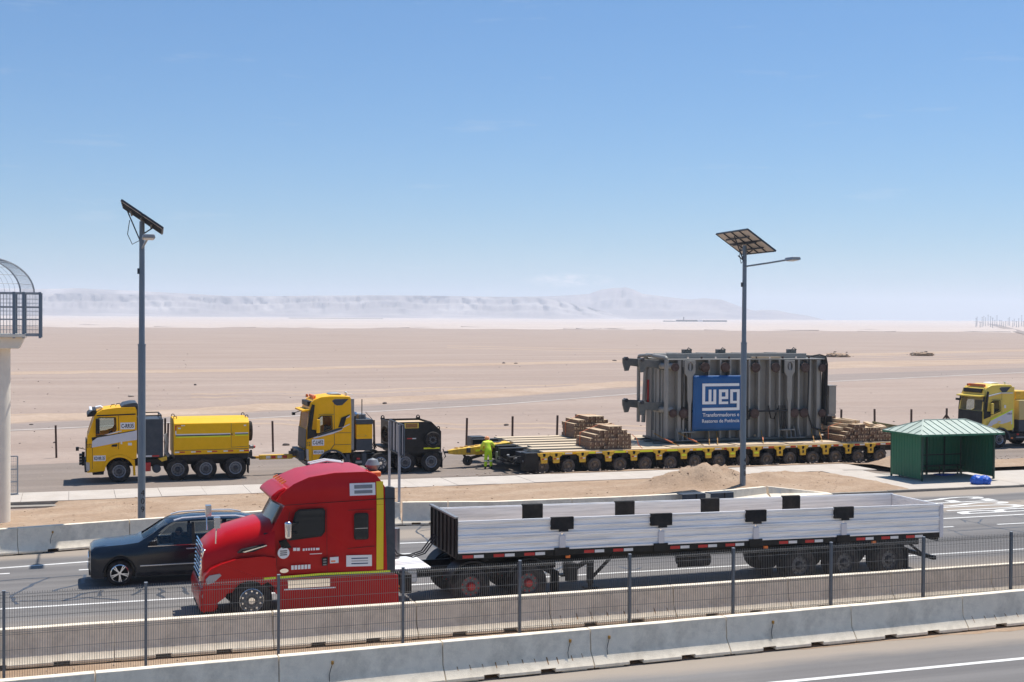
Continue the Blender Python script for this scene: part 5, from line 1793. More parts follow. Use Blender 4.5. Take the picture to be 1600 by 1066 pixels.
# ballast box with chamfered top
T.xref = 280
zb, z1, z2 = T(0, 711)[1], T(0, 662.5)[1], T(0, 662.5)[1] + 0.22
xa, xb = T(271.5, 0)[0], T(389.2, 0)[0]
g = MB(); g.prism([(0.0, zb), (W1, zb), (W1, z1), (W1 - 0.35, z2), (0.35, z2), (0.0, z1)], xa, xb, axis='x'); box1 = g.build('ballast_box', yellow_deep, tr1, bevel=0.03)
bx('ballast_subframe', xa + 0.05, xb - 0.05, 0.12, W1 - 0.12, 0.96, zb - 0.002, black, tr1)
for (c0, c1, d0, d1, m, yy) in ((274.5, 360, 678.5, 680.3, white_p, -0.004), (274.5, 360, 680.3, 682.2, charcoal, -0.005), (274.5, 360, 682.4, 684.2, lime, -0.004),
                             (367, 388, 678.0, 679.6, white_p, -0.004), (367, 388, 679.6, 681.2, charcoal, -0.005), (367, 388, 681.4, 683.0, lime, -0.004),
                             (273.6, 282.5, 664.8, 666.2, red_tape, -0.006), (273.6, 275.6, 666.2, 673, red_tape, -0.006), (273.6, 275.6, 673.4, 679, white_tape, -0.006), (283, 289, 664.6, 666, white_tape, -0.006),
                             (278, 282.5, 668.6, 670.4, white_p, -0.007), (381, 384.5, 665.8, 667.8, white_p, -0.007)):
    bx('stripe', T(c0, 0)[0], T(c1, 0)[0], yy, -0.001, T(0, d1)[1], T(0, d0)[1], m, box1)
for pts in ([(361, 661.5), (361.5, 661.5), (361.5, 699), (361, 699)], [(361, 698.6), (388, 697.2), (388, 697.8), (361, 699.2)], [(273, 704), (388.5, 700.5), (388.5, 701.2), (273, 704.7)]):
    plate_part('panel_seam', T.many(pts), -0.003, -0.0008, charcoal, box1)
bx('latch', T(363, 0)[0], T(365.5, 0)[0], -0.03, -0.001, T(0, 683)[1], T(0, 678)[1], yellow_dirty, box1, 0.008)
bx('latch', T(361.5, 0)[0], T(363, 0)[0], -0.03, -0.001, T(0, 681.5)[1], T(0, 679.5)[1], black, box1, 0.005)
tape_row(box1, 0.0, T(273.2, 0)[0], T(399, 0)[0], zb + 0.10, 5, 0.47, 0.06)
for (px, y) in ((271.5, 0.5), (384, 0.5), (271.5, 2.0), (384, 2.0)):
    g = MB(); x = T(px, 0)[0]; g.lathe([(0.055, 0), (0.055, 0.03), (0.09, 0.03), (0.09, 0)], (x + 0.1, y, z2 + 0.05), 12, closed=True); g.build('lifting_lug', steel_dark, box1)
x = xb + 0.02
g = MB(); g.lathe([(0.25, 0), (0.48, 0.02), (0.50, 0.08), (0.50, 0.2), (0.46, 0.25), (0.24, 0.25)], (x, 1.15, T(0, 679)[1]), 30, axis='x', closed=True); g.build('spare_tyre', tyre_m, tr1)
g = MB(); q = T(393, 701); g.cyl((xb, 0.9, q[1]), (xb + 0.3, 0.9, q[1]), 0.10, n=14); g.cyl((xb + 0.3, 0.9, q[1]), (xb + 0.36, 0.9, q[1]), 0.13, 0.05, 14); g.build('rear_buffer', steel_grey, tr1)
g = MB(); q = T(397, 701); g.lathe([(0, 0.1), (0.06, 0.07), (0.08, 0)], (xb + 0.34, 0.9, q[1]), 12, axis='x'); g.build('rear_lamp', red_tape, tr1)
bx('rear_bumper', xr - 0.15, xr, 0.05, W1 - 0.05, 0.62, 0.98, black, tr1, 0.02)
g = MB(); q = T(393, 714); g.box(xr, xr + 0.25, 1.1, 1.4, q[1] - 0.15, q[1] + 0.15); g.cyl((xr + 0.2, 1.25, q[1] - 0.2), (xr + 0.2, 1.25, q[1] + 0.22), 0.06, n=10); g.build('rear_coupling', steel_dark, tr1)
g = MB(); q = T(391, 735); g.box(q[0] - 0.1, q[0] - 0.06, 0.02, 0.55, 0.25, 0.7); g.box(q[0] - 0.1, q[0] - 0.06, W1 - 0.55, W1 - 0.02, 0.25, 0.7); g.build('mud_flap', black_matt, tr1)

# ================================================================== sleeper-cab tractor used twice
def sleeper_truck(name, label, X0, Y0, Z0, paint, variant):
    T2 = Tracer(TY, 10.6, ZA)
    T2.xref = 497
    W = 2.5
    t = thing(name, label, 'truck', (X0, Y0, Z0))
    prof = T2.many([(482, 722), (480, 720), (479, 700), (479.8, 672), (484.2, 640), (487, 630), (493, 624.5), (503, 620.8), (520, 618.6), (547, 619.5), (549.3, 623), (549.6, 665), (549, 707.5), (537, 708), (504, 722.5)])
    def tp(p):
        if p.z > 3.0:
            f = min(1.0, (p.z - 3.0) / 0.95)
            p.y += (W / 2 - p.y) * (0.16 if p.x < T2(522, 0)[0] else 0.07) * f
        if p.x < T2(487, 0)[0]:
            p.y += (W / 2 - p.y) * 0.05
        return p
    body = solid(prof, 0, W, 0.09, tp)
    win = T2.many([(497.5, 677.5), (499, 654.5), (502, 651), (517.8, 650.6), (518.5, 669.5), (508, 674)])
    wcx = T2(519.8, 0)[0]
    cuts = [cutbox([(x, min(z, 3.0)) for x, z in T2.many([(485, 690), (488.5, 632), (544, 625), (545, 690)])], 0.10, W - 0.10), cutbox(win, -0.5, W + 0.5),
            cutbox(T2.many([(470, 671), (470, 643), (494, 643), (494, 671)]), 0.22, W - 0.22), cutcyl(wcx, 0.55, 0.66, -0.5, W + 0.5)]
    weighted(inst('cab', setmat(boolean_cut(body, cuts), paint), t))
    g = MB(); a, b = T2(480.4, 671.5), T2(484.2, 642)
    g.add([(a[0], 0.2, a[1]), (a[0], W - 0.2, a[1]), (b[0], W - 0.24, b[1]), (b[0], 0.24, b[1])], [(0, 1, 2, 3)]); g.build('windscreen', screen_glass, t)
    g = MB()
    for s in (0, 1):
        y = (0.03, 0.21) if s == 0 else (W - 0.21, W - 0.03)
        g.add([(a[0] - 0.012, y[0], a[1]), (a[0] - 0.012, y[1], a[1]), (b[0] - 0.012, y[1], b[1]), (b[0] - 0.012, y[0], b[1])], [(0, 1, 2, 3)])
    a2, b2 = T2(478.6, 703), T2(479.8, 671.4)
    g.add([(a2[0] - 0.03, 0.1, a2[1]), (a2[0] - 0.03, W - 0.1, a2[1]), (b2[0] - 0.03, W - 0.1, b2[1]), (b2[0] - 0.03, 0.1, b2[1])], [(0, 1, 2, 3)])
    g.build('front_mask', black, t)
    plate_part('mask_corner', T2.many([(479.8, 687), (480.2, 671), (484.6, 642), (487.5, 632), (492, 633), (487.2, 671.5), (497, 672.5), (496, 681.5)]), -0.008, -0.001, black, t)
    plate_part('window_surround', T2.many([(494.5, 680), (497.5, 653.5), (501.5, 649.8), (519, 649.5), (519.8, 671), (508, 675.5)]), -0.007, -0.001, black, t, [win])
    plate_part('side_window', win, 0.03, 0.036, door_glass, t)
    plate_part('side_window', win, W - 0.036, W - 0.03, door_glass, t)
    plate_part('roof_fairing', T2.many([(519.5, 627), (523.5, 624), (548.5, 623.5), (549.5, 633.5), (527, 634), (524, 632.5)]), 0.085, 0.3, charcoal, t, bevel=0.015)
    plate_part('roof_pod', T2.many([(519, 618.8), (522, 616.2), (534, 615.6), (538, 617), (539, 619.2)]), 0.9, 1.7, galv if variant == 2 else white_p, t, bevel=0.03)
    q = T2(548.6, 640); bx('side_deflector', q[0], q[0] + 0.18, 0.08, 0.13, T2(0, 705)[1], T2(0, 624)[1], steel_grey if variant == 2 else paint, t, 0.02)
    q0, q1 = T2(483, 643), T2(487.5, 634)
    g = MB(); g.box(q0[0] - 0.32, q0[0] + 0.04, 0.12, W - 0.12, q0[1] + 0.0, q0[1] + 0.09); g.map(lambda p: (p.x, p.y, p.z - 0.12 * (q0[0] - p.x))); g.build('sun_visor', paint, t, bevel=0.02)
    g = MB(); g.box(q1[0] - 0.16, q1[0] + 0.1, 0.4, W - 0.4, q1[1] - 0.06, q1[1] + 0.2); g.build('roof_sign_box', black, t, bevel=0.03)
    g = MB(); g.box(T2(493, 0)[0], T2(496, 0)[0], 0.5, 2.0, T2(0, 622)[1] - 0.04, T2(0, 622)[1] + 0.1); g.build('light_bar', orange, t, bevel=0.02)
    for y in (0.35, 1.95):
        g = MB(); q = T2(490, 624); g.lathe([(0.07, 0), (0.07, 0.1), (0.05, 0.15), (0, 0.16)], (q[0], y, q[1]), 12, axis='z'); g.build('beacon', orange, t)
    g = MB(); q = T2(544, 617); g.lathe([(0.05, 0), (0.05, 0.12), (0.08, 0.14), (0.06, 0.22), (0, 0.24)], (q[0], 0.6, q[1] - 0.1), 12, axis='z'); g.tube([(q[0] + 0.05, 0.6, q[1]), (q[0] + 0.35, 0.6, q[1] - 0.03)], 0.03, 6); g.build('roof_horn', white_p, t)
    # door, seams, handle
    for pts in ([(521.8, 630), (522.3, 630), (523, 695), (516, 704), (515.5, 703.5), (522.4, 694.5)], [(523, 676.3), (548.5, 676), (548.5, 676.6), (523, 676.9)], [(523, 695), (548.5, 694.2), (548.5, 694.8), (523, 695.6)], [(487.4, 690), (487.9, 690), (487.9, 721), (487.4, 721)], [(498, 648.2), (521.8, 647.2), (521.8, 647.8), (498, 648.8)]):
        plate_part('door_seam', T2.many(pts), -0.003, -0.0008, charcoal, t)
    plate_part('door_handle', T2.many([(512, 693.5), (513, 691), (519.5, 690), (520, 692.5)]), -0.025, -0.002, paint, t, bevel=0.01)
    g = MB()
    pts = [(wcx + rr_ * math.cos(a), 0.55 + rr_ * math.sin(a)) for rr_, seq in ((0.75, [0.12 * i for i in range(0, 25)]), (0.655, [0.12 * i for i in range(24, -1, -1)])) for a in seq]
    g.plate(pts, [], -0.04, 0.3); g.build('wheel_arch', charcoal, t, bevel=0.012)
    plate_part('front_bumper', T2.many([(478, 721), (487.5, 721), (503.5, 721), (503, 729), (487, 733), (479, 727)]), -0.01, W + 0.01, charcoal, t, bevel=0.03)
    plate_part('headlamp', T2.many([(478.6, 702), (482, 702.5), (482.5, 720), (479, 719)]), -0.012, 0.4, lens_m, t, bevel=0.01)
    q = T2(478, 712); bx('bull_bar', q[0] - 0.32, q[0] - 0.03, 0.15, W - 0.15, q[1] - 0.25, q[1] + 0.25, charcoal, t, 0.03)
    g = MB(); g.box(q[0] - 0.65, q[0] - 0.32, 1.1, 1.4, q[1] - 0.12, q[1] + 0.12); g.cyl((q[0] - 0.5, 1.25, q[1] - 0.22), (q[0] - 0.5, 1.25, q[1] + 0.25), 0.07, n=10); g.build('tow_coupling', steel_dark, t)
    g = MB(); q = T2(480, 646); g.tube([(q[0], 1.9, q[1]), (q[0] - 0.3, 2.0, q[1] - 0.1)], 0.02, 5); g.box(q[0] - 0.42, q[0] - 0.28, 1.9, 2.2, q[1] - 0.22, q[1] - 0.08); g.build('front_mirror', black, t)
    q = T2(496.3, 676.5); mirror_set(t, q[0], 0.0, q[1], paint, 0.68)
    bx('seat', T2(511, 0)[0], T2(524, 0)[0], 0.3, 0.95, 1.35, 2.45, interior, t, 0.05)
    bx('dashboard', T2(483, 0)[0], T2(494, 0)[0], 0.1, W - 0.1, 1.5, 2.12, interior, t, 0.05)
    bx('bunk', T2(532, 0)[0], T2(546, 0)[0], 0.12, W - 0.12, 1.35, 2.0, interior, t, 0.03)
    bx('cab_floor', T2(484, 0)[0], T2(546, 0)[0], 0.12, W - 0.12, 1.3, 1.36, interior, t)
    g = MB(); q = T2(500, 0); g.tube([(q[0] + 0.07 * math.sin(a), 0.65 + 0.22 * math.cos(a), 2.15 + 0.2 * math.sin(a)) for a in [2 * PI * i / 20 for i in range(20)]], 0.018, 6, closed=True); g.build('steering_wheel', black, t)
    wheel(t, 'front', wcx, 0.05, 0.53, rz=0.0); wheel(t, 'front', wcx, W - 0.05, 0.53, far=True)
    return t, T2, W
tr2, T2, W2 = sleeper_truck('ballast_truck', 'second yellow truck, with a black open ballast box and the plate C-LH52', 10.6, TY, ZA, yellow, 2)
plate_part('side_stripe', T2.many([(489, 684.5), (520, 676.5), (546.5, 663.5), (546.5, 662), (520, 674.5), (495, 681.5)]), -0.006, -0.001, silver_band, tr2)
plate_part('side_stripe', T2.many([(497, 680), (507, 676), (519, 672), (527, 669.5), (536, 667.5), (534, 671), (520, 675.3), (497, 682)]), -0.009, -0.0065, charcoal, tr2)
plate_part('side_stripe', T2.many([(490, 685.5), (520, 678), (534, 672), (536, 670.5), (520, 675.7), (490, 683.8)]), -0.0095, -0.0065, silver_band, tr2)
plate_part('sleeper_graphic', T2.many([(528.5, 668), (533.5, 652.5), (541, 650), (546.5, 647.5), (546.5, 649), (541.5, 652), (537, 667)]), -0.006, -0.001, black, tr2)
plate_part('sleeper_graphic', T2.many([(541.5, 652.5), (546.7, 648.7), (546.7, 651.5), (540, 654)]), -0.0062, -0.001, silver_band, tr2)
name_plate(tr2, 'C-LH52', T2(487.3, 0)[0], T2(506.3, 0)[0], T2(0, 696.5)[1], T2(0, 686.5)[1], -0.002, 0.28, 0.78)
name_plate(tr2, 'KK·LH·52', T2(489.5, 0)[0], T2(506, 0)[0], T2(0, 709.8)[1], T2(0, 703.5)[1], -0.002, 0.19, 0.72)
side_text('52', 0.3, letter_m, tr2, T2(482, 0)[0], T2(0, 694)[1], -0.004, 0.7)
q = T2(513.5, 0); seated_driver('driver in a lime hi-vis jacket inside the second yellow truck', 10.6 + q[0], TY + 0.65, ZA + 1.62, hivis)
xr = T2(691, 0)[0]
chassis(tr2, T2(500, 0)[0], xr, W2)
for px in (595, 634, 674.5):
    x = T2(px, 0)[0]; wheel(tr2, 'front' if px > 600 else 'alu', x, 0.02, 0.53); wheel(tr2, 'rear', x, W2 - 0.02, 0.53, far=True)
T2.xref = 570
xa, xb = T2(557, 0)[0], T2(582, 0)[0]
bx('equipment_tower', xa, xb, 0.03, W2 - 0.03, T2(0, 686)[1], T2(0, 663.3)[1], yellow, tr2, 0.02)
bx('tower_base', xa, xb, 0.03, W2 - 0.03, T2(0, 704)[1], T2(0, 686.2)[1], charcoal, tr2, 0.02)
bx('tower_top', xa - 0.02, xb + 0.02, 0.01, W2 - 0.01, T2(0, 663)[1], T2(0, 655.5)[1], charcoal, tr2, 0.02)
g = MB(); q = T2(573, 660); g.lathe([(0.16, -0.012), (0.16, -0.002), (0.12, -0.002), (0.12, -0.012)], (q[0] - 0.25, 0.03, T2(0, 681)[1]), 20, closed=True); g.map(lambda p: (p.x + (p.x - q[0] + 0.25) * 0.6, p.y, T2(0, 681)[1] + (p.z - T2(0, 681)[1]) * 0.35)); g.build('badge', yellow_dirty, tr2)
g = MB(); z = T2(0, 655.5)[1]
for k in range(5): g.box(xa + 0.2, xb - 0.25, 0.4, 1.6, z + 0.05 * k, z + 0.05 * k + 0.03)
g.build('vent_stack', steel_grey, tr2)
g = MB(); g.cyl((xa + 0.38, 0.5, z), (xa + 0.38, 0.5, z + 1.0), 0.025, n=6); g.build('antenna', steel_dark, tr2)
g = MB(); q = T2(557, 648); g.lathe([(0, -0.13), (0.10, -0.09), (0.135, 0), (0.10, 0.09), (0, 0.13)], (q[0], 0.4, q[1]), 18, axis='z'); g.build('air_filter_dome', chrome, tr2)
g = MB(); g.cyl((q[0], 0.4, q[1] - 0.1), (q[0], 0.4, q[1] - 1.9), 0.05, n=8); g.cyl((q[0] - 0.15, 0.3, q[1] - 0.3), (q[0] - 0.15, 0.3, q[1] - 2.0), 0.08, n=8); g.build('exhaust_pipe', steel_dark, tr2)
g = MB(); g.tube([(xb, 0.3, z), (xb + 0.12, 0.3, z - 0.1), (xb - 0.3, 0.3, z + 0.35)], 0.015, 5); g.build('stay_cable', cable_m, tr2)
g = MB(); q = T2(587, 680)
g.cyl((q[0], 1.1, q[1] - 0.9), (q[0], 1.1, q[1] + 0.75), 0.04, n=8)
for k in range(3): g.tube([(q[0] - 0.12 + 0.1 * k, 0.9, q[1] - 0.05), (q[0] - 0.1 + 0.1 * k, 0.85, q[1] - 0.5), (q[0] + 0.05 + 0.1 * k, 0.9, q[1] - 0.75), (q[0] + 0.1, 0.95, q[1] - 0.3)], 0.022, 6)
g.build('air_hose', cable_m, tr2)
bx('air_tank', T2(541, 0)[0], T2(547, 0)[0], 0.05, 0.6, T2(0, 727)[1], T2(0, 709)[1], charcoal, tr2, 0.03)
bx('fuel_tank', T2(551, 0)[0], T2(576, 0)[0], 0.12, 0.75, T2(0, 728)[1], T2(0, 709)[1], black, tr2, 0.05)
bx('step_plate', T2(556, 0)[0], T2(566, 0)[0], 0.05, 0.119, T2(0, 724)[1], T2(0, 720)[1], steel_grey, tr2, 0.01)
bx('chock', T2(558, 0)[0], T2(563, 0)[0], 0.05, 0.119, T2(0, 718)[1], T2(0, 715.5)[1], red_tape, tr2, 0.01)
bx('mudguard', T2(566, 0)[0], T2(573, 0)[0], 0.04, 0.119, T2(0, 728)[1], T2(0, 708)[1], charcoal, tr2, 0.02)
T2.xref = 650
# open ballast box, slightly left-leaning front wall, recessed sandy fill
bp = T2.many([(612.5, 699), (612.5, 660.2), (674, 659), (689.3, 673.8), (689.3, 699)])
g = MB(); g.prism(bp, 0.0, 0.06); g.prism(bp, W2 - 0.06, W2)
xl, xt, xbk = bp[0][0], bp[2][0], bp[3][0]
zl, zt_, zr = bp[1][1], bp[2][1], bp[3][1]
g.box(xl, xl + 0.06, 0.061, W2 - 0.061, bp[0][1], zl)
g.box(xbk - 0.06, xbk, 0.061, W2 - 0.061, bp[4][1], zr)
g.add([(xt, 0.061, zt_), (xbk, 0.061, zr), (xbk, W2 - 0.061, zr), (xt, W2 - 0.061, zt_), (xt, 0.061, zt_ - 0.05), (xbk, 0.061, zr - 0.05), (xbk, W2 - 0.061, zr - 0.05), (xt, W2 - 0.061, zt_ - 0.05)], [(0, 1, 2, 3), (4, 7, 6, 5), (0, 4, 5, 1), (2, 6, 7, 3), (0, 3, 7, 4), (1, 5, 6, 2)])
g.box(xl, xbk, 0.061, W2 - 0.061, bp[0][1], bp[0][1] + 0.06)
bb = g.build('ballast_box', black, tr2)
bx('ballast_fill', xl + 0.062, xt - 0.02, 0.062, W2 - 0.062, zl - 0.5, zl - 0.10, timber_pale, bb)
g = MB(); g.plate(bp, [shrink(bp, 0.07)], -0.012, -0.001); g.build('rim_angle', black, bb)
for (px, y, zz) in ((615, 0.03, zl), (615, W2 - 0.03, zl), (672, W2 - 0.03, zt_)):
    x = T2(px, 0)[0]; g = MB(); g.plate([(x - 0.12, zz - 0.02), (x + 0.12, zz - 0.02), (x + 0.09, zz + 0.14), (x, zz + 0.20), (x - 0.09, zz + 0.14)], [[(x + 0.05 * math.cos(a), zz + 0.10 + 0.05 * math.sin(a)) for a in [2 * PI * i / 10 for i in range(10)]]], y - 0.03, y + 0.03); g.build('lifting_lug', black, bb)
for y in (0.3, W2 - 0.3):
    x = T2(686.5, 0)[0]; zz = zr + 0.05; g = MB(); g.plate([(x - 0.14, zz - 0.02), (x + 0.10, zz - 0.06), (x + 0.10, zz + 0.16), (x, zz + 0.2)], [[(x + 0.02 + 0.045 * math.cos(a), zz + 0.10 + 0.045 * math.sin(a)) for a in [2 * PI * i / 10 for i in range(10)]]], y - 0.03, y + 0.03); g.build('lifting_lug', black, bb)
p = T2.many([(632, 661.5), (654, 661), (654, 669), (632, 669.5)]); plate_part('warning_board', p, -0.012, -0.001, rust, bb, bevel=0.003)
g = MB(); g.plate(p, [shrink(p, 0.06)], -0.02, -0.0125); g.build('board_frame', yellow_pale, bb)
bx('sticker', T2(636, 0)[0], T2(644, 0)[0], -0.004, -0.001, T2(0, 686)[1], T2(0, 684.4)[1], red_tape, bb); bx('sticker', T2(644.3, 0)[0], T2(650, 0)[0], -0.004, -0.001, T2(0, 686)[1], T2(0, 684.6)[1], white_p, bb)
plate_part('reflective_tape', T2.many([(662, 699.6), (687, 698.8), (687, 701.2), (662, 702)]), -0.01, -0.003, lime, tr2)
bx('ballast_subframe', xl + 0.1, xbk - 0.1, 0.1, W2 - 0.1, 0.98, bp[0][1], black, tr2)
q = T2(675, 687); e = wheel(bb, 'spare', q[0], -0.30, q[1]); e.name = 'spare_wheel'
e = bpy.data.objects.new('spare_wheel', None); COL.objects.link(e); e.parent = tr2; q = T2(605.5, 680); e.location = (q[0], 0.75, q[1]); e.rotation_euler = (0, 0, -PI / 2 + 0.25)
inst('tyre', WH['spare'][0], e); inst('rim', WH['spare'][1], e)
bx('spare_carrier', T2(600, 0)[0], T2(612, 0)[0], 0.3, 2.2, T2(0, 698)[1] - 0.1, T2(0, 698)[1], black, tr2, 0.01)
bx('rear_bumper', xr - 0.12, xr + 0.02, 0.05, W2 - 0.05, 0.55, 1.0, black, tr2, 0.02)
g = MB(); q = T2(695, 704); g.box(xr + 0.02, q[0] + 0.1, 1.05, 1.45, q[1] - 0.2, q[1] + 0.15); g.cyl((q[0], 1.25, q[1] - 0.3), (q[0], 1.25, q[1] + 0.3), 0.09, n=10); g.build('rear_coupling', steel_dark, tr2)
g = MB(); g.box(xr - 0.02, xr + 0.03, 0.02, 0.6, 0.2, 0.75); g.box(xr - 0.02, xr + 0.03, W2 - 0.6, W2 - 0.02, 0.2, 0.75); g.build('mud_flap', black_matt, tr2)
g = MB(); q = T2(696, 718); g.tube([(q[0], 0.5, q[1] + 0.5), (q[0] + 0.15, 0.5, q[1] + 0.1), (q[0] - 0.05, 0.6, q[1] - 0.2)], 0.03, 6); g.build('air_hose', cable_m, tr2)

# ---- truck at the right edge
wx = aty(1563, 700, 66.3).x - T2(519.8, 0)[0]
tr4, T4, W4 = sleeper_truck('ballast_truck', 'pale yellow truck at the right edge, behind the bus shelter, with an orange light bar', wx, 66.3, ZA, yellow_pale, 4)
T4.xref = 520
p0 = T4.many([(487.9, 700), (497, 689), (548.8, 666.5), (548.8, 696), (524, 697.5), (500, 700.5)])
plate_part('side_band', p0, -0.006, -0.001, silver_band, tr4)
plate_part('band_edge', T4.many([(496, 690), (548.8, 667.5), (548.8, 665.3), (496, 686.5)]), -0.0085, -0.0065, lime, tr4)
plate_part('band_edge', T4.many([(547, 667), (548.8, 666), (548.8, 706), (547.4, 706)]), -0.0086, -0.0065, lime, tr4)
plate_part('roof_line', T4.many([(490, 641), (521, 634.5), (548.6, 634.3), (548.6, 636), (521, 636.2), (490, 643)]), -0.004, 0.12, silver_band, tr4)
plate_part('band_cut', T4.many([(500, 698), (512, 694), (522, 696), (535, 693), (544, 690), (544, 697), (524, 699), (500, 701.5)]), -0.0087, -0.0066, yellow_pale, tr4)
side_text('CRR41', 0.16, letter_m, tr4, T4(540.5, 0)[0], T4(0, 676.5)[1], -0.010, 0.9)
bx('sticker', T4(527.5, 0)[0], T4(532, 0)[0], -0.004, -0.001, T4(0, 665)[1], T4(0, 659)[1], white_p, tr4)
q = T4(513.5, 0); seated_driver('driver in hi-vis lime inside the pale yellow truck at the right edge', wx + q[0], 66.3 + 0.65, ZA + 1.62, hivis)
x2 = T4(556, 0)[0]
chassis(tr4, T4(500, 0)[0], x2 + 6, W4)
bx('ballast_box', x2 + 0.25, x2 + 6.2, 0.0, W4, 1.75, 3.0, tan_paint, tr4, 0.03)
bx('ballast_base', x2 + 0.25, x2 + 6.2, 0.02, W4 - 0.02, 1.0, 1.74, charcoal, tr4, 0.02)
bx('top_crate', x2 + 0.3, x2 + 1.6, 0.4, W4 - 0.4, 3.01, 3.55, yellow_dirty, tr4, 0.02)
g = MB()
for k in range(4): g.cyl((x2 + 0.02 + 0.04 * k, 0.3 + 0.4 * k, 1.0), (x2 + 0.02 + 0.04 * k, 0.3 + 0.4 * k, 2.6 - 0.2 * k), 0.05, n=8)
g.build('exhaust_pipe', steel_grey, tr4)
bx('fuel_tank', x2 - 0.45, x2 + 0.9, 0.12, 0.75, 0.45, 0.92, black, tr4, 0.05)
bx('marker_lamp', x2 - 0.3, x2 - 0.14, 0.08, 0.119, 0.55, 0.65, orange, tr4, 0.01)
bx('step_plate', x2 + 0.1, x2 + 0.7, 0.06, 0.119, 0.6, 0.68, steel_grey, tr4, 0.01)
bx('chock', x2 + 0.15, x2 + 0.3, 0.06, 0.119, 0.78, 0.88, red_tape, tr4, 0.01)
for dx in (1.9, 3.3, 4.7): wheel(tr4, 'rear', x2 + dx, 0.02, 0.53); wheel(tr4, 'rear', x2 + dx, W4 - 0.02, 0.53, far=True)

# ---- tow bar between the trucks, drawbar to the trailer
t = thing('tow_bar', 'yellow tow bar with red and white tape between the two yellow trucks', 'tow bar', (0, 0, 0))
pa, pb = aty(396, 715, 65.1), aty(468, 712.5, 65.1)
g = MB(); g.bar(pa, pb, 0.10, 0.12); g.build('inner_bar', yellow, t, bevel=0.01)
qa, qb = pa + (pb - pa) * 0.12, pa + (pb - pa) * 0.84
g = MB(); g.bar(qa, qb, 0.22, 0.24); sl = g.build('bar_sleeve', yellow_dirty, t, bevel=0.02)
for f, m in ((0.20, white_tape), (0.36, red_tape), (0.54, white_tape), (0.70, red_tape)):
    c0, c1 = qa + (qb - qa) * f, qa + (qb - qa) * (f + 0.13); o_ = Vector((0, -0.114, 0))
    g = MB(); g.bar(c0 + o_, c1 + o_, 0.008, 0.14); g.build('reflective_tape', m, sl)
g = MB()
for p in (pa, pb): g.lathe([(0.05, -0.06), (0.12, -0.06), (0.12, 0.06), (0.05, 0.06)], tuple(p), 14, axis='z', closed=True)
g.build('towing_eye', steel_dark, t)
t = thing('drawbar', 'dusty yellow drawbar with a support wheel linking the black ballast truck to the modular trailer', 'drawbar', (0, 0, 0))
pa, pb = aty(699, 706.5, 65.3), aty(788, 695.5, 65.9)
d = pb - pa
def at_(f, up=0.0, side=0.0): return pa + d * f + Vector((0, side, up))
g = MB()
rings = []
for f, w, h0, h1 in ((0.0, 0.08, -0.08, 0.08), (0.12, 0.22, -0.16, 0.12), (0.35, 0.34, -0.26, 0.14), (0.7, 0.40, -0.34, 0.16), (1.06, 0.44, -0.34, 0.18)):
    c = at_(f); rings.append([(c.x, c.y - w, c.z + h0), (c.x, c.y + w, c.z + h0), (c.x, c.y + w, c.z + h1), (c.x, c.y - w, c.z + h1)])
g.loft(rings); g.build('beam', yellow_dirty, t, bevel=0.02)
g = MB(); g.bar(at_(0.45, -0.06, -0.41), at_(0.68, -0.06, -0.44), 0.012, 0.10); g.build('reflective_tape', lime, t)
g = MB()
for k in range(9):
    c = at_(0.16 + 0.09 * k, 0.16, 0); g.lathe([(0.0, 0.03), (0.10, 0.03), (0.12, 0.0)], (c.x, c.y + rnd.uniform(-0.2, 0.2), c.z), 8, axis='z')
g.build('chain_heap', rust_anchor, t)
c = at_(0.32, -0.55, -0.2); g = MB(); g.lathe([(0.06, 0), (0.25, 0.01), (0.27, 0.06), (0.27, 0.12), (0.25, 0.17), (0.06, 0.18)], (c.x, c.y - 0.2, c.z), 22, closed=True); g.build('support_wheel', tyre_m, t)
g = MB(); g.bar(c + Vector((0, 0.12, 0.05)), at_(0.6, -0.38, 0), 0.16, 0.14); g.bar(c, at_(0.28, -0.2, 0), 0.10, 0.10); g.build('wheel_arm', steel_dark, t)
g = MB(); c = at_(0.33, 0.0, -0.38); g.box(c.x - 0.12, c.x + 0.1, c.y - 0.06, c.y, c.z - 0.12, c.z + 0.14); g.build('valve_box', steel_dark, t, bevel=0.01)
g = MB(); g.lathe([(0.06, -0.05), (0.13, -0.05), (0.13, 0.05), (0.06, 0.05)], tuple(at_(-0.02)), 14, axis='z', closed=True); g.build('towing_eye', steel_dark, t)
# ================================================================== modular trailer under the transformer
MX0, MX1, MY0, MY1 = 22.35, 45.0, 61.1, 68.9
DZ = 1.03            # top of the deck planks (world)
mt = thing('modular_trailer', 'long low modular trailer with many small wheels and yellow brackets carrying the transformer', 'trailer', (0, 0, 0))
bx('deck_frame', MX0, MX1, MY0 + 0.06, MY1, DZ - 0.24, DZ - 0.10, black, mt)
g = MB(); g.box(MX0 + 0.1, MX1, MY0 + 0.9, MY0 + 1.3, 0.45, DZ - 0.25); g.box(MX0 + 0.1, MX1, MY1 - 1.3, MY1 - 0.9, 0.45, DZ - 0.25); g.box(MX0 + 0.2, MX1, 63.6, 66.4, 0.40, DZ - 0.25); g.build('spine_beam', black, mt)
n_ax = 15
axs = [aty(848 + 0, 731, MY0).x + 1.448 * k for k in range(n_ax)]
split = 33.0
bx('side_rail', MX0 + 0.25, split, MY0, MY0 + 0.055, DZ - 0.17, DZ - 0.055, yellow, mt, 0.008)
bx('side_rail', split + 0.01, MX1, MY0, MY0 + 0.055, DZ - 0.17, DZ - 0.055, yellow_dirty, mt, 0.008)
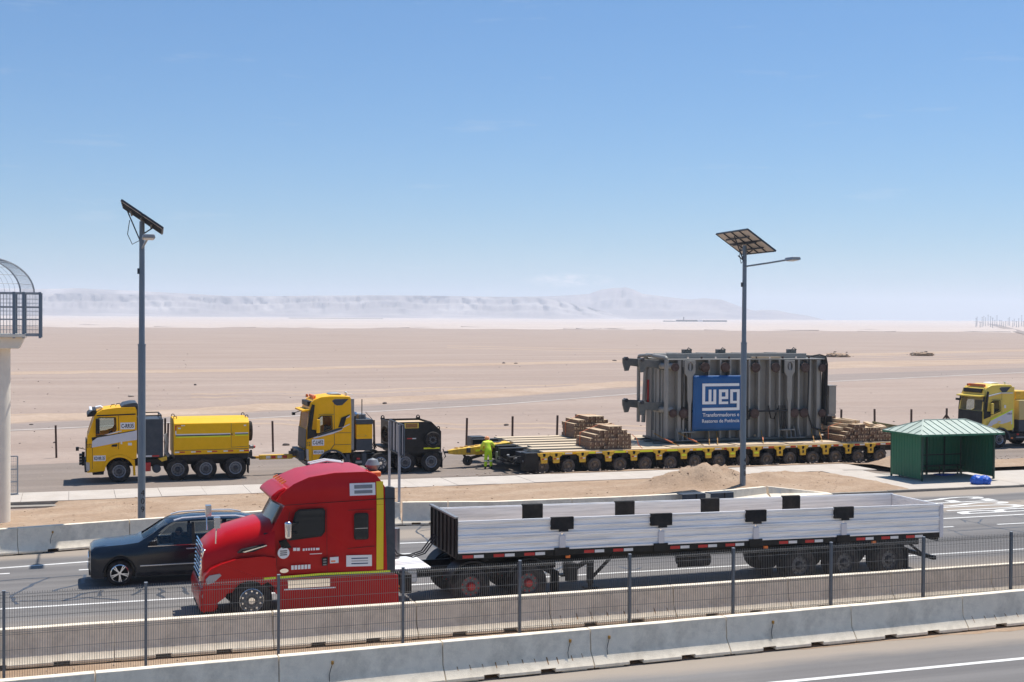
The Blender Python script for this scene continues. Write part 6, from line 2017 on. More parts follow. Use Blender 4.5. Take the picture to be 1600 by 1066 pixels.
# tape: lime on the left half, red and white on the right half
for k in range(6):
    xa = MX0 + 0.5 + 1.72 * k
    bx('reflective_tape', xa, xa + 1.05, MY0 - 0.006, MY0 - 0.001, DZ - 0.16, DZ - 0.065, lime, mt)
    bx('reflective_tape', xa + 1.10, xa + 1.5, MY0 - 0.006, MY0 - 0.001, DZ - 0.15, DZ - 0.075, white_tape, mt)
xa = split + 0.1
k = 0
while xa < MX1 - 0.4:
    bx('reflective_tape', xa, xa + 0.32, MY0 - 0.006, MY0 - 0.001, DZ - 0.155, DZ - 0.07, red_tape if k % 2 == 0 else white_tape, mt)
    xa += 0.34; k += 1
# brackets between the wheels
bk = MB()
bk.plate([(-0.36, 0.0), (0.36, 0.0), (0.30, -0.14), (0.19, -0.20), (0.17, -0.52), (-0.17, -0.52), (-0.19, -0.20), (-0.30, -0.14)], [[(-0.075, -0.03), (-0.06, -0.17), (0.0, -0.20), (0.06, -0.17), (0.075, -0.03)]], -0.05, 0.03)
bk.box(-0.10, 0.10, -0.02, 0.05, -0.22, -0.02, 1)
bk_me = bk.mesh('side_bracket', [yellow_dirty, black], None)
hk = MB(); hk.tube([(-0.035, -0.06, -0.02), (-0.035, -0.065, -0.13), (0, -0.065, -0.16), (0.035, -0.065, -0.13), (0.035, -0.06, -0.02)], 0.018, 6)
hk_me = hk.mesh('lashing_hook', black)
bxs = [MX0 + 0.45 + 0.0] + [a + 0.724 for a in axs[:-1]]
for i, x in enumerate(bxs):
    o = inst('side_bracket', bk_me, mt, (x, MY0 - 0.005, DZ - 0.07))
    bv = o.modifiers.new('edge', 'BEVEL'); bv.width = 0.008; bv.segments = 1; bv.limit_method = 'ANGLE'
    inst('lashing_hook', hk_me, o)
    if i < 6:
        bx('reflective_tape', -0.14, -0.01, -0.058, -0.052, -0.33, -0.27, red_tape, o); bx('reflective_tape', 0.01, 0.14, -0.058, -0.052, -0.33, -0.27, white_tape, o)
    elif i < 10:
        bx('reflective_tape', -0.13, 0.13, -0.058, -0.052, -0.36, -0.26, lime, o)
    else:
        bx('bracket_window', -0.05, 0.05, -0.056, -0.052, -0.40, -0.26, black, o)
# wheels: near rows, far rows, with swing arms
arm = MB(); arm.bar((0, 0.25, 0.0), (0.42, 0.3, 0.42), 0.16, 0.2); arm.bar((0.42, 0.3, 0.30), (0.42, 0.3, 0.62), 0.34, 0.34); arm.cyl((0, -0.1, 0), (0, 1.0, 0), 0.07, n=10)
arm_me = arm.mesh('swing_arm', steel_dark)
fd = MB(); fd.prism([(0.42 * math.cos(a), 0.42 * math.sin(a)) for a in [0.5 + 0.2 * i for i in range(11)]] + [(0.395 * math.cos(a), 0.395 * math.sin(a)) for a in [2.5 - 0.2 * i for i in range(11)]], 0.05, 0.30)
fd_me = fd.mesh('fender', black_matt)
for i, x in enumerate(axs):
    wz = ZA + 0.375 + 0.02
    for (y, far) in ((MY0 + 0.06, False), (MY0 + 1.25, True), (MY1 - 1.3, False), (MY1 - 0.06, True)):
        wheel(mt, 'mod', x, y, wz, far)
    inst('swing_arm', arm_me, mt, (x, MY0 + 0.35, wz)); inst('swing_arm', arm_me, mt, (x, MY1 - 1.25, wz))
    if i % 2 == 0: inst('fender', fd_me, mt, (x, MY0 + 0.03, wz), (0, 0.25, 0))
    g = MB(); g.tube([(x - 0.3, MY0 + 0.2, DZ - 0.25), (x - 0.42, MY0 + 0.05, 0.45), (x - 0.25, MY0 + 0.12, 0.25), (x - 0.1, MY0 + 0.3, 0.45)], 0.016, 5); g.build('air_hose', cable_m, mt)
# long planks of the deck, left of the load, under it and right of it
rows = 9
for j in range(rows):
    y0 = MY0 + 0.02 + (MY1 - MY0 - 0.02) * j / rows
    wdt = (MY1 - MY0) / rows - 0.16
    xs = MX0 + 0.15 + rnd.uniform(-0.1, 0.35)
    up = 0.0 if j == 0 else 0.05 * (j % 3) + 0.02
    while xs < MX1 - 0.5:
        L = min(rnd.uniform(3.4, 5.2), MX1 - 0.1 - xs)
        dz = rnd.uniform(-0.008, 0.008) + up
        if not (xs + L > 30.6 and xs < 40.9 and j in (2, 3, 4, 5)) or True:
            bx('deck_plank', xs, xs + L - 0.03, y0 + rnd.uniform(0, 0.03), y0 + wdt + rnd.uniform(-0.03, 0.03), DZ - 0.09, DZ - 0.005 + (0 if 30.5 < xs + L and xs < 41 else dz), plank_m, mt, 0.01)
        xs += L
# hydraulics at the front end
fr = [(MX0 - 0.55, MX0 + 0.2, MY0 + 0.05, MY0 + 0.7, 0.06, DZ - 0.05, black, 'power_pack'), (MX0 - 0.45, MX0 + 0.1, MY0 + 0.9, MY0 + 1.9, 0.40, DZ - 0.12, steel_dark, 'pump_unit'),
      (MX0 - 1.2, MX0 + 0.1, MY0 + 2.1, MY0 + 2.5, 0.62, DZ + 0.02, black, 'front_beam'), (MX0 - 1.0, MX0 + 0.1, MY0 + 3.3, MY0 + 3.7, 0.62, DZ + 0.05, black, 'front_beam'),
      (MX0 - 1.2, MX0 + 0.1, MY0 + 4.9, MY0 + 5.3, 0.62, DZ + 0.08, black, 'front_beam'), (MX0 - 1.4, MX0 + 0.1, MY0 + 6.3, MY0 + 6.7, 0.62, DZ + 0.12, black, 'front_beam'),
      (MX0 - 1.3, MX0 - 0.5, MY0 + 6.8, MY0 + 7.7, 0.62, DZ + 0.2, steel_dark, 'control_box'), (MX0 - 1.1, MX0 - 0.3, MY0 + 2.5, MY0 + 3.2, 0.25, 0.78, steel_grey, 'valve_block'),
      (MX0 - 0.9, MX0 + 0.1, MY0 + 3.8, MY0 + 4.7, 0.45, 0.86, black, 'coupling_head')]
for (a, b, c, d_, e, f, m, nme) in fr: bx(nme, a, b, c, d_, e, f, m, mt, 0.02)
g = MB()
for k in range(16):
    y = MY0 + 0.8 + 0.42 * k
    g.tube([(MX0 - 0.1, y, 0.75), (MX0 - 0.7 - rnd.uniform(0, 0.5), y + rnd.uniform(-0.2, 0.2), 0.5 + rnd.uniform(-0.2, 0.35)), (MX0 - 1.0 - rnd.uniform(0, 0.5), y + rnd.uniform(-0.2, 0.4), 0.3 + rnd.uniform(0, 0.4)), (MX0 - 0.4, y + 0.5, 0.25)], 0.025, 5)
g.build('hydraulic_hose', cable_m, mt)
g = MB()
for y, z in ((MY0 + 4.9, 0.95), (MY0 + 5.8, 1.0)):
    g.cyl((MX0 - 1.7, y + 0.4, z - 0.25), (MX0 + 0.1, y, z), 0.07, n=10); g.cyl((MX0 - 2.0, y + 0.45, z - 0.3), (MX0 - 1.6, y + 0.4, z - 0.24), 0.045, n=8)
g.build('steering_cylinder', steel_dark, mt)
g = MB()
for k in range(9):
    y = MY0 + 0.3 + 0.8 * k; g.lathe([(0.0, 0.0), (0.06, 0.0), (0.06, 0.12), (0, 0.12)], (MX0 - 0.6 - 0.15 * (k % 3), y, 0.55 + 0.07 * (k % 4)), 8, axis='x')
g.build('hose_fitting', steel_grey, mt)
bx('crossbar', MX0 - 0.95, MX0 - 0.82, MY0 + 1.2, MY0 + 5.6, 0.5, 0.68, black, mt, 0.02)
# plywood sheets lying beside the load
for (xa, xb, ya, yb) in ((30.1, 31.9, 61.3, 62.7), (32.0, 33.9, 61.25, 62.3), (34.1, 37.0, 61.3, 62.8), (37.2, 38.2, 61.25, 62.0), (38.3, 40.8, 61.3, 62.6), (40.9, 42.2, 61.25, 62.2)):
    g = MB(); g.box(0, xb - xa, 0, yb - ya, DZ + 0.003, DZ + 0.03)
    tag(g.build('plywood_sheet', plywood, None, (xa, ya, 0.022 * rnd.random())), 'plywood sheet on the deck in front of the transformer, %s from the left' % ORD[[30.1, 32.0, 34.1, 37.2, 38.3, 40.9].index(xa)], 'plywood', 'plywood sheets on the deck')

# ================================================================== timber stacks
def timber_mesh(seed):
    r = random.Random(seed)
    g = MB(); L = 1.9
    w, h = 0.245, 0.195
    g.box(0, w, 0, L, 0, h)
    # small pale marks laid on the near end, by its upper corners
    g.add([(0.01, -0.004, h * 0.75), (0.075, -0.004, h * 0.99), (0.06, -0.004, h * 0.45), (0.02, -0.004, h * 0.3)], [(0, 1, 2, 3)], 1)
    if seed % 2: g.add([(w - 0.07, -0.004, h * 0.95), (w - 0.01, -0.004, h * 0.75), (w - 0.02, -0.004, h * 0.35), (w - 0.06, -0.004, h * 0.45)], [(0, 1, 2, 3)], 1)
    for f in range(len(g.mi)):
        if f == 1: g.mi[f] = 1
    g.v = [(x + r.uniform(-0.006, 0.006), y, z + r.uniform(-0.006, 0.006)) for x, y, z in g.v]
    return g.mesh('timber', [timber, timber_pale], None)
TM = [timber_mesh(k) for k in range(6)]
def timber_stack(label, x0, x1, y0, layers, z0=DZ):
    t = thing('timber_stack', label, 'timber stack', (x0, y0, z0), 0, 'timber stacks on the trailer deck')
    w = 0.262
    n = int((x1 - x0) / w)
    for lay, (a, b) in enumerate(layers):
        for i in range(a, n - b):
            inst('timber', TM[rnd.randrange(6)], t, (i * w + rnd.uniform(-0.012, 0.012), rnd.uniform(-0.07, 0.07), lay * 0.2), (0, 0, rnd.uniform(-0.015, 0.015)))
    for y in (1.3,):
        a, b = layers[-1]
        zt = len(layers) * 0.2 + 0.005
        g = MB()
        pts = [(-0.02, y, 0.0), (-0.02, y, 0.8), (a * w, y, zt), ((n - b) * w, y, zt), (n * w + 0.02, y, 0.8), (n * w + 0.02, y, 0.0)]
        for p, q in zip(pts, pts[1:]): g.bar(p, q, 0.05, 0.008, up=(0, 1, 0) if abs(p[0] - q[0]) < 0.01 else (0, 0, 1))
        g.build('strap', strap_m, t)
    g = MB(); g.tube([(n * w + 0.02, -0.02, 0.75), (n * w + 0.25, -0.1, 0.55), (n * w + 0.35, -0.15, 0.2), (n * w + 0.55, -0.2, 0.02)], 0.018, 5)
    g.build('loose_strap', strap_m, t)
    return t
timber_stack('stepped timber stack at the near edge of the deck, left of the transformer', 25.42, 27.85, 61.35, [(0, 0), (0, 0), (0, 0), (1, 0), (2, 1), (4, 2)])
timber_stack('stepped timber stack at the far side of the deck, left of the transformer', 26.75, 29.25, 66.85, [(0, 0), (0, 0), (0, 0), (0, 0), (1, 1), (3, 2)], DZ + 0.1)
timber_stack('wide toppling timber stack at the near edge, between transformer and bus shelter', 40.55, 44.4, 61.3, [(0, 0), (0, 0), (1, 1), (2, 4), (3, 8)])
timber_stack('dark timber stack at the far side of the deck, right of the transformer cabinet', 42.6, 44.3, 66.6, [(0, 0), (0, 0), (0, 0), (1, 0), (1, 2)], DZ + 0.1)
# loose sticks thrown over the right stack
for k in range(9):
    g = MB(); g.box(0, 0.25, 0, 1.7, 0, 0.16); x = 40.8 + 0.36 * k
    tag(g.build('loose_timber', [timber_pale], None, (x, 61.5 + rnd.uniform(-0.1, 0.5), DZ + 0.6 + (0.42 if k in (2, 3) else 0.22 if 1 <= k <= 5 else 0.03)), bevel=0.01), 'loose pale timber lying on the wide right-hand stack, %s from the left' % ORD[k], 'timber', 'loose timbers on the right-hand stack').rotation_euler = (0, rnd.uniform(-0.05, 0.05), rnd.uniform(-0.5, 0.5))
t = thing('side_board', 'olive slatted side board leaning at the far end of the deck behind the timber', 'board', (0, 0, 0))
p0, p1 = aty(1363, 667, 70.0), aty(1404, 674, 67.0)
for k in range(5):
    a = p0 + (p1 - p0) * (k / 5 + 0.004); b = p0 + (p1 - p0) * ((k + 1) / 5 - 0.004)
    g = MB(); g.add([tuple(v) for v in (a + Vector((0, 0, -0.35)), b + Vector((0, 0, -0.35)), b + Vector((0, 0, 0.35)), a + Vector((0, 0, 0.35)))] + [tuple(v + Vector((0.03, 0.05, 0))) for v in (a + Vector((0, 0, -0.35)), b + Vector((0, 0, -0.35)), b + Vector((0, 0, 0.35)), a + Vector((0, 0, 0.35)))],
                    [(0, 1, 2, 3), (7, 6, 5, 4), (0, 4, 5, 1), (1, 5, 6, 2), (2, 6, 7, 3), (3, 7, 4, 0)])
    g.build('panel', olive_board, t)
g = MB(); g.bar(p0 + Vector((0.05, 0.06, 0.3)), p1 + Vector((0.05, 0.06, 0.3)), 0.05, 0.06); g.bar(p0 + Vector((0.05, 0.06, -0.35)), p0 + Vector((0.05, 0.06, -1.2)), 0.06, 0.06); g.bar(p1 + Vector((0.05, 0.06, -0.3)), p1 + Vector((0.05, 0.06, -0.9)), 0.06, 0.06); g.build('batten', olive_board, t)

# ================================================================== transformer
FX0, FX1, FY0, FY1, FZ0, FZ1 = 30.82, 40.70, 63.2, 66.5, DZ + 0.10, 5.72
FL, FH_, FW = FX1 - FX0, FZ1 - FZ0, FY1 - FY0
tf = thing('transformer', 'huge grey ribbed power transformer tank standing on the modular trailer', 'transformer', (FX0, FY0, FZ0))
bx('tank', 0, FL, 0.40, FW - 0.40, 0.10, FH_ - 0.12, tf_grey, tf, 0.02)
bx('base_frame', -0.05, FL + 0.05, 0.05, FW - 0.05, 0.0, 0.12, tf_dark, tf, 0.01)
for y in (0.4, 1.6, 2.8): bx('skid_beam', -0.7, FL + 0.3, y - 0.14, y + 0.14, -0.09, -0.001, tf_dark, tf, 0.01)
bx('cover_flange', -0.06, FL + 0.06, 0.02, FW - 0.02, FH_ - 0.12, FH_ - 0.06, tf_grey, tf, 0.008)
# channel stiffeners on both long sides
def fx(px): return aty(px, 620, FY0).x - FX0
rib_px = [1068, 1079, 1108, 1126, 1141, 1157, 1171, 1186, 1203, 1218, 1231, 1248, 1263]
for px in rib_px:
    x = fx(px)
    g = MB(); g.box(x - 0.055, x + 0.055, 0.0, 0.395, 0.13, FH_ - 0.125); g.build('stiffener', tf_grey, tf, bevel=0.008)
    g = MB(); g.box(x - 0.055, x + 0.055, FW - 0.395, FW, 0.13, FH_ - 0.125); g.build('stiffener', tf_grey, tf)
for px in (1062, 1265, 1279):
    x = fx(px); g = MB(); g.box(x - 0.11, x + 0.11, 0.03, 0.395, 0.13, FH_ - 0.125); g.build('stiffener', tf_grey, tf, bevel=0.02)
# hoisting lugs with keyhole tops on tapering stems
for px in (1076.5, 1232.0):
    x = fx(px)
    out = [(x - 0.33, FH_ - 0.14), (x + 0.33, FH_ - 0.14), (x + 0.33, FH_ - 0.82), (x + 0.16, FH_ - 1.05), (x + 0.15, FH_ - 2.3), (x + 0.09, FH_ - 2.5), (x + 0.07, 0.55), (x - 0.07, 0.55), (x - 0.09, FH_ - 2.5), (x - 0.15, FH_ - 2.3), (x - 0.16, FH_ - 1.05), (x - 0.33, FH_ - 0.82)]
    hole = [(x + 0.02 + 0.17 * math.cos(a), FH_ - 0.48 + 0.24 * math.sin(a)) for a in [2 * PI * i / 16 for i in range(16)]]
    g = MB(); g.plate(out, [hole], -0.12, -0.04); lg = g.build('lifting_lug', tf_grey, tf, bevel=0.012)
    g = MB(); g.cyl((x + 0.02, -0.03, FH_ - 0.72), (x + 0.02, -0.03, FH_ - 0.28), 0.09, n=10); g.build('pin', steel_grey, lg)
    bx('lug_backing', x - 0.2, x + 0.2, -0.035, 0.395, FH_ - 0.9, FH_ - 0.13, tf_dark, lg)
    # jacking pad and gussets
    bx('jacking_pad', x - 0.55, x + 0.3, -0.25, 0.2, 0.50, 0.56, tf_grey, tf, 0.008)
    for k in range(4):
        xx = x - 0.55 + 0.28 * k - (0.2 if px < 1100 else -0.35)
        g = MB(); g.prism([(0.0, 0.0), (0.42, 0.0), (0.42, 0.62), (0.26, 0.62), (0.10, 0.30)], xx, xx + 0.04, axis='x'); g.map(lambda p: (p.x, p.y - 0.22, p.z + 0.1)); g.build('gusset', tf_grey, tf)
    bx('gusset_foot', x - 0.85 if px < 1100 else x - 0.25, x + 0.35 if px < 1100 else x + 0.95, -0.27, 0.05, 0.06, 0.10, tf_grey, tf)
    g = MB()
    for k in range(4):
        xx = x + 0.12 + 0.13 * k - (0.0 if px < 1100 else 0.75)
        g.tube([(xx, -0.02, 1.9), (xx + 0.02, -0.06, 1.3), (xx + 0.1, -0.05, 0.6)], 0.028, 6)
    g.build('earth_cable', cable_m, tf)
# blank flanges
def flange(px, py, r=0.30, yy=0.0, par=tf):
    p = aty(px, py, FY0); x, z = p.x - FX0, p.z - FZ0
    g = MB(); g.lathe([(r * 0.72, 0.40), (r * 0.72, -0.02)], (x, yy, z), 18)
    st = g.build('pipe_stub', tf_grey, par)
    g = MB(); g.lathe([(0, -0.13), (r * 0.55, -0.12), (r, -0.10), (r, -0.03), (0, -0.03)], (x, yy, z), 22)
    for k in range(12):
        a = 2 * PI * k / 12; g.cyl((x + r * 0.82 * math.cos(a), yy - 0.15, z + r * 0.82 * math.sin(a)), (x + r * 0.82 * math.cos(a), yy - 0.10, z + r * 0.82 * math.sin(a)), 0.026, n=6)
    g.build('blank_flange', flange_m, st)
for px, py in ((1054, 574), (1101, 574), (1132.5, 574), (1180, 574.5), (1211, 574.5), (1257, 574.5), (1283.5, 575), (1050.5, 646), (1067, 646), (1178, 646), (1240, 645), (1255, 645), (1283, 645.5)):
    flange(px, py, 0.27 if px > 1060 and px < 1280 else 0.23, -0.02)
# top beams and the boxes on the cover
for (xa, xb, ya, yb, z) in ((0.3, FL - 0.8, 0.75, 0.95, 0.0), (0.3, FL - 0.8, FW - 0.9, FW - 0.7, 0.0)):
    bx('cover_beam', xa, xb, ya, yb, FH_ - 0.055, FH_ + 0.22, tf_grey, tf, 0.01)
for k in range(7):
    x = 0.6 + 1.35 * k; bx('cover_rib', x, x + 0.14, 0.96, FW - 0.91, FH_ - 0.055, FH_ + 0.16, tf_grey, tf, 0.008)
for (x, y, r) in ((1.0, 1.7, 0.35), (3.0, 1.9, 0.38), (5.2, 1.8, 0.38), (7.4, 1.9, 0.38)):
    g = MB(); g.lathe([(0, 0.25), (r, 0.25), (r, 0.19), (r * 0.8, 0.19), (r * 0.8, -0.05)], (x, y, FH_), 20, axis='z'); g.build('cover_turret', tf_grey, tf)
for (x, y) in ((1.9, 2.0), (4.1, 2.1), (8.8, 2.2)):
    g = MB(); g.box(x, x + 0.5, y, y + 0.3, FH_, FH_ + 0.42); g.tube([(x + 0.1, y, FH_ + 0.3), (x + 0.25, y - 0.1, FH_ + 0.52), (x + 0.5, y, FH_ + 0.4)], 0.03, 6); g.build('cover_device', tf_dark, tf)
for k in range(10):
    x = 1.2 + 0.85 * k; g = MB(); g.cyl((x, 0.12, FH_ - 0.05), (x, 0.12, FH_ + 0.06), 0.06, n=8); g.build('cover_valve', flange_m if k % 2 else chrome, tf)
bx('terminal_strip', 5.2, 7.0, 0.08, 0.3, FH_ - 0.055, FH_ + 0.05, timber_pale, tf)
# pipe frames round the left end
def pipe(pts, r, m=tf_grey, nme='pipe'):
    g = MB()
    P = [Vector(pts[0])]
    for i in range(1, len(pts) - 1):
        a, b, c = Vector(pts[i - 1]), Vector(pts[i]), Vector(pts[i + 1])
        ra = min(0.18, (b - a).length * 0.45, (c - b).length * 0.45)
        p, q = b + (a - b).normalized() * ra, b + (c - b).normalized() * ra
        for k in range(6):
            t_ = k / 5; P.append(p * (1 - t_) ** 2 + b * 2 * t_ * (1 - t_) + q * t_ ** 2)
    P.append(Vector(pts[-1]))
    g.tube(P, r, 10)
    return g.build(nme, m, tf, smooth=60)
pipe([(-0.15, 0.0, 0.25), (-0.15, 0.0, FH_ + 0.02), (-0.15, 2.6, FH_ + 0.12), (-0.3, 2.6, 0.9)], 0.12)
pipe([(-0.45, 2.95, 0.9), (-0.45, 2.95, FH_ + 0.05), (-0.2, 1.6, FH_ + 0.12), (1.2, 0.9, FH_ + 0.12)], 0.10)
for (x, y) in ((-0.02, 0.75), (-0.02, 1.15), (-0.02, 1.65), (-0.02, 2.15)):
    g = MB(); g.box(x - 0.03, x + 0.03, y - 0.06, y + 0.06, 0.12, FH_ - 0.14); g.build('end_stiffener', tf_grey, tf)
for (y, w) in ((0.95, 0.30), (1.9, 0.42)):
    bx('end_panel', -0.012, -0.001, y - w / 2, y + w / 2, 0.5, FH_ - 0.5, tf_dark, tf)
pipe([(0.25, 0.12, 4.15), (-0.2, 0.12, 4.15), (-0.2, 1.3, 4.15)], 0.17)
pipe([(0.25, 0.12, 1.75), (-0.2, 0.12, 1.75), (-0.2, 1.3, 1.75)], 0.17)
bx('red_panel', -0.10, -0.06, 2.4, 2.55, 1.9, 3.3, red_tape, tf)
# support arms at the left end
for zc_, dz in ((FH_ - 0.28, 0), (1.98, 0)):
    for y in (0.6, 2.7):
        g = MB(); g.prism([(-1.55, zc_ - 0.05), (-1.55, zc_ + 0.22), (-0.4, zc_ + 0.16), (0.0, zc_ + 0.16), (0.0, zc_ - 0.42), (-0.4, zc_ - 0.30), (-1.1, zc_ - 0.22), (-1.2, zc_ - 0.50), (-1.42, zc_ - 0.52)], y - 0.07, y + 0.07)
        g.build('support_arm', tf_dark, tf, bevel=0.015)
        g = MB(); g.cyl((-1.35, y - 0.16, zc_ + 0.18), (-1.35, y + 0.16, zc_ + 0.18), 0.10, n=14); g.build('arm_roller', steel_dark, tf)
# control cabinet, its conduits and the cables of the right end
bx('control_cabinet', FL + 0.25, FL + 0.72, 0.0, 0.9, 1.35, 2.95, tf_grey, tf, 0.02)
bx('cabinet_bracket', FL + 0.2, FL + 0.7, 0.05, 0.85, 1.22, 1.345, steel_grey, tf, 0.01)
g = MB(); g.box(FL + 0.22, FL + 0.76, -0.03, 0.95, 2.955, 2.99); g.build('cabinet_roof', tf_grey, tf)
g = MB()
for k in range(5):
    g.tube([(FL + 0.04, 0.25 + 0.1 * k, FH_ - 0.1), (FL + 0.10 + 0.02 * k, 0.15 + 0.1 * k, FH_ - 0.5), (FL + 0.08, 0.15 + 0.1 * k, 1.6), (FL + 0.10, 0.1 + 0.1 * k, 0.8), (FL + 0.28, 0.1 + 0.1 * k, 0.55 + 0.04 * k), (FL + 0.48, 0.15 + 0.1 * k, 0.8), (FL + 0.52, 0.2 + 0.1 * k, 1.25)], 0.05, 7)
g.tube([(FL - 0.9, 0.02, FH_ + 0.08), (FL - 0.4, 0.0, FH_ + 0.16), (FL + 0.0, 0.0, FH_ + 0.05), (FL + 0.1, 0.0, FH_ - 0.4), (FL + 0.08, 0.0, 2.4)], 0.05, 7)
g.tube([(FL - 1.1, -0.02, FH_ - 0.1), (FL - 1.15, -0.05, 3.0), (FL - 1.2, -0.05, 1.5), (FL - 0.9, -0.08, 0.6), (FL - 0.1, -0.02, 0.42), (FL + 0.3, 0.1, 0.55)], 0.045, 7)
g.build('cable_bundle', cable_m, tf, smooth=60)
bx('cable_tray', fx(1167), fx(1257), -0.07, -0.005, 1.55, 1.65, cable_m, tf, 0.01)
g = MB()
for (a, b) in ((1068, 1082), (1150, 1180), (1200, 1215), (1167, 1172)):
    xa, xb = fx(a), fx(b); g.tube([(xa, -0.05, 1.9), (xa + (xb - xa) * 0.25, -0.06, 1.2), (xa + (xb - xa) * 0.6, -0.06, 1.15), (xb, -0.05, 1.75)], 0.04, 6)
for px in (1066.5,):
    x = fx(px); g.tube([(x, -0.02, FH_ - 0.5), (x + 0.03, -0.03, 3.0), (x, -0.02, 1.2)], 0.03, 6)
g.build('side_cable', cable_m, tf, smooth=60)
bx('end_plate', FL + 0.02, FL + 0.06, 0.05, FW - 0.05, FH_ - 0.4, FH_ + 0.08, tf_dark, tf)
g = MB()
for (a, b) in ((-0.1, 0.2), (0.1, 0.45)): g.tube([(FL + 0.05, 0.3, FH_ - 0.2 + a), (FL + 0.12, 0.3, 3.0), (FL + 0.05, 0.3, 0.9)], 0.06, 7)
g.build('conduit', tf_dark, tf)
for (px, py) in ((1110, 682), (1182, 681)):
    p = aty(px, py, FY0); g = MB(); g.lathe([(0.07, 0), (0.07, -0.03), (0.0, -0.035)], (p.x - FX0, 0.2, p.z - FZ0), 10); g.build('earth_boss', timber_pale, tf)
# load chains down to the deck
for k, (x, s) in enumerate(((0.55, -1), (2.4, 1), (2.9, 1), (5.7, 1), (8.9, 1), (9.4, 1), (-0.9, -1))):
    t = thing('lashing_chain', 'rusty lashing chain from transformer foot to deck edge, %s from the left' % ORD[[-0.9, 0.55, 2.4, 2.9, 5.7, 8.9, 9.4].index(x)], 'chain', (FX0 + x, 62.9, DZ), 0, 'lashing chains on the deck')
    g = MB(); g.tube([(0, 0.2, 0.62), (-s * 0.35, -0.5, 0.32), (-s * 0.75, -1.35, 0.05)], 0.022, 5); g.build('chain', rust_anchor, t)
    g = MB(); g.bar((-s * 0.3, -0.45, 0.36), (-s * 0.55, -0.95, 0.2), 0.05, 0.05); g.build('tensioner', strap_m if k in (0, 3, 6) else rust, t)

# ------------------------------------------------------------------ banner
pb0, pb1 = aty(1083.5, 587, FY0 - 0.15), aty(1161, 672, FY0 - 0.15)
BW, BH = pb1.x - pb0.x, pb0.z - pb1.z
bn = thing('banner', 'square blue banner with a white block-letter emblem hung on the transformer side', 'banner', (pb0.x, FY0 - 0.16, pb1.z), 0)
g = MB()
NB = 14
P, F = [], []
for i in range(NB + 1):
    for j in range(NB + 1):
        u_, v_ = i / NB, j / NB
        P.append((BW * u_ + 0.015 * math.sin(v_ * 5) - 0.07 * (1 - v_), 0.018 * math.sin(u_ * 9 + v_ * 2) * math.sin(v_ * 3 + 0.5), BH * v_))
for i in range(NB):
    for j in range(NB): F.append((i * (NB + 1) + j, (i + 1) * (NB + 1) + j, (i + 1) * (NB + 1) + j + 1, i * (NB + 1) + j + 1))
g.add(P, F)
cl = g.build('cloth', banner_m, bn, smooth=80)
sm = cl.modifiers.new('thick', 'SOLIDIFY'); sm.thickness = 0.012; sm.offset = 1
rects = [(.18, .145, .915, .195), (.18, .195, .235, .52), (.235, .47, .455, .52), (.305, .255, .36, .47), (.40, .255, .455, .47),
         (.51, .255, .565, .52), (.565, .255, .695, .305), (.64, .305, .695, .43), (.565, .385, .64, .43), (.565, .475, .695, .52),
         (.735, .255, .79, .51), (.79, .255, .925, .305), (.79, .465, .87, .51), (.87, .305, .925, .635), (.18, .585, .87, .635)]
g = MB()
for (a, b, c, d_) in rects:
    x0_, x1_, z0_, z1_ = BW * a - 0.03, BW * c - 0.03, BH * (1 - d_), BH * (1 - b)
    g.box(x0_, x1_, -0.045, -0.036, z0_, z1_)
g.build('emblem', white_letter, bn, smooth=None)
def fit_text(txt, w, x, z, parent, y=-0.04):
    me = text_mesh(txt, 0.30, white_letter, extrude=0.004, bold=0.003)
    xs = [v.co.x for v in me.vertices]; s = w / (max(xs) - min(xs))
    me.transform(Matrix.Diagonal((s, s, 1, 1)))
    return inst('lettering', me, parent, (x, y, z), (PI / 2, 0, 0))
fit_text('Transformadores e', BW * 0.73, BW * 0.545, BH * 0.285, bn)
fit_text('Reatores de Potência', BW * 0.74, BW * 0.54, BH * 0.175, bn)
g = MB()
for (x, z) in ((0.05, BH - 0.05), (BW - 0.05, BH - 0.05), (0.0, 0.05), (BW - 0.05, 0.05)): g.tube([(x, -0.02, z), (x, 0.1, z + (0.1 if z > 1 else -0.1))], 0.012, 5)
g.build('tie_cord', white_p, bn)

# ------------------------------------------------------------------ the worker
wp = aty(762.5, 731.5, 64.5)
pw = thing('person', 'worker in a lime hi-vis suit and orange helmet bending over the drawbar, seen from behind', 'person', (wp.x, wp.y, ZA), -0.15)
V = [(0, 0, 0.90), (0, 0.05, 1.06), (0, 0.13, 1.24), (0, 0.20, 1.38), (0, 0.26, 1.46),
     (-0.20, 0.18, 1.37), (-0.33, 0.22, 1.14), (-0.30, 0.42, 0.98), (0.20, 0.18, 1.37), (0.36, 0.24, 1.20), (0.42, 0.46, 1.10),
     (-0.10, -0.01, 0.86), (-0.125, 0.02, 0.48), (-0.14, -0.03, 0.09), (0.10, -0.01, 0.86), (0.15, 0.03, 0.48), (0.17, -0.01, 0.09)]
E = [(0, 1), (1, 2), (2, 3), (3, 4), (3, 5), (5, 6), (6, 7), (3, 8), (8, 9), (9, 10), (0, 11), (11, 12), (12, 13), (0, 14), (14, 15), (15, 16)]
Rr = [(0.165, 0.135), (0.17, 0.135), (0.185, 0.135), (0.12, 0.10), 0.06, 0.085, 0.068, 0.055, 0.085, 0.068, 0.055, 0.115, 0.088, 0.085, 0.115, 0.088, 0.085]
skin_body(V, E, Rr, hivis, 'body', pw)
V2 = [(0, 0.02, 0.93), (0, 0.05, 1.06), (0, 0.13, 1.24), (0, 0.20, 1.38), (0, 0.24, 1.43), (-0.20, 0.18, 1.37), (-0.33, 0.22, 1.14), (-0.305, 0.40, 1.0), (0.20, 0.18, 1.37), (0.36, 0.24, 1.20), (0.415, 0.44, 1.11)]
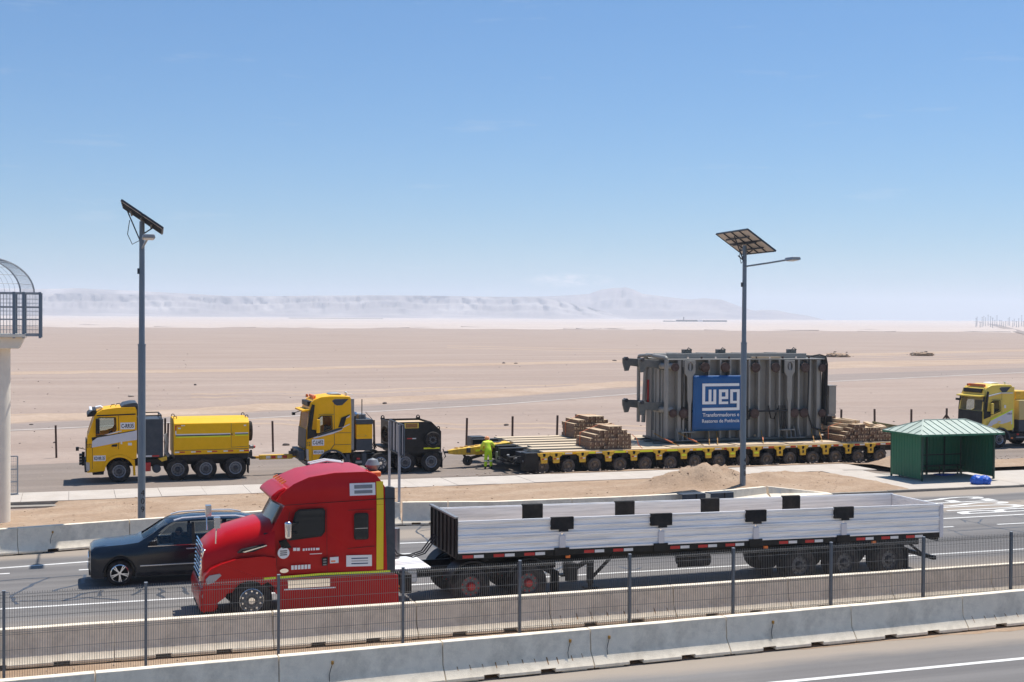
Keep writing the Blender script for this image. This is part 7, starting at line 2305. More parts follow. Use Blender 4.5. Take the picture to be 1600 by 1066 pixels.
E2 = [(0, 1), (1, 2), (2, 3), (3, 4), (3, 5), (5, 6), (6, 7), (3, 8), (8, 9), (9, 10)]
skin_body(V2, E2, [(0.178, 0.148), (0.18, 0.145), (0.195, 0.145), (0.13, 0.11), 0.07, 0.095, 0.078, 0.066, 0.095, 0.078, 0.066], hivis_top, 'jacket', pw)
for (x, y) in ((-0.13, 0.0), (0.158, 0.01)):
    g = MB(); g.lathe([(0.096, -0.03), (0.099, 0), (0.096, 0.03)], (x, y, 0.42), 18, axis='z'); g.build('reflective_band', white_tape, pw)
head_mesh(pw, (0, 0.36, 1.52), skin, PI, -0.5, hair, M('orange_helmet', (0.75, 0.28, 0.10), 0.35, var=0.04))
hand(pw, (-0.29, 0.42, 0.97), PI, 0.6); hand(pw, (0.42, 0.47, 1.09), PI - 0.2, 0.3)
for x in (-0.14, 0.17):
    g = MB()
    g.loft([[(x + 0.052 * math.cos(a) * s, -0.02 + yy + 0.05 * math.sin(a) * s2, z) for a in [2 * PI * i / 12 for i in range(12)]] for (z, s, s2, yy) in ((0.0, 1.0, 2.6, 0.06), (0.05, 1.05, 2.6, 0.06), (0.09, 1.0, 1.8, 0.03), (0.16, 0.95, 1.1, 0.0))])
    g.build('boot', boot, pw, smooth=60)
# ================================================================== red conventional tractor
RX, RY, RZ = 2.9, 32.8, 0.004
TR = Tracer(RY, RX, RZ)
TR.xref, TR.yref = 560, 850
WR = 2.5
rt = thing('semi_truck', 'red long-nosed semi truck with a tall sleeper cab and yellow reflective stripes', 'truck', (RX, RY, RZ))
# sleeper and cab body
TRC = Tracer(RY + 1.1, RX, RZ)       # the skyline of the roof belongs to the middle of the cab
cp = TR.many([(430, 903), (427, 880), (421, 838), (446, 792), (442, 789), (433, 782)]) + [(TR(px + 4, 750)[0], TRC(px, py)[1]) for px, py in ((428, 775), (436, 764), (456, 749.5), (480, 739), (520, 732), (570, 730), (584, 734), (594, 746))] + TR.many([(602, 761), (605, 893)])
zr0 = TR(500, 785)[1]
def rtap(p):
    if p.z > zr0:
        f = min(1.0, (p.z - zr0) / 0.9); fx_ = max(0.0, min(1.0, (TR(520, 0)[0] - p.x) / 1.8))
        p.y += (WR / 2 - p.y) * (0.10 + 0.16 * fx_) * f
    elif p.x < TR(452, 0)[0]:
        p.y += (WR / 2 - p.y) * 0.10
    return p
body = solid(cp, 0, WR, 0.10, rtap, 4)
weighted(inst('cab', setmat(body, red_p), rt))
# hood: a loft that narrows towards the grille
hood = []
for (px, yt, yb, inset) in ((318, 870, 905, 0.44), (322, 861, 930, 0.32), (334, 850, 935, 0.23), (356, 835, 930, 0.16), (385, 826, 922, 0.11), (410, 819, 915, 0.07), (430, 815, 905, 0.04)):
    x = TR(px, 0)[0]; zt, zb_ = TR(px, yt)[1], TR(px, yb)[1]
    ring = []
    w = WR / 2 - inset
    for (fy, fz) in ((-1, 0.0), (-1, 0.5), (-0.97, 0.78), (-0.86, 0.92), (-0.55, 0.985), (0, 1.0), (0.55, 0.985), (0.86, 0.92), (0.97, 0.78), (1, 0.5), (1, 0.0)):
        ring.append((x, WR / 2 + fy * w, zb_ + (zt - zb_) * fz))
    hood.append(ring)
g = MB(); g.loft(hood); g.build('hood', red_p, rt, smooth=50)
# fenders
wc = TR(394, 951)
for (ya, yb) in ((-0.03, 0.42), (WR - 0.42, WR + 0.03)):
    pts = TR.many([(318, 958), (317, 915), (320, 900), (330, 889), (347, 881), (372, 873), (412, 869), (431, 872), (433, 915), (428, 925)])
    arc = [(wc[0] + 0.76 * math.cos(a), wc[1] + 0.76 * math.sin(a)) for a in [0.32 + 0.125 * i for i in range(20)]]
    g = MB(); g.plate(pts + arc, [], ya, yb); g.build('fender', red_p, rt, bevel=0.06)
for pts, y in ((TR.many([(321, 905), (327, 899), (343, 896), (346, 899), (334, 910), (323, 914)]), -0.055),):
    plate_part('headlamp', pts, y, 0.05, lens_m, rt, bevel=0.012); plate_part('headlamp', pts, WR - 0.05, WR - y, lens_m, rt, bevel=0.012)
g = MB(); x, zt = TR(313.5, 864); zb_ = TR(313.5, 915)[1]
g.prism([(x, zb_), (x + 0.10, zt), (x + 0.25, zt - 0.02), (x + 0.25, zb_)], 0.45, WR - 0.45); gr = g.build('grille_surround', chrome, rt, bevel=0.03)
g = MB()
for k in range(9): g.box(x + 0.0 + 0.009 * k, x + 0.03 + 0.009 * k, 0.52, WR - 0.52, zb_ + 0.08 + 0.1 * k, zb_ + 0.13 + 0.1 * k)
g.build('grille_bar', chrome, gr)
bp_ = TR.many([(313, 957), (311.5, 932), (315, 919), (334, 918), (341, 925), (341, 952), (335, 957)])
g = MB(); g.prism(bp_, 0.05, WR - 0.05); g.build('bumper', red_p, rt, bevel=0.05)
bx('bumper_skirt', TR(316, 0)[0], TR(345, 0)[0], 0.1, WR - 0.1, 0.16, 0.34, black_matt, rt, 0.03)
q = TR(312, 933); g = MB(); g.lathe([(0.0, -0.02), (0.09, -0.02), (0.10, 0.04)], (q[0] + 0.15, 0.05, q[1]), 16); g.build('fog_lamp', lens_m, rt)
# windscreen between cowl and visor, side glass, sleeper window
a, b = TR(420.5, 837), TR(443, 793)
g = MB(); g.add([(a[0] - 0.02, 0.22, a[1]), (a[0] - 0.02, WR - 0.22, a[1]), (b[0] - 0.03, WR - 0.30, b[1]), (b[0] - 0.03, 0.30, b[1]), (a[0] - 0.16, WR / 2, a[1]), (b[0] - 0.13, WR / 2, b[1])], [(0, 4, 5, 3), (4, 1, 2, 5)]); g.build('windscreen', dark_glass, rt, smooth=60)
g = MB(); g.prism(TR.many([(411, 842), (413, 834), (425, 833), (430, 843)]), 0.12, WR - 0.12); g.build('cowl', black, rt, bevel=0.03)
wn = TR.many([(456.5, 842), (455, 838), (464, 803), (468, 798.5), (503, 796.5), (506, 800), (505.5, 829), (501, 836)])
plate_part('side_window', wn, -0.010, -0.002, dark_glass, rt, bevel=0.004)
plate_part('window_surround', [(p[0], p[1]) for p in TR.many([(452, 845), (451, 839), (461, 801), (467, 796), (505, 794), (508.5, 798), (508, 831), (502, 838.5)])], -0.007, -0.001, black, rt, [wn])
sn = TR.many([(554, 806), (556, 803.5), (573, 803), (575, 805.5), (575, 839), (573, 841.5), (556, 842), (554, 839.5)])
plate_part('sleeper_window', sn, -0.010, -0.002, dark_glass, rt, bevel=0.004)
plate_part('window_surround', shrink(sn, -0.03), -0.006, -0.001, black, rt, [sn])
bx('window_bar', TR(554.5, 0)[0], TR(574.5, 0)[0], -0.014, -0.0105, TR(0, 826.2)[1], TR(0, 825.3)[1], chrome, rt)
# visor, roof marker ribs, deflector
g = MB(); g.prism(TR.many([(423.5, 781), (428, 775), (437, 768), (448, 763), (454, 766), (454, 788), (442, 790)]), 0.18, WR - 0.18); g.build('sun_visor', red_p, rt, bevel=0.06)
for y in (0.55, 0.9, 1.25, 1.6, 1.95):
    g = MB(); q = TR(446, 761); g.loft([[(q[0] - 0.03, y - 0.04, q[1]), (q[0] - 0.03, y + 0.04, q[1]), (q[0] - 0.02, y + 0.02, q[1] + 0.05), (q[0] - 0.02, y - 0.02, q[1] + 0.05)], [(q[0] + 0.1, y - 0.03, q[1] + 0.06), (q[0] + 0.1, y + 0.03, q[1] + 0.06), (q[0] + 0.1, y + 0.02, q[1] + 0.10), (q[0] + 0.1, y - 0.02, q[1] + 0.10)]]); g.build('marker_lamp', orange, rt)
for y in (0.75, 1.05):
    g = MB(); q0, q1 = TR(492, 740), TR(545, 734); g.tube([(q0[0], y, q0[1] + 0.16), ((q0[0] + q1[0]) / 2, y, q0[1] + 0.24), (q1[0], y, q1[1] + 0.10)], 0.03, 7); g.build('air_horn', white_p, rt)
g = MB(); g.prism(TR.many([(602, 762), (609, 760), (617.5, 762), (618, 893), (604, 893)]), 0.02, 0.14); g.build('side_extender', charcoal, rt, bevel=0.02)
g = MB(); g.prism(TR.many([(602, 762), (609, 760), (617.5, 762), (618, 893), (604, 893)]), WR - 0.14, WR - 0.02); g.build('side_extender', charcoal, rt, bevel=0.02)
g = MB(); q = TR(598, 737); g.lathe([(0, -0.19), (0.13, -0.14), (0.20, 0.0), (0.13, 0.14), (0, 0.19)], (q[0], 1.2, q[1] + 0.05), 20, axis='z'); g.cyl((q[0], 1.2, q[1] - 0.4), (q[0], 1.2, q[1]), 0.04, n=8); g.build('roof_dome', steel_grey, rt)
g = MB(); q = TR(601, 748); g.box(q[0] - 0.2, q[0] + 0.12, 0.9, 1.5, q[1] - 0.06, q[1] + 0.08); g.build('beacon_bar', orange, rt, bevel=0.03)
# stripes, stickers, seams
bx('yellow_stripe', TR(588.3, 0)[0], TR(599, 0)[0], -0.008, -0.002, TR(0, 892)[1], TR(0, 790)[1], stripe_yellow, rt)
g = MB(); x0_, x1_ = TR(588.3, 0)[0], TR(599, 0)[0]; zA, zB = TR(0, 789.6)[1], TR(0, 754)[1]
def yin(z): return (WR / 2) * 0.10 * max(0.0, min(1.0, (z - zr0) / 0.9)) - 0.010
g.add([(x0_, yin(zA), zA), (x1_, yin(zA), zA), (x1_, yin(zB), zB), (x0_, yin(zB), zB), (x0_, yin(zA) + 0.006, zA), (x1_, yin(zA) + 0.006, zA), (x1_, yin(zB) + 0.006, zB), (x0_, yin(zB) + 0.006, zB)], [(0, 1, 2, 3), (7, 6, 5, 4), (0, 4, 5, 1), (1, 5, 6, 2), (2, 6, 7, 3), (3, 7, 4, 0)]); g.build('yellow_stripe', stripe_yellow, rt)
plate_part('reflective_stripe', TR.many([(432, 901.3), (500, 895.8), (610, 891), (610, 894), (500, 899), (432, 904.6)]), -0.009, -0.003, lime, rt)
plate_part('reflective_stripe', TR.many([(412, 902.4), (431, 901), (431, 904.4), (412, 906)]), -0.05, -0.034, lime, rt)
g = MB(); za, zc2 = TR(0, 774.5)[1], TR(0, 755.5)[1]; xa, xb = TR(546.5, 0)[0], TR(586.5, 0)[0]
g.add([(xa, yin(za), za), (xb, yin(za), za), (xb, yin(zc2), zc2), (xa, yin(zc2), zc2), (xa, yin(za) + 0.006, za), (xb, yin(za) + 0.006, za), (xb, yin(zc2) + 0.006, zc2), (xa, yin(zc2) + 0.006, zc2)], [(0, 1, 2, 3), (7, 6, 5, 4), (0, 4, 5, 1), (1, 5, 6, 2), (2, 6, 7, 3), (3, 7, 4, 0)])
pl_ = g.build('name_plate', plate_m, rt)
for f0, f1 in ((0.16, 0.42), (0.56, 0.86)):
    za2, zb2 = za + (zc2 - za) * f0, za + (zc2 - za) * f1
    g = MB(); g.add([(xa + 0.12, yin(za2) - 0.006, za2), (xb - 0.08, yin(za2) - 0.006, za2), (xb - 0.08, yin(zb2) - 0.006, zb2), (xa + 0.12, yin(zb2) - 0.006, zb2)], [(0, 1, 2, 3)]); g.build('print_line', steel_grey, pl_)
for (a_, b_, c_, d_, m, nm) in ((541, 868, 581, 885.5, plate_m, 'door_sign'), (503, 871.5, 512, 884.5, black_matt, 'vent_plate'), (515.5, 871, 529, 880.5, plate_m, 'sticker')):
    pp = plate_part(nm, TR.many([(a_, b_), (c_, b_ - 1.0), (c_, d_ - 1.0), (a_, d_)]), -0.007, -0.001, m, rt)
    if nm == 'door_sign':
        for k in range(3): plate_part('print_line', TR.many([(549, b_ + 4 + 4 * k), (575, b_ + 3.2 + 4 * k), (575, b_ + 4.8 + 4 * k), (549, b_ + 5.6 + 4 * k)]), -0.010, -0.0075, blue_shirt if k != 1 else sign_grey, pp)
    if nm == 'vent_plate':
        for k in range(3): plate_part('slot', TR.many([(505, b_ + 2 + 4 * k), (510, b_ + 1.6 + 4 * k), (510, b_ + 3.6 + 4 * k), (505, b_ + 4 + 4 * k)]), -0.011, -0.0075, steel_grey, pp)
    if nm == 'sticker':
        plate_part('print_line', TR.many([(517, 876), (524, 875.6), (524, 877.8), (517, 878.2)]), -0.010, -0.0075, orange, pp)
g = MB(); q = TR(443, 864); g.lathe([(0, -0.012), (0.15, -0.012), (0.15, -0.002)], (q[0], 0.0, q[1]), 26); dc = g.build('round_decal', plate_m, rt)
for k in (-1, 0, 1): bx('print_line', q[0] - 0.09, q[0] + 0.09, -0.016, -0.0125, q[1] + 0.05 * k - 0.012, q[1] + 0.05 * k + 0.012, suv_paint, dc)
g = MB()
for (a_, c_, b_, h) in ((458, 463, 861, 5), (464, 468.5, 861, 5), (473, 476, 861, 4), (477.5, 480, 860.6, 4), (481.5, 484, 860.4, 4), (485.5, 488, 860.2, 4), (489.5, 492, 860, 4), (493.5, 499, 859.6, 3.5)):
    p = TR.many([(a_, b_), (c_, b_ - 0.2), (c_, b_ - h), (a_, b_ - h + 0.2)]); g.plate(p, [], -0.006, -0.001)
g.plate(TR.many([(484, 865.4), (503, 864.4), (503, 865.4), (484, 866.4)]), [], -0.006, -0.001)
g.build('door_lettering', white_letter, rt)
g = MB()
for k in range(6): p = TR.many([(455 + 5.2 * k, 890.5 - 0.3 * k), (459 + 5.2 * k, 890.2 - 0.3 * k), (459 + 5.2 * k, 883.5 - 0.3 * k), (455 + 5.2 * k, 883.8 - 0.3 * k)]); g.plate(p, [], -0.006, -0.001)
g.build('door_lettering', white_letter, rt)
g = MB(); q = TR(444, 892); g.lathe([(0, -0.01), (0.10, -0.01), (0.10, -0.002)], (q[0], 0, q[1]), 18); g.map(lambda p: (q[0] + (p.x - q[0]) * 1.1, p.y, q[1] + (p.z - q[1]) * 0.55)); g.build('badge', chrome, rt)
for pts in ([(447, 846), (452, 800), (452.6, 800), (447.6, 846)], [(510, 795), (510.6, 795), (511.5, 896), (510.9, 896)], [(440, 789.5), (600, 779), (618, 778.6), (618, 779.6), (600, 780), (440, 790.4)], [(544, 797), (585, 795), (585, 795.8), (544, 797.8)], [(543, 857), (585, 853), (585, 853.7), (543, 857.7)], [(413, 905), (431, 903)] and [(433, 850), (433.6, 850), (431.5, 900), (430.9, 900)]):
    plate_part('panel_seam', TR.many(pts), -0.005, -0.001, black, rt)
plate_part('hood_vent', TR.many([(371, 864.5), (378, 859), (412, 851), (417, 853), (396, 862)]), -0.06, 0.30, black, rt, bevel=0.01)
plate_part('vent_trim', TR.many([(378, 862), (416, 851), (416.5, 852.4), (382, 863)]), -0.068, -0.062, chrome, rt)
plate_part('cowl_corner', TR.many([(436, 847), (447, 843.5), (456, 856), (441, 858)]), -0.012, 0.1, black, rt, bevel=0.01)
# mirrors on the door and on the hood
def big_mirror(px0, py0, px1, py1, m, y):
    a, b = TR(px0, py1), TR(px1, py0)
    g = MB(); g.box(a[0], b[0], y - 0.25, y, a[1], b[1]); mm = g.build('mirror', m, rt, bevel=0.06)
    g = MB(); g.bar((b[0], y - 0.1, b[1] - 0.12), (b[0] + 0.25, 0.05, b[1] - 0.1), 0.05, 0.05); g.bar((b[0], y - 0.1, a[1] + 0.12), (b[0] + 0.2, 0.05, a[1] + 0.1), 0.05, 0.05); g.build('mirror_arm', black, mm)
big_mirror(442, 812, 453, 840, chrome, -0.12)
for y in (0.15, WR - 0.15):
    g = MB(); a, b = TR(338, 845), TR(341, 818); g.tube([(a[0], y, a[1] - 0.1), (a[0], y - (0.1 if y < 1 else -0.1), a[1] + 0.25), (b[0], y, b[1] - 0.1)], 0.02, 6); g.box(b[0] - 0.09, b[0] + 0.06, y - 0.1, y + 0.1, b[1] - 0.14, b[1] + 0.14); g.build('hood_mirror', chrome, rt, bevel=0.02)
# skirts, tank steps
g = MB(); g.plate(TR.many([(432, 906), (612, 896), (622, 899), (624, 946), (436, 956)]), [], 0.0, 0.12); sk = g.build('side_skirt', red_p, rt, bevel=0.02)
g = MB(); g.plate(TR.many([(432, 906), (612, 896), (622, 899), (624, 946), (436, 956)]), [], WR - 0.12, WR); g.build('side_skirt', red_p, rt, bevel=0.02)
plate_part('fuel_tank_panel', TR.many([(449, 906.5), (516, 903), (516, 916), (450, 919.5)]), -0.014, -0.002, chrome, sk, bevel=0.004)
plate_part('step_edge', TR.many([(444, 920.5), (524, 917), (524, 918.6), (444, 922.2)]), -0.03, -0.003, alu, sk)
bx('reflector', TR(619, 0)[0], TR(627, 0)[0], 0.15, 0.3, TR(0, 924)[1], TR(0, 921)[1], orange, rt)
bx('reflector', TR(619, 0)[0], TR(627, 0)[0], 0.15, 0.3, TR(0, 930)[1], TR(0, 927)[1], orange, rt)
chassis(rt, TR(340, 0)[0], TR(880, 0)[0], WR, 1.0)
wheel(rt, 'alu', wc[0], 0.07, 0.52); wheel(rt, 'alu', wc[0], WR - 0.04, 0.52, far=True)
for px in (738, 828):
    x = TR(px, 0)[0]; wheel(rt, 'drive', x, 0.0, 0.52); wheel(rt, 'drive', x, WR, 0.52, far=True)
    for y0 in (-0.02, WR - 0.64):
        g = MB(); pts = [(x + rr_ * math.cos(a), 0.55 + rr_ * math.sin(a)) for rr_, seq in ((0.68, [0.3 + 0.14 * i for i in range(19)]), (0.63, [2.82 - 0.14 * i for i in range(19)])) for a in seq]
        g.plate(pts, [], y0, y0 + 0.66); g.build('mudguard', black, rt)
bx('deck_plate', TR(622, 0)[0], TR(680, 0)[0], 0.4, WR - 0.4, 1.01, 1.06, alu, rt, 0.01)
bx('battery_box', TR(628, 0)[0], TR(645, 0)[0], 0.1, 0.7, 0.45, 0.95, black, rt, 0.02)
bx('air_tank', TR(636, 0)[0], TR(660, 0)[0], 0.5, 0.9, 0.62, 0.98, alu, rt, 0.05)
g = MB(); x = TR(770, 0)[0]; g.lathe([(0.0, 0.12), (0.5, 0.12), (0.52, 0.06), (0.5, 0.0)], (x, WR / 2, 1.02), 24, axis='z'); g.build('fifth_wheel', steel_dark, rt)
g = MB()
xs, xe = TR(615, 0)[0], TR(690, 0)[0] + 0.2
for k, m in enumerate(range(3)):
    g.tube([(xs, 1.0 + 0.2 * k, 1.9), (xs + 0.35, 1.0 + 0.2 * k, 1.35 - 0.08 * k), (xs + 0.8, 1.05 + 0.2 * k, 1.22), ((xs + xe) / 2 + 0.4, 1.1 + 0.2 * k, 1.3), (xe, 1.1 + 0.2 * k, 1.75)], 0.02, 6)
g.build('air_line', cable_m, rt)
g = MB(); x = TR(645, 0)[0]; g.cyl((x, 1.9, 1.0), (x, 1.9, 1.9), 0.12, n=12); g.build('exhaust_stack', steel_grey, rt)
bx('mud_flap', TR(872, 0)[0], TR(874, 0)[0], 0.02, 0.6, 0.15, 0.8, black_matt, rt)

# ================================================================== silver drop-side trailer
LX, LY = aty(716, 850, 32.8).x, 32.8
TL = Tracer(LY, LX, 0.004)
TL.yref = 850
WL = 2.58
LL = TL(1472, 0)[0]
fl = thing('dropside_trailer', 'long silver drop-side trailer with black stake covers, coupled to the red truck', 'trailer', (LX, LY, 0.004))
Z0 = TL(716, 858)[1] - 0.02
SL = (TL(1472, 832)[1] - TL(716, 866)[1]) / LL     # the bed sits nose-high
def shear(p): return (p.x, p.y, p.z + SL * p.x)
def part(name, fnc, mat, parent=fl, bevel=0.0, **kw):
    g = MB(); fnc(g); g.map(shear); return g.build(name, mat, parent, bevel=bevel, **kw)
ZB = TL(716, 866)[1]                 # underside of the side boards at the nose
HB = 0.86
part('bed_floor', lambda g: g.box(0.05, LL - 0.05, 0.08, WL - 0.08, ZB - 0.02, ZB + 0.04), alu)
part('side_rave', lambda g: g.box(0, LL, 0.0, 0.07, ZB - 0.16, ZB), black, bevel=0.008)
part('side_rave', lambda g: g.box(0, LL, WL - 0.07, WL, ZB - 0.16, ZB), black)
part('main_beam', lambda g: (g.box(0.3, LL - 0.3, 0.75, 0.9, ZB - 0.48, ZB - 0.03), g.box(0.3, LL - 0.3, WL - 0.9, WL - 0.75, ZB - 0.48, ZB - 0.03)), black)
for k in range(14): part('cross_member', lambda g: g.box(0.5 + k * 1.1, 0.58 + k * 1.1, 0.08, WL - 0.08, ZB - 0.12, ZB - 0.025), black)
# two extruded planks a side, between the stakes; each with raised ribs
def board(name, xa, xb, y, z0, z1, face):
    """face = +1 outer side towards -y"""
    def f(g):
        h = z1 - z0
        pr = [(0.0, 0.0), (0.0, 0.12), (0.036, 0.16), (0.036, 0.44), (0.010, 0.48), (0.010, 0.54), (0.036, 0.58), (0.036, 0.86), (0.0, 0.90), (0.0, 1.0)]
        th = 0.06
        pts = [(y + (d if face > 0 else -d) * 1.0, z0 + h * t_) for d, t_ in pr]
        back = [(y + (th if face > 0 else -th), z1), (y + (th if face > 0 else -th), z0)]
        g.prism(pts + back, xa, xb, axis='x')
    return part(name, f, alu, bevel=0.004)
near_st = [TL((a + b) / 2, 0)[0] for a, b in ((862, 895), (1018, 1048), (1167, 1195), (1303, 1333))]
far_st = [aty((a + b) / 2, 800, LY + WL).x - LX for a, b in ((816, 847), (962, 989), (1095, 1122), (1222, 1248))]
for st, y, face in ((near_st, 0.0, 1), (far_st, WL, -1)):
    xs = [-0.02] + st + [LL - 0.04]
    for xa, xb in zip(xs, xs[1:]):
        for (z0, z1) in ((0.005, 0.425), (0.435, 0.855)):
            board('side_board', xa + 0.02, xb - 0.02, y, ZB + z0, ZB + z1, face)
    for xa, xb in zip(xs, xs[1:]):
        part('cap_rail', lambda g: g.box(xa + 0.02, xb - 0.02, (y - 0.008 if face > 0 else y - 0.05), (y + 0.05 if face > 0 else y + 0.008), ZB + 0.856, ZB + 0.88), alu)
for x in near_st:
    part('stake', lambda g: g.box(x - 0.09, x + 0.09, -0.035, 0.05, ZB - 0.15, ZB + 0.40), silver_band, bevel=0.01)
    part('stake_cover', lambda g: (g.box(x - 0.34, x + 0.32, -0.05, 0.062, ZB + 0.56, ZB + 0.90), g.box(x - 0.12, x + 0.16, -0.055, -0.045, ZB + 0.50, ZB + 0.60)), black_matt, bevel=0.03)
    part('stake_pocket', lambda g: g.box(x - 0.24, x + 0.2, -0.04, -0.002, ZB - 0.17, ZB + 0.06), black, bevel=0.01)
for x in far_st:
    part('stake', lambda g: g.box(x - 0.09, x + 0.09, WL - 0.05, WL + 0.035, ZB - 0.1, ZB + 0.40), silver_band)
    part('stake_cover', lambda g: g.box(x - 0.34, x + 0.32, WL - 0.075, WL + 0.05, ZB + 0.12, ZB + 0.91), black_matt, bevel=0.03)
# headboard with ribs, tail board
part('headboard', lambda g: g.box(-0.06, -0.005, 0.0, WL, ZB - 0.14, ZB + 0.95), black, bevel=0.015)
for k in range(7): part('headboard_rib', lambda g: g.box(-0.10, -0.061, 0.12 + 0.38 * k, 0.18 + 0.38 * k, ZB - 0.1, ZB + 0.92), black, bevel=0.01)
part('headboard_cap', lambda g: g.box(-0.11, 0.0, -0.01, WL + 0.01, ZB + 0.951, ZB + 1.0), steel_grey, bevel=0.01)
for z0 in (0.005, 0.435): part('tail_board', lambda g: g.box(LL - 0.035, LL + 0.01, 0.06, WL - 0.06, ZB + z0, ZB + z0 + 0.42), alu, bevel=0.01)
for y in (-0.02, WL - 0.059): part('corner_post', lambda g: g.box(LL - 0.1, LL + 0.03, y, y + 0.079, ZB - 0.16, ZB + 0.88), silver_band, bevel=0.015)
k = 0
x = 0.12
while x < LL - 0.6:
    if all(abs(x + 0.3 - s) > 0.45 for s in near_st):
        part('reflective_tape', lambda g: g.box(x, x + 0.30, -0.007, -0.001, ZB - 0.125, ZB - 0.045), red_tape)
        part('reflective_tape', lambda g: g.box(x + 0.32, x + 0.60, -0.007, -0.001, ZB - 0.125, ZB - 0.045), white_tape)
    x += 0.88
for xx in (3.1, 9.3, 13.0): part('marker_lamp', lambda g: g.box(xx, xx + 0.12, -0.02, 0.05, ZB - 0.24, ZB - 0.165), orange)
# landing legs
lx_ = TL(930, 0)[0]
for y in (0.35, WL - 0.35):
    g = MB(); g.box(lx_ - 0.08, lx_ + 0.08, y - 0.08, y + 0.08, 0.35, 1.05); g.box(lx_ - 0.055, lx_ + 0.055, y - 0.055, y + 0.055, 0.26, 0.36); g.box(lx_ - 0.2, lx_ + 0.2, y - 0.14, y + 0.14, 0.2, 0.26); g.build('landing_leg', black, fl, bevel=0.01)
    g = MB(); g.bar((lx_ + 0.05, y, 0.5), (lx_ + 0.75, y, 1.15), 0.07, 0.07); g.bar((lx_ - 0.6, y, 0.72), (lx_ - 0.05, y, 1.0), 0.07, 0.12); g.build('leg_brace', black, fl)
bx('gear_box', lx_ - 0.75, lx_ - 0.45, 0.15, 0.4, 0.45, 0.95, black, fl, 0.02)
# spare wheel in its carrier, bogie
sx_ = TL(1102, 0)[0]
g = MB(); g.lathe([(0.25, 0), (0.50, 0.02), (0.52, 0.08), (0.52, 0.22), (0.50, 0.28), (0.25, 0.30)], (sx_, 0.75, 0.62), 30, axis='z', closed=True); g.build('spare_tyre', tyre_m, fl)
bx('spare_carrier', sx_ - 0.5, sx_ + 0.5, 0.72, 0.78, 0.55, 1.0, black, fl)
for px in (1252, 1322, 1392):
    x = TL(px, 0)[0]; wheel(fl, 'trailer', x, 0.0, 0.52); wheel(fl, 'trailer', x, WL, 0.52, far=True)
    g = MB(); g.cyl((x, 0.3, 0.52), (x, WL - 0.3, 0.52), 0.08, n=10); g.build('axle_beam', black, fl)
    for y0 in (-0.02, WL - 0.6):
        g = MB(); pts = [(x + rr_ * math.cos(a), 0.53 + rr_ * math.sin(a)) for rr_, seq in ((0.62, [0.55 + 0.14 * i for i in range(16)]), (0.585, [2.65 - 0.14 * i for i in range(16)])) for a in seq]
        g.plate(pts, [], y0, y0 + 0.6); g.build('mudguard', black_matt, fl)
xa, xb = TL(1212, 0)[0], TL(1418, 0)[0]
bx('suspension_frame', xa, xb, 0.7, 0.95, 0.6, 1.0, black, fl); bx('suspension_frame', xa, xb, WL - 0.95, WL - 0.7, 0.6, 1.0, black, fl)
bx('mud_flap', xa - 0.1, xa - 0.08, 0.03, 0.62, 0.2, 0.9, black_matt, fl); bx('mud_flap', xb + 0.04, xb + 0.06, 0.03, 0.62, 0.2, 0.85, black_matt, fl)
g = MB(); g.box(LL - 0.25, LL - 0.13, 0.1, WL - 0.1, 0.42, 0.54); g.bar((LL - 0.9, 0.7, 1.0), (LL - 0.2, 0.7, 0.5), 0.07, 0.07); g.bar((LL - 0.9, WL - 0.7, 1.0), (LL - 0.2, WL - 0.7, 0.5), 0.07, 0.07); g.build('underrun_bar', black, fl, bevel=0.01)
bx('rear_light_bar', LL - 0.04, LL + 0.02, 0.2, WL - 0.2, ZB + SL * LL - 0.3, ZB + SL * LL - 0.18, black, fl)
for y in (0.3, WL - 0.5): bx('tail_lamp', LL + 0.021, LL + 0.04, y, y + 0.2, ZB + SL * LL - 0.29, ZB + SL * LL - 0.19, red_tape, fl)
part('floor_dirt', lambda g: g.box(0.1, LL - 0.1, 0.12, WL - 0.12, ZB + 0.041, ZB + 0.05), plywood)

# ================================================================== dark car
CX, CY = 0.48, 38.3
TC = Tracer(CY, CX, 0.004)
TC.yref = 880
WC = 1.86
car = thing('suv_car', 'dark blue seven-seat SUV car half hidden behind the nose of the red truck', 'car', (CX, CY, 0.004))
LCAR = 4.75
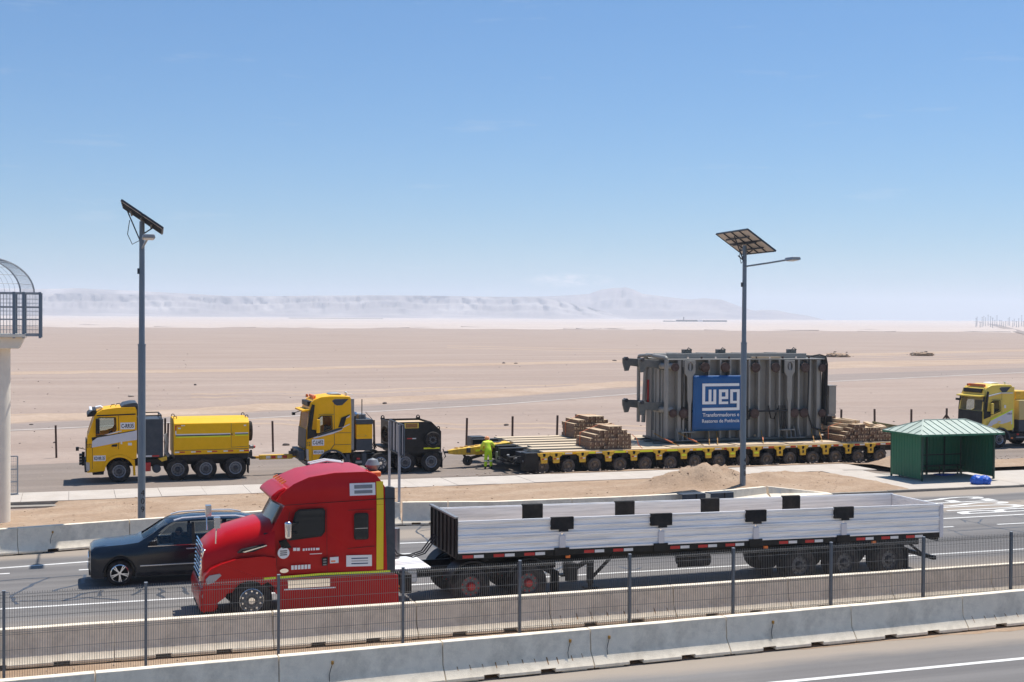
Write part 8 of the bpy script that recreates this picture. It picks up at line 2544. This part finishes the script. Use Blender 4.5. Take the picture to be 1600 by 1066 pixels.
# stations along the length: x, sill z, belt z, roof z (None: bonnet), half widths at sill, belt, roof edge
wfx = TC(187, 0)[0]
wrx = wfx + 2.78
def car_ring(x, zs, zb_, zt, ws, wb, wt, zmid=None):
    """closed ring round the body at x: sill, flank, belt, roof edge, roof crown"""
    pts = [(-ws, zs), (-ws * 1.01, zs + (zb_ - zs) * 0.35), (-wb * 1.0, zs + (zb_ - zs) * 0.72), (-wb * 0.985, zb_), (-(wb * 0.35 + wt * 0.65), zb_ + (zt - zb_) * 0.62), (-wt, zt - 0.05 * (1 if zt - zb_ > 0.2 else 0.3)), (-wt * 0.72, zt - 0.008), (0, zt + 0.012)]
    ring = [(x, WC / 2 + y, z) for y, z in pts]
    ring += [(x, WC / 2 - y, z) for y, z in reversed(pts[:-1])]
    return ring
ST = [(0.02, 0.34, 0.68, 0.80, 0.62, 0.66, 0.60), (0.05, 0.26, 0.80, 0.95, 0.80, 0.82, 0.70), (0.16, 0.22, 0.88, 1.03, 0.89, 0.90, 0.75), (0.50, 0.22, 0.91, 1.07, 0.915, 0.915, 0.77), (0.95, 0.22, 0.93, 1.09, 0.925, 0.92, 0.78), (1.36, 0.22, 0.97, 1.13, 0.925, 0.92, 0.78),
      (1.46, 0.22, 0.98, 1.18, 0.925, 0.92, 0.76), (1.75, 0.22, 0.99, 1.36, 0.925, 0.92, 0.70), (2.05, 0.22, 1.00, 1.55, 0.925, 0.92, 0.65), (2.30, 0.22, 1.00, 1.645, 0.925, 0.92, 0.63), (2.80, 0.22, 1.01, 1.70, 0.925, 0.92, 0.635), (3.40, 0.22, 1.02, 1.70, 0.925, 0.92, 0.635),
      (3.95, 0.22, 1.04, 1.67, 0.92, 0.915, 0.625), (4.25, 0.24, 1.05, 1.62, 0.91, 0.90, 0.60), (4.50, 0.28, 1.05, 1.40, 0.88, 0.88, 0.64), (4.68, 0.34, 1.0, 1.10, 0.84, 0.85, 0.70), (4.75, 0.42, 0.85, 0.95, 0.76, 0.78, 0.68)]
g = MB(); g.loft([car_ring(*s) for s in ST])
body = g.mesh('body', suv_paint, 60)
cuts = []
for x in (wfx, wrx):
    cuts.append(cutcyl(x, 0.37, 0.435, -0.3, 0.34)); cuts.append(cutcyl(x, 0.37, 0.435, WC - 0.34, WC + 0.3))
# glass openings sunk through the sides
sidew = [(1.60, 1.03), (2.20, 1.50), (2.40, 1.585), (3.90, 1.585), (4.20, 1.50), (4.36, 1.12), (4.30, 1.06)]
cab_cav = MB(); cab_cav.prism([(1.55, 0.72), (1.60, 1.10), (2.15, 1.50), (2.35, 1.60), (3.95, 1.62), (4.3, 1.4), (4.45, 0.9), (4.4, 0.6)], 0.20, WC - 0.20)
cuts.append(cab_cav.mesh('cutter', suv_paint, None)); cuts.append(cutbox(sidew, -0.2, 0.40)); cuts.append(cutbox(sidew, WC - 0.40, WC + 0.2))
wsc = MB(); wsc.prism([(1.38, 1.28), (1.62, 1.12), (2.22, 1.545), (2.0, 1.64)], 0.30, WC - 0.30); cuts.append(wsc.mesh('cutter', suv_paint, None))
rw = MB(); rw.prism([(4.15, 1.50), (4.28, 1.56), (4.7, 1.25), (4.45, 1.12)], 0.32, WC - 0.32); cuts.append(rw.mesh('cutter', suv_paint, None))
inst('body', setmat(boolean_cut(body, cuts), suv_paint), car)
def glaze(name, pts, inset0, inset1, far=False):
    """side glass leaning in from belt to roof"""
    zb_, zt = 1.03, 1.585
    def yy(z):
        t_ = (z - zb_) / (zt - zb_); v = 0.02 + inset0 + (inset1 - inset0) * t_
        return WC - v if far else v
    g = MB(); n = len(pts); P = [(x, yy(z), z) for x, z in pts]
    g.add(P, [tuple(range(n))]); return g.build(name, suv_glass, car, smooth=None)
for far in (False, True):
    glaze('side_window', [(1.64, 1.035), (2.22, 1.495), (2.40, 1.575), (2.76, 1.575), (2.76, 1.045)], 0.02, 0.245, far)
    glaze('side_window', [(2.84, 1.045), (2.84, 1.575), (3.60, 1.575), (3.64, 1.05)], 0.02, 0.245, far)
    glaze('side_window', [(3.72, 1.05), (3.68, 1.575), (3.90, 1.575), (4.17, 1.50), (4.33, 1.13), (4.28, 1.06)], 0.02, 0.245, far)
    for (xa, xb) in ((2.76, 2.84), (3.60, 3.72)):
        P = []
        for x, z in ((xa, 1.03), (xb, 1.03), (xb - 0.02, 1.585), (xa, 1.585)):
            v = 0.02 + 0.015 + 0.225 * (z - 1.03) / 0.555; P.append((x, WC - v if far else v, z))
        d_ = 0.03 if not far else -0.03
        g = MB(); g.add(P + [(x, y + d_, z) for x, y, z in P], [(0, 1, 2, 3), (7, 6, 5, 4), (0, 4, 5, 1), (1, 5, 6, 2), (2, 6, 7, 3), (3, 7, 4, 0)]); g.build('pillar', black, car)
    s = -1 if not far else 1
    y0 = 0.30 if not far else WC - 0.30
    g = MB(); g.tube([(2.35, y0, 1.645), (2.55, y0, 1.70), (3.2, y0, 1.722), (3.8, y0, 1.705), (4.05, y0, 1.65)], 0.022, 6); g.build('roof_rail', alu, car)
    y1 = 0.02 if not far else WC - 0.02
    bm_ = MB(); bm_.loft([[(1.66, y1 + s * a, 1.06 + b) for a, b in ((0.0, 0), (0.2, 0.0), (0.22, 0.13), (0.0, 0.12))], [(1.86, y1 + s * a, 1.08 + b) for a, b in ((0.0, 0), (0.17, 0.0), (0.18, 0.12), (0.0, 0.1))]]); bm_.build('mirror', suv_paint, car, bevel=0.02)
    ys = (0.0, 0.012) if not far else (WC - 0.012, WC)
    bx('belt_trim', 1.62, 4.3, ys[0] - 0.004 if not far else ys[0], ys[1] if not far else ys[1] + 0.004, 1.012, 1.028, chrome, car)
    for x in (2.62, 3.52): bx('door_handle', x, x + 0.2, (-0.025 if not far else WC), (0.012 if not far else WC + 0.025), 0.90, 0.93, chrome, car, 0.008)
    bx('sill_trim', 1.30, wrx - 0.45, (-0.012 if not far else WC - 0.02), (0.02 if not far else WC + 0.012), 0.24, 0.33, black_matt, car, 0.01)
    bx('door_trim', 1.40, 3.9, (-0.012 if not far else WC - 0.008), (0.008 if not far else WC + 0.012), 0.50, 0.53, chrome, car, 0.004)
for (x0, y, z0, x1, z1) in ((1.58, 0.50, 1.20, 2.18, 1.57),):
    g = MB(); g.add([(1.50, 0.26, 1.14), (1.50, WC - 0.26, 1.14), (2.20, WC - 0.34, 1.56), (2.20, 0.34, 1.56), (1.40, WC / 2, 1.15), (2.10, WC / 2, 1.585)], [(0, 4, 5, 3), (4, 1, 2, 5)]); g.build('windscreen', suv_glass, car, smooth=60)
g = MB(); g.add([(4.28, 0.34, 1.52), (4.28, WC - 0.34, 1.52), (4.55, WC - 0.3, 1.16), (4.55, 0.3, 1.16)], [(0, 1, 2, 3)]); g.build('rear_window', suv_glass, car)
for far in (False, True):
    f = (lambda y: WC - y) if far else (lambda y: y)
    g = MB(); g.loft([[(0.10, f(0.42), 0.70), (0.10, f(0.42), 0.80), (0.16, f(0.42), 0.80), (0.16, f(0.42), 0.70)], [(0.10, f(0.16), 0.70), (0.09, f(0.16), 0.81), (0.3, f(0.13), 0.82), (0.3, f(0.13), 0.70)], [(0.52, f(0.045), 0.74), (0.52, f(0.045), 0.84), (0.60, f(0.03), 0.85), (0.60, f(0.03), 0.76)]]); g.build('headlamp', lens_m, car)
    g = MB(); x = 4.62; g.box(x, x + 0.12, min(f(0.05), f(0.35)), max(f(0.05), f(0.35)), 0.80, 1.02); g.build('tail_lamp', red_tape, car, bevel=0.02)
bx('grille', 0.0, 0.12, 0.45, WC - 0.45, 0.52, 0.80, black, car, 0.02); bx('grille_bar', -0.015, 0.02, 0.42, WC - 0.42, 0.62, 0.645, chrome, car); bx('grille_bar', -0.015, 0.02, 0.42, WC - 0.42, 0.72, 0.745, chrome, car)
bx('front_plate', -0.03, -0.016, WC / 2 - 0.2, WC / 2 + 0.2, 0.40, 0.50, plate_m, car); bx('lower_grille', 0.0, 0.1, 0.3, WC - 0.3, 0.28, 0.42, black_matt, car, 0.02)
g = MB()
for x in (wfx, wrx):
    pts = [(x + rr_ * math.cos(a), 0.37 + rr_ * math.sin(a)) for rr_, seq in ((0.475, [0.1 + 0.14 * i for i in range(22)]), (0.43, [3.04 - 0.14 * i for i in range(22)])) for a in seq]
    g.plate(pts, [], -0.012, 0.25); g.plate(pts, [], WC - 0.25, WC + 0.012)
g.build('arch_trim', black_matt, car)
for x in (wfx, wrx): wheel(car, 'car', x, 0.02, 0.367); wheel(car, 'car', x, WC - 0.02, 0.367, far=True)
bx('underbody', 0.3, 4.5, 0.35, WC - 0.35, 0.2, 0.34, black_matt, car)
for y in (0.35, WC - 0.85):
    bx('seat', 2.35, 2.85, y, y + 0.5, 0.55, 1.15, interior, car, 0.06); bx('headrest', 2.72, 2.84, y + 0.12, y + 0.38, 1.17, 1.40, interior, car, 0.04)
    bx('seat', 3.25, 3.7, y, y + 0.5, 0.55, 1.15, interior, car, 0.06); bx('headrest', 3.62, 3.72, y + 0.12, y + 0.38, 1.17, 1.36, interior, car, 0.04)
bx('dashboard', 1.60, 1.95, 0.25, WC - 0.25, 0.75, 1.08, interior, car, 0.04)
for ch in car.children:
    if not ch.name.startswith('wheel') and not ch.name.startswith('arch_trim'): ch.scale.z = 1.09
    if ch.type == 'MESH':
        for v in ch.data.vertices:
            if v.co.x > 2.3: v.co.x = 2.3 + (v.co.x - 2.3) * 1.23
    elif ch.location.x > 2.3: ch.location.x = 2.3 + (ch.location.x - 2.3) * 1.23
seated_driver('driver in the dark SUV seen dimly through its side window', CX + 2.55, CY + 0.6, 0.62, M('pale_shirt_fabric', (0.22, 0.19, 0.2), 0.8))
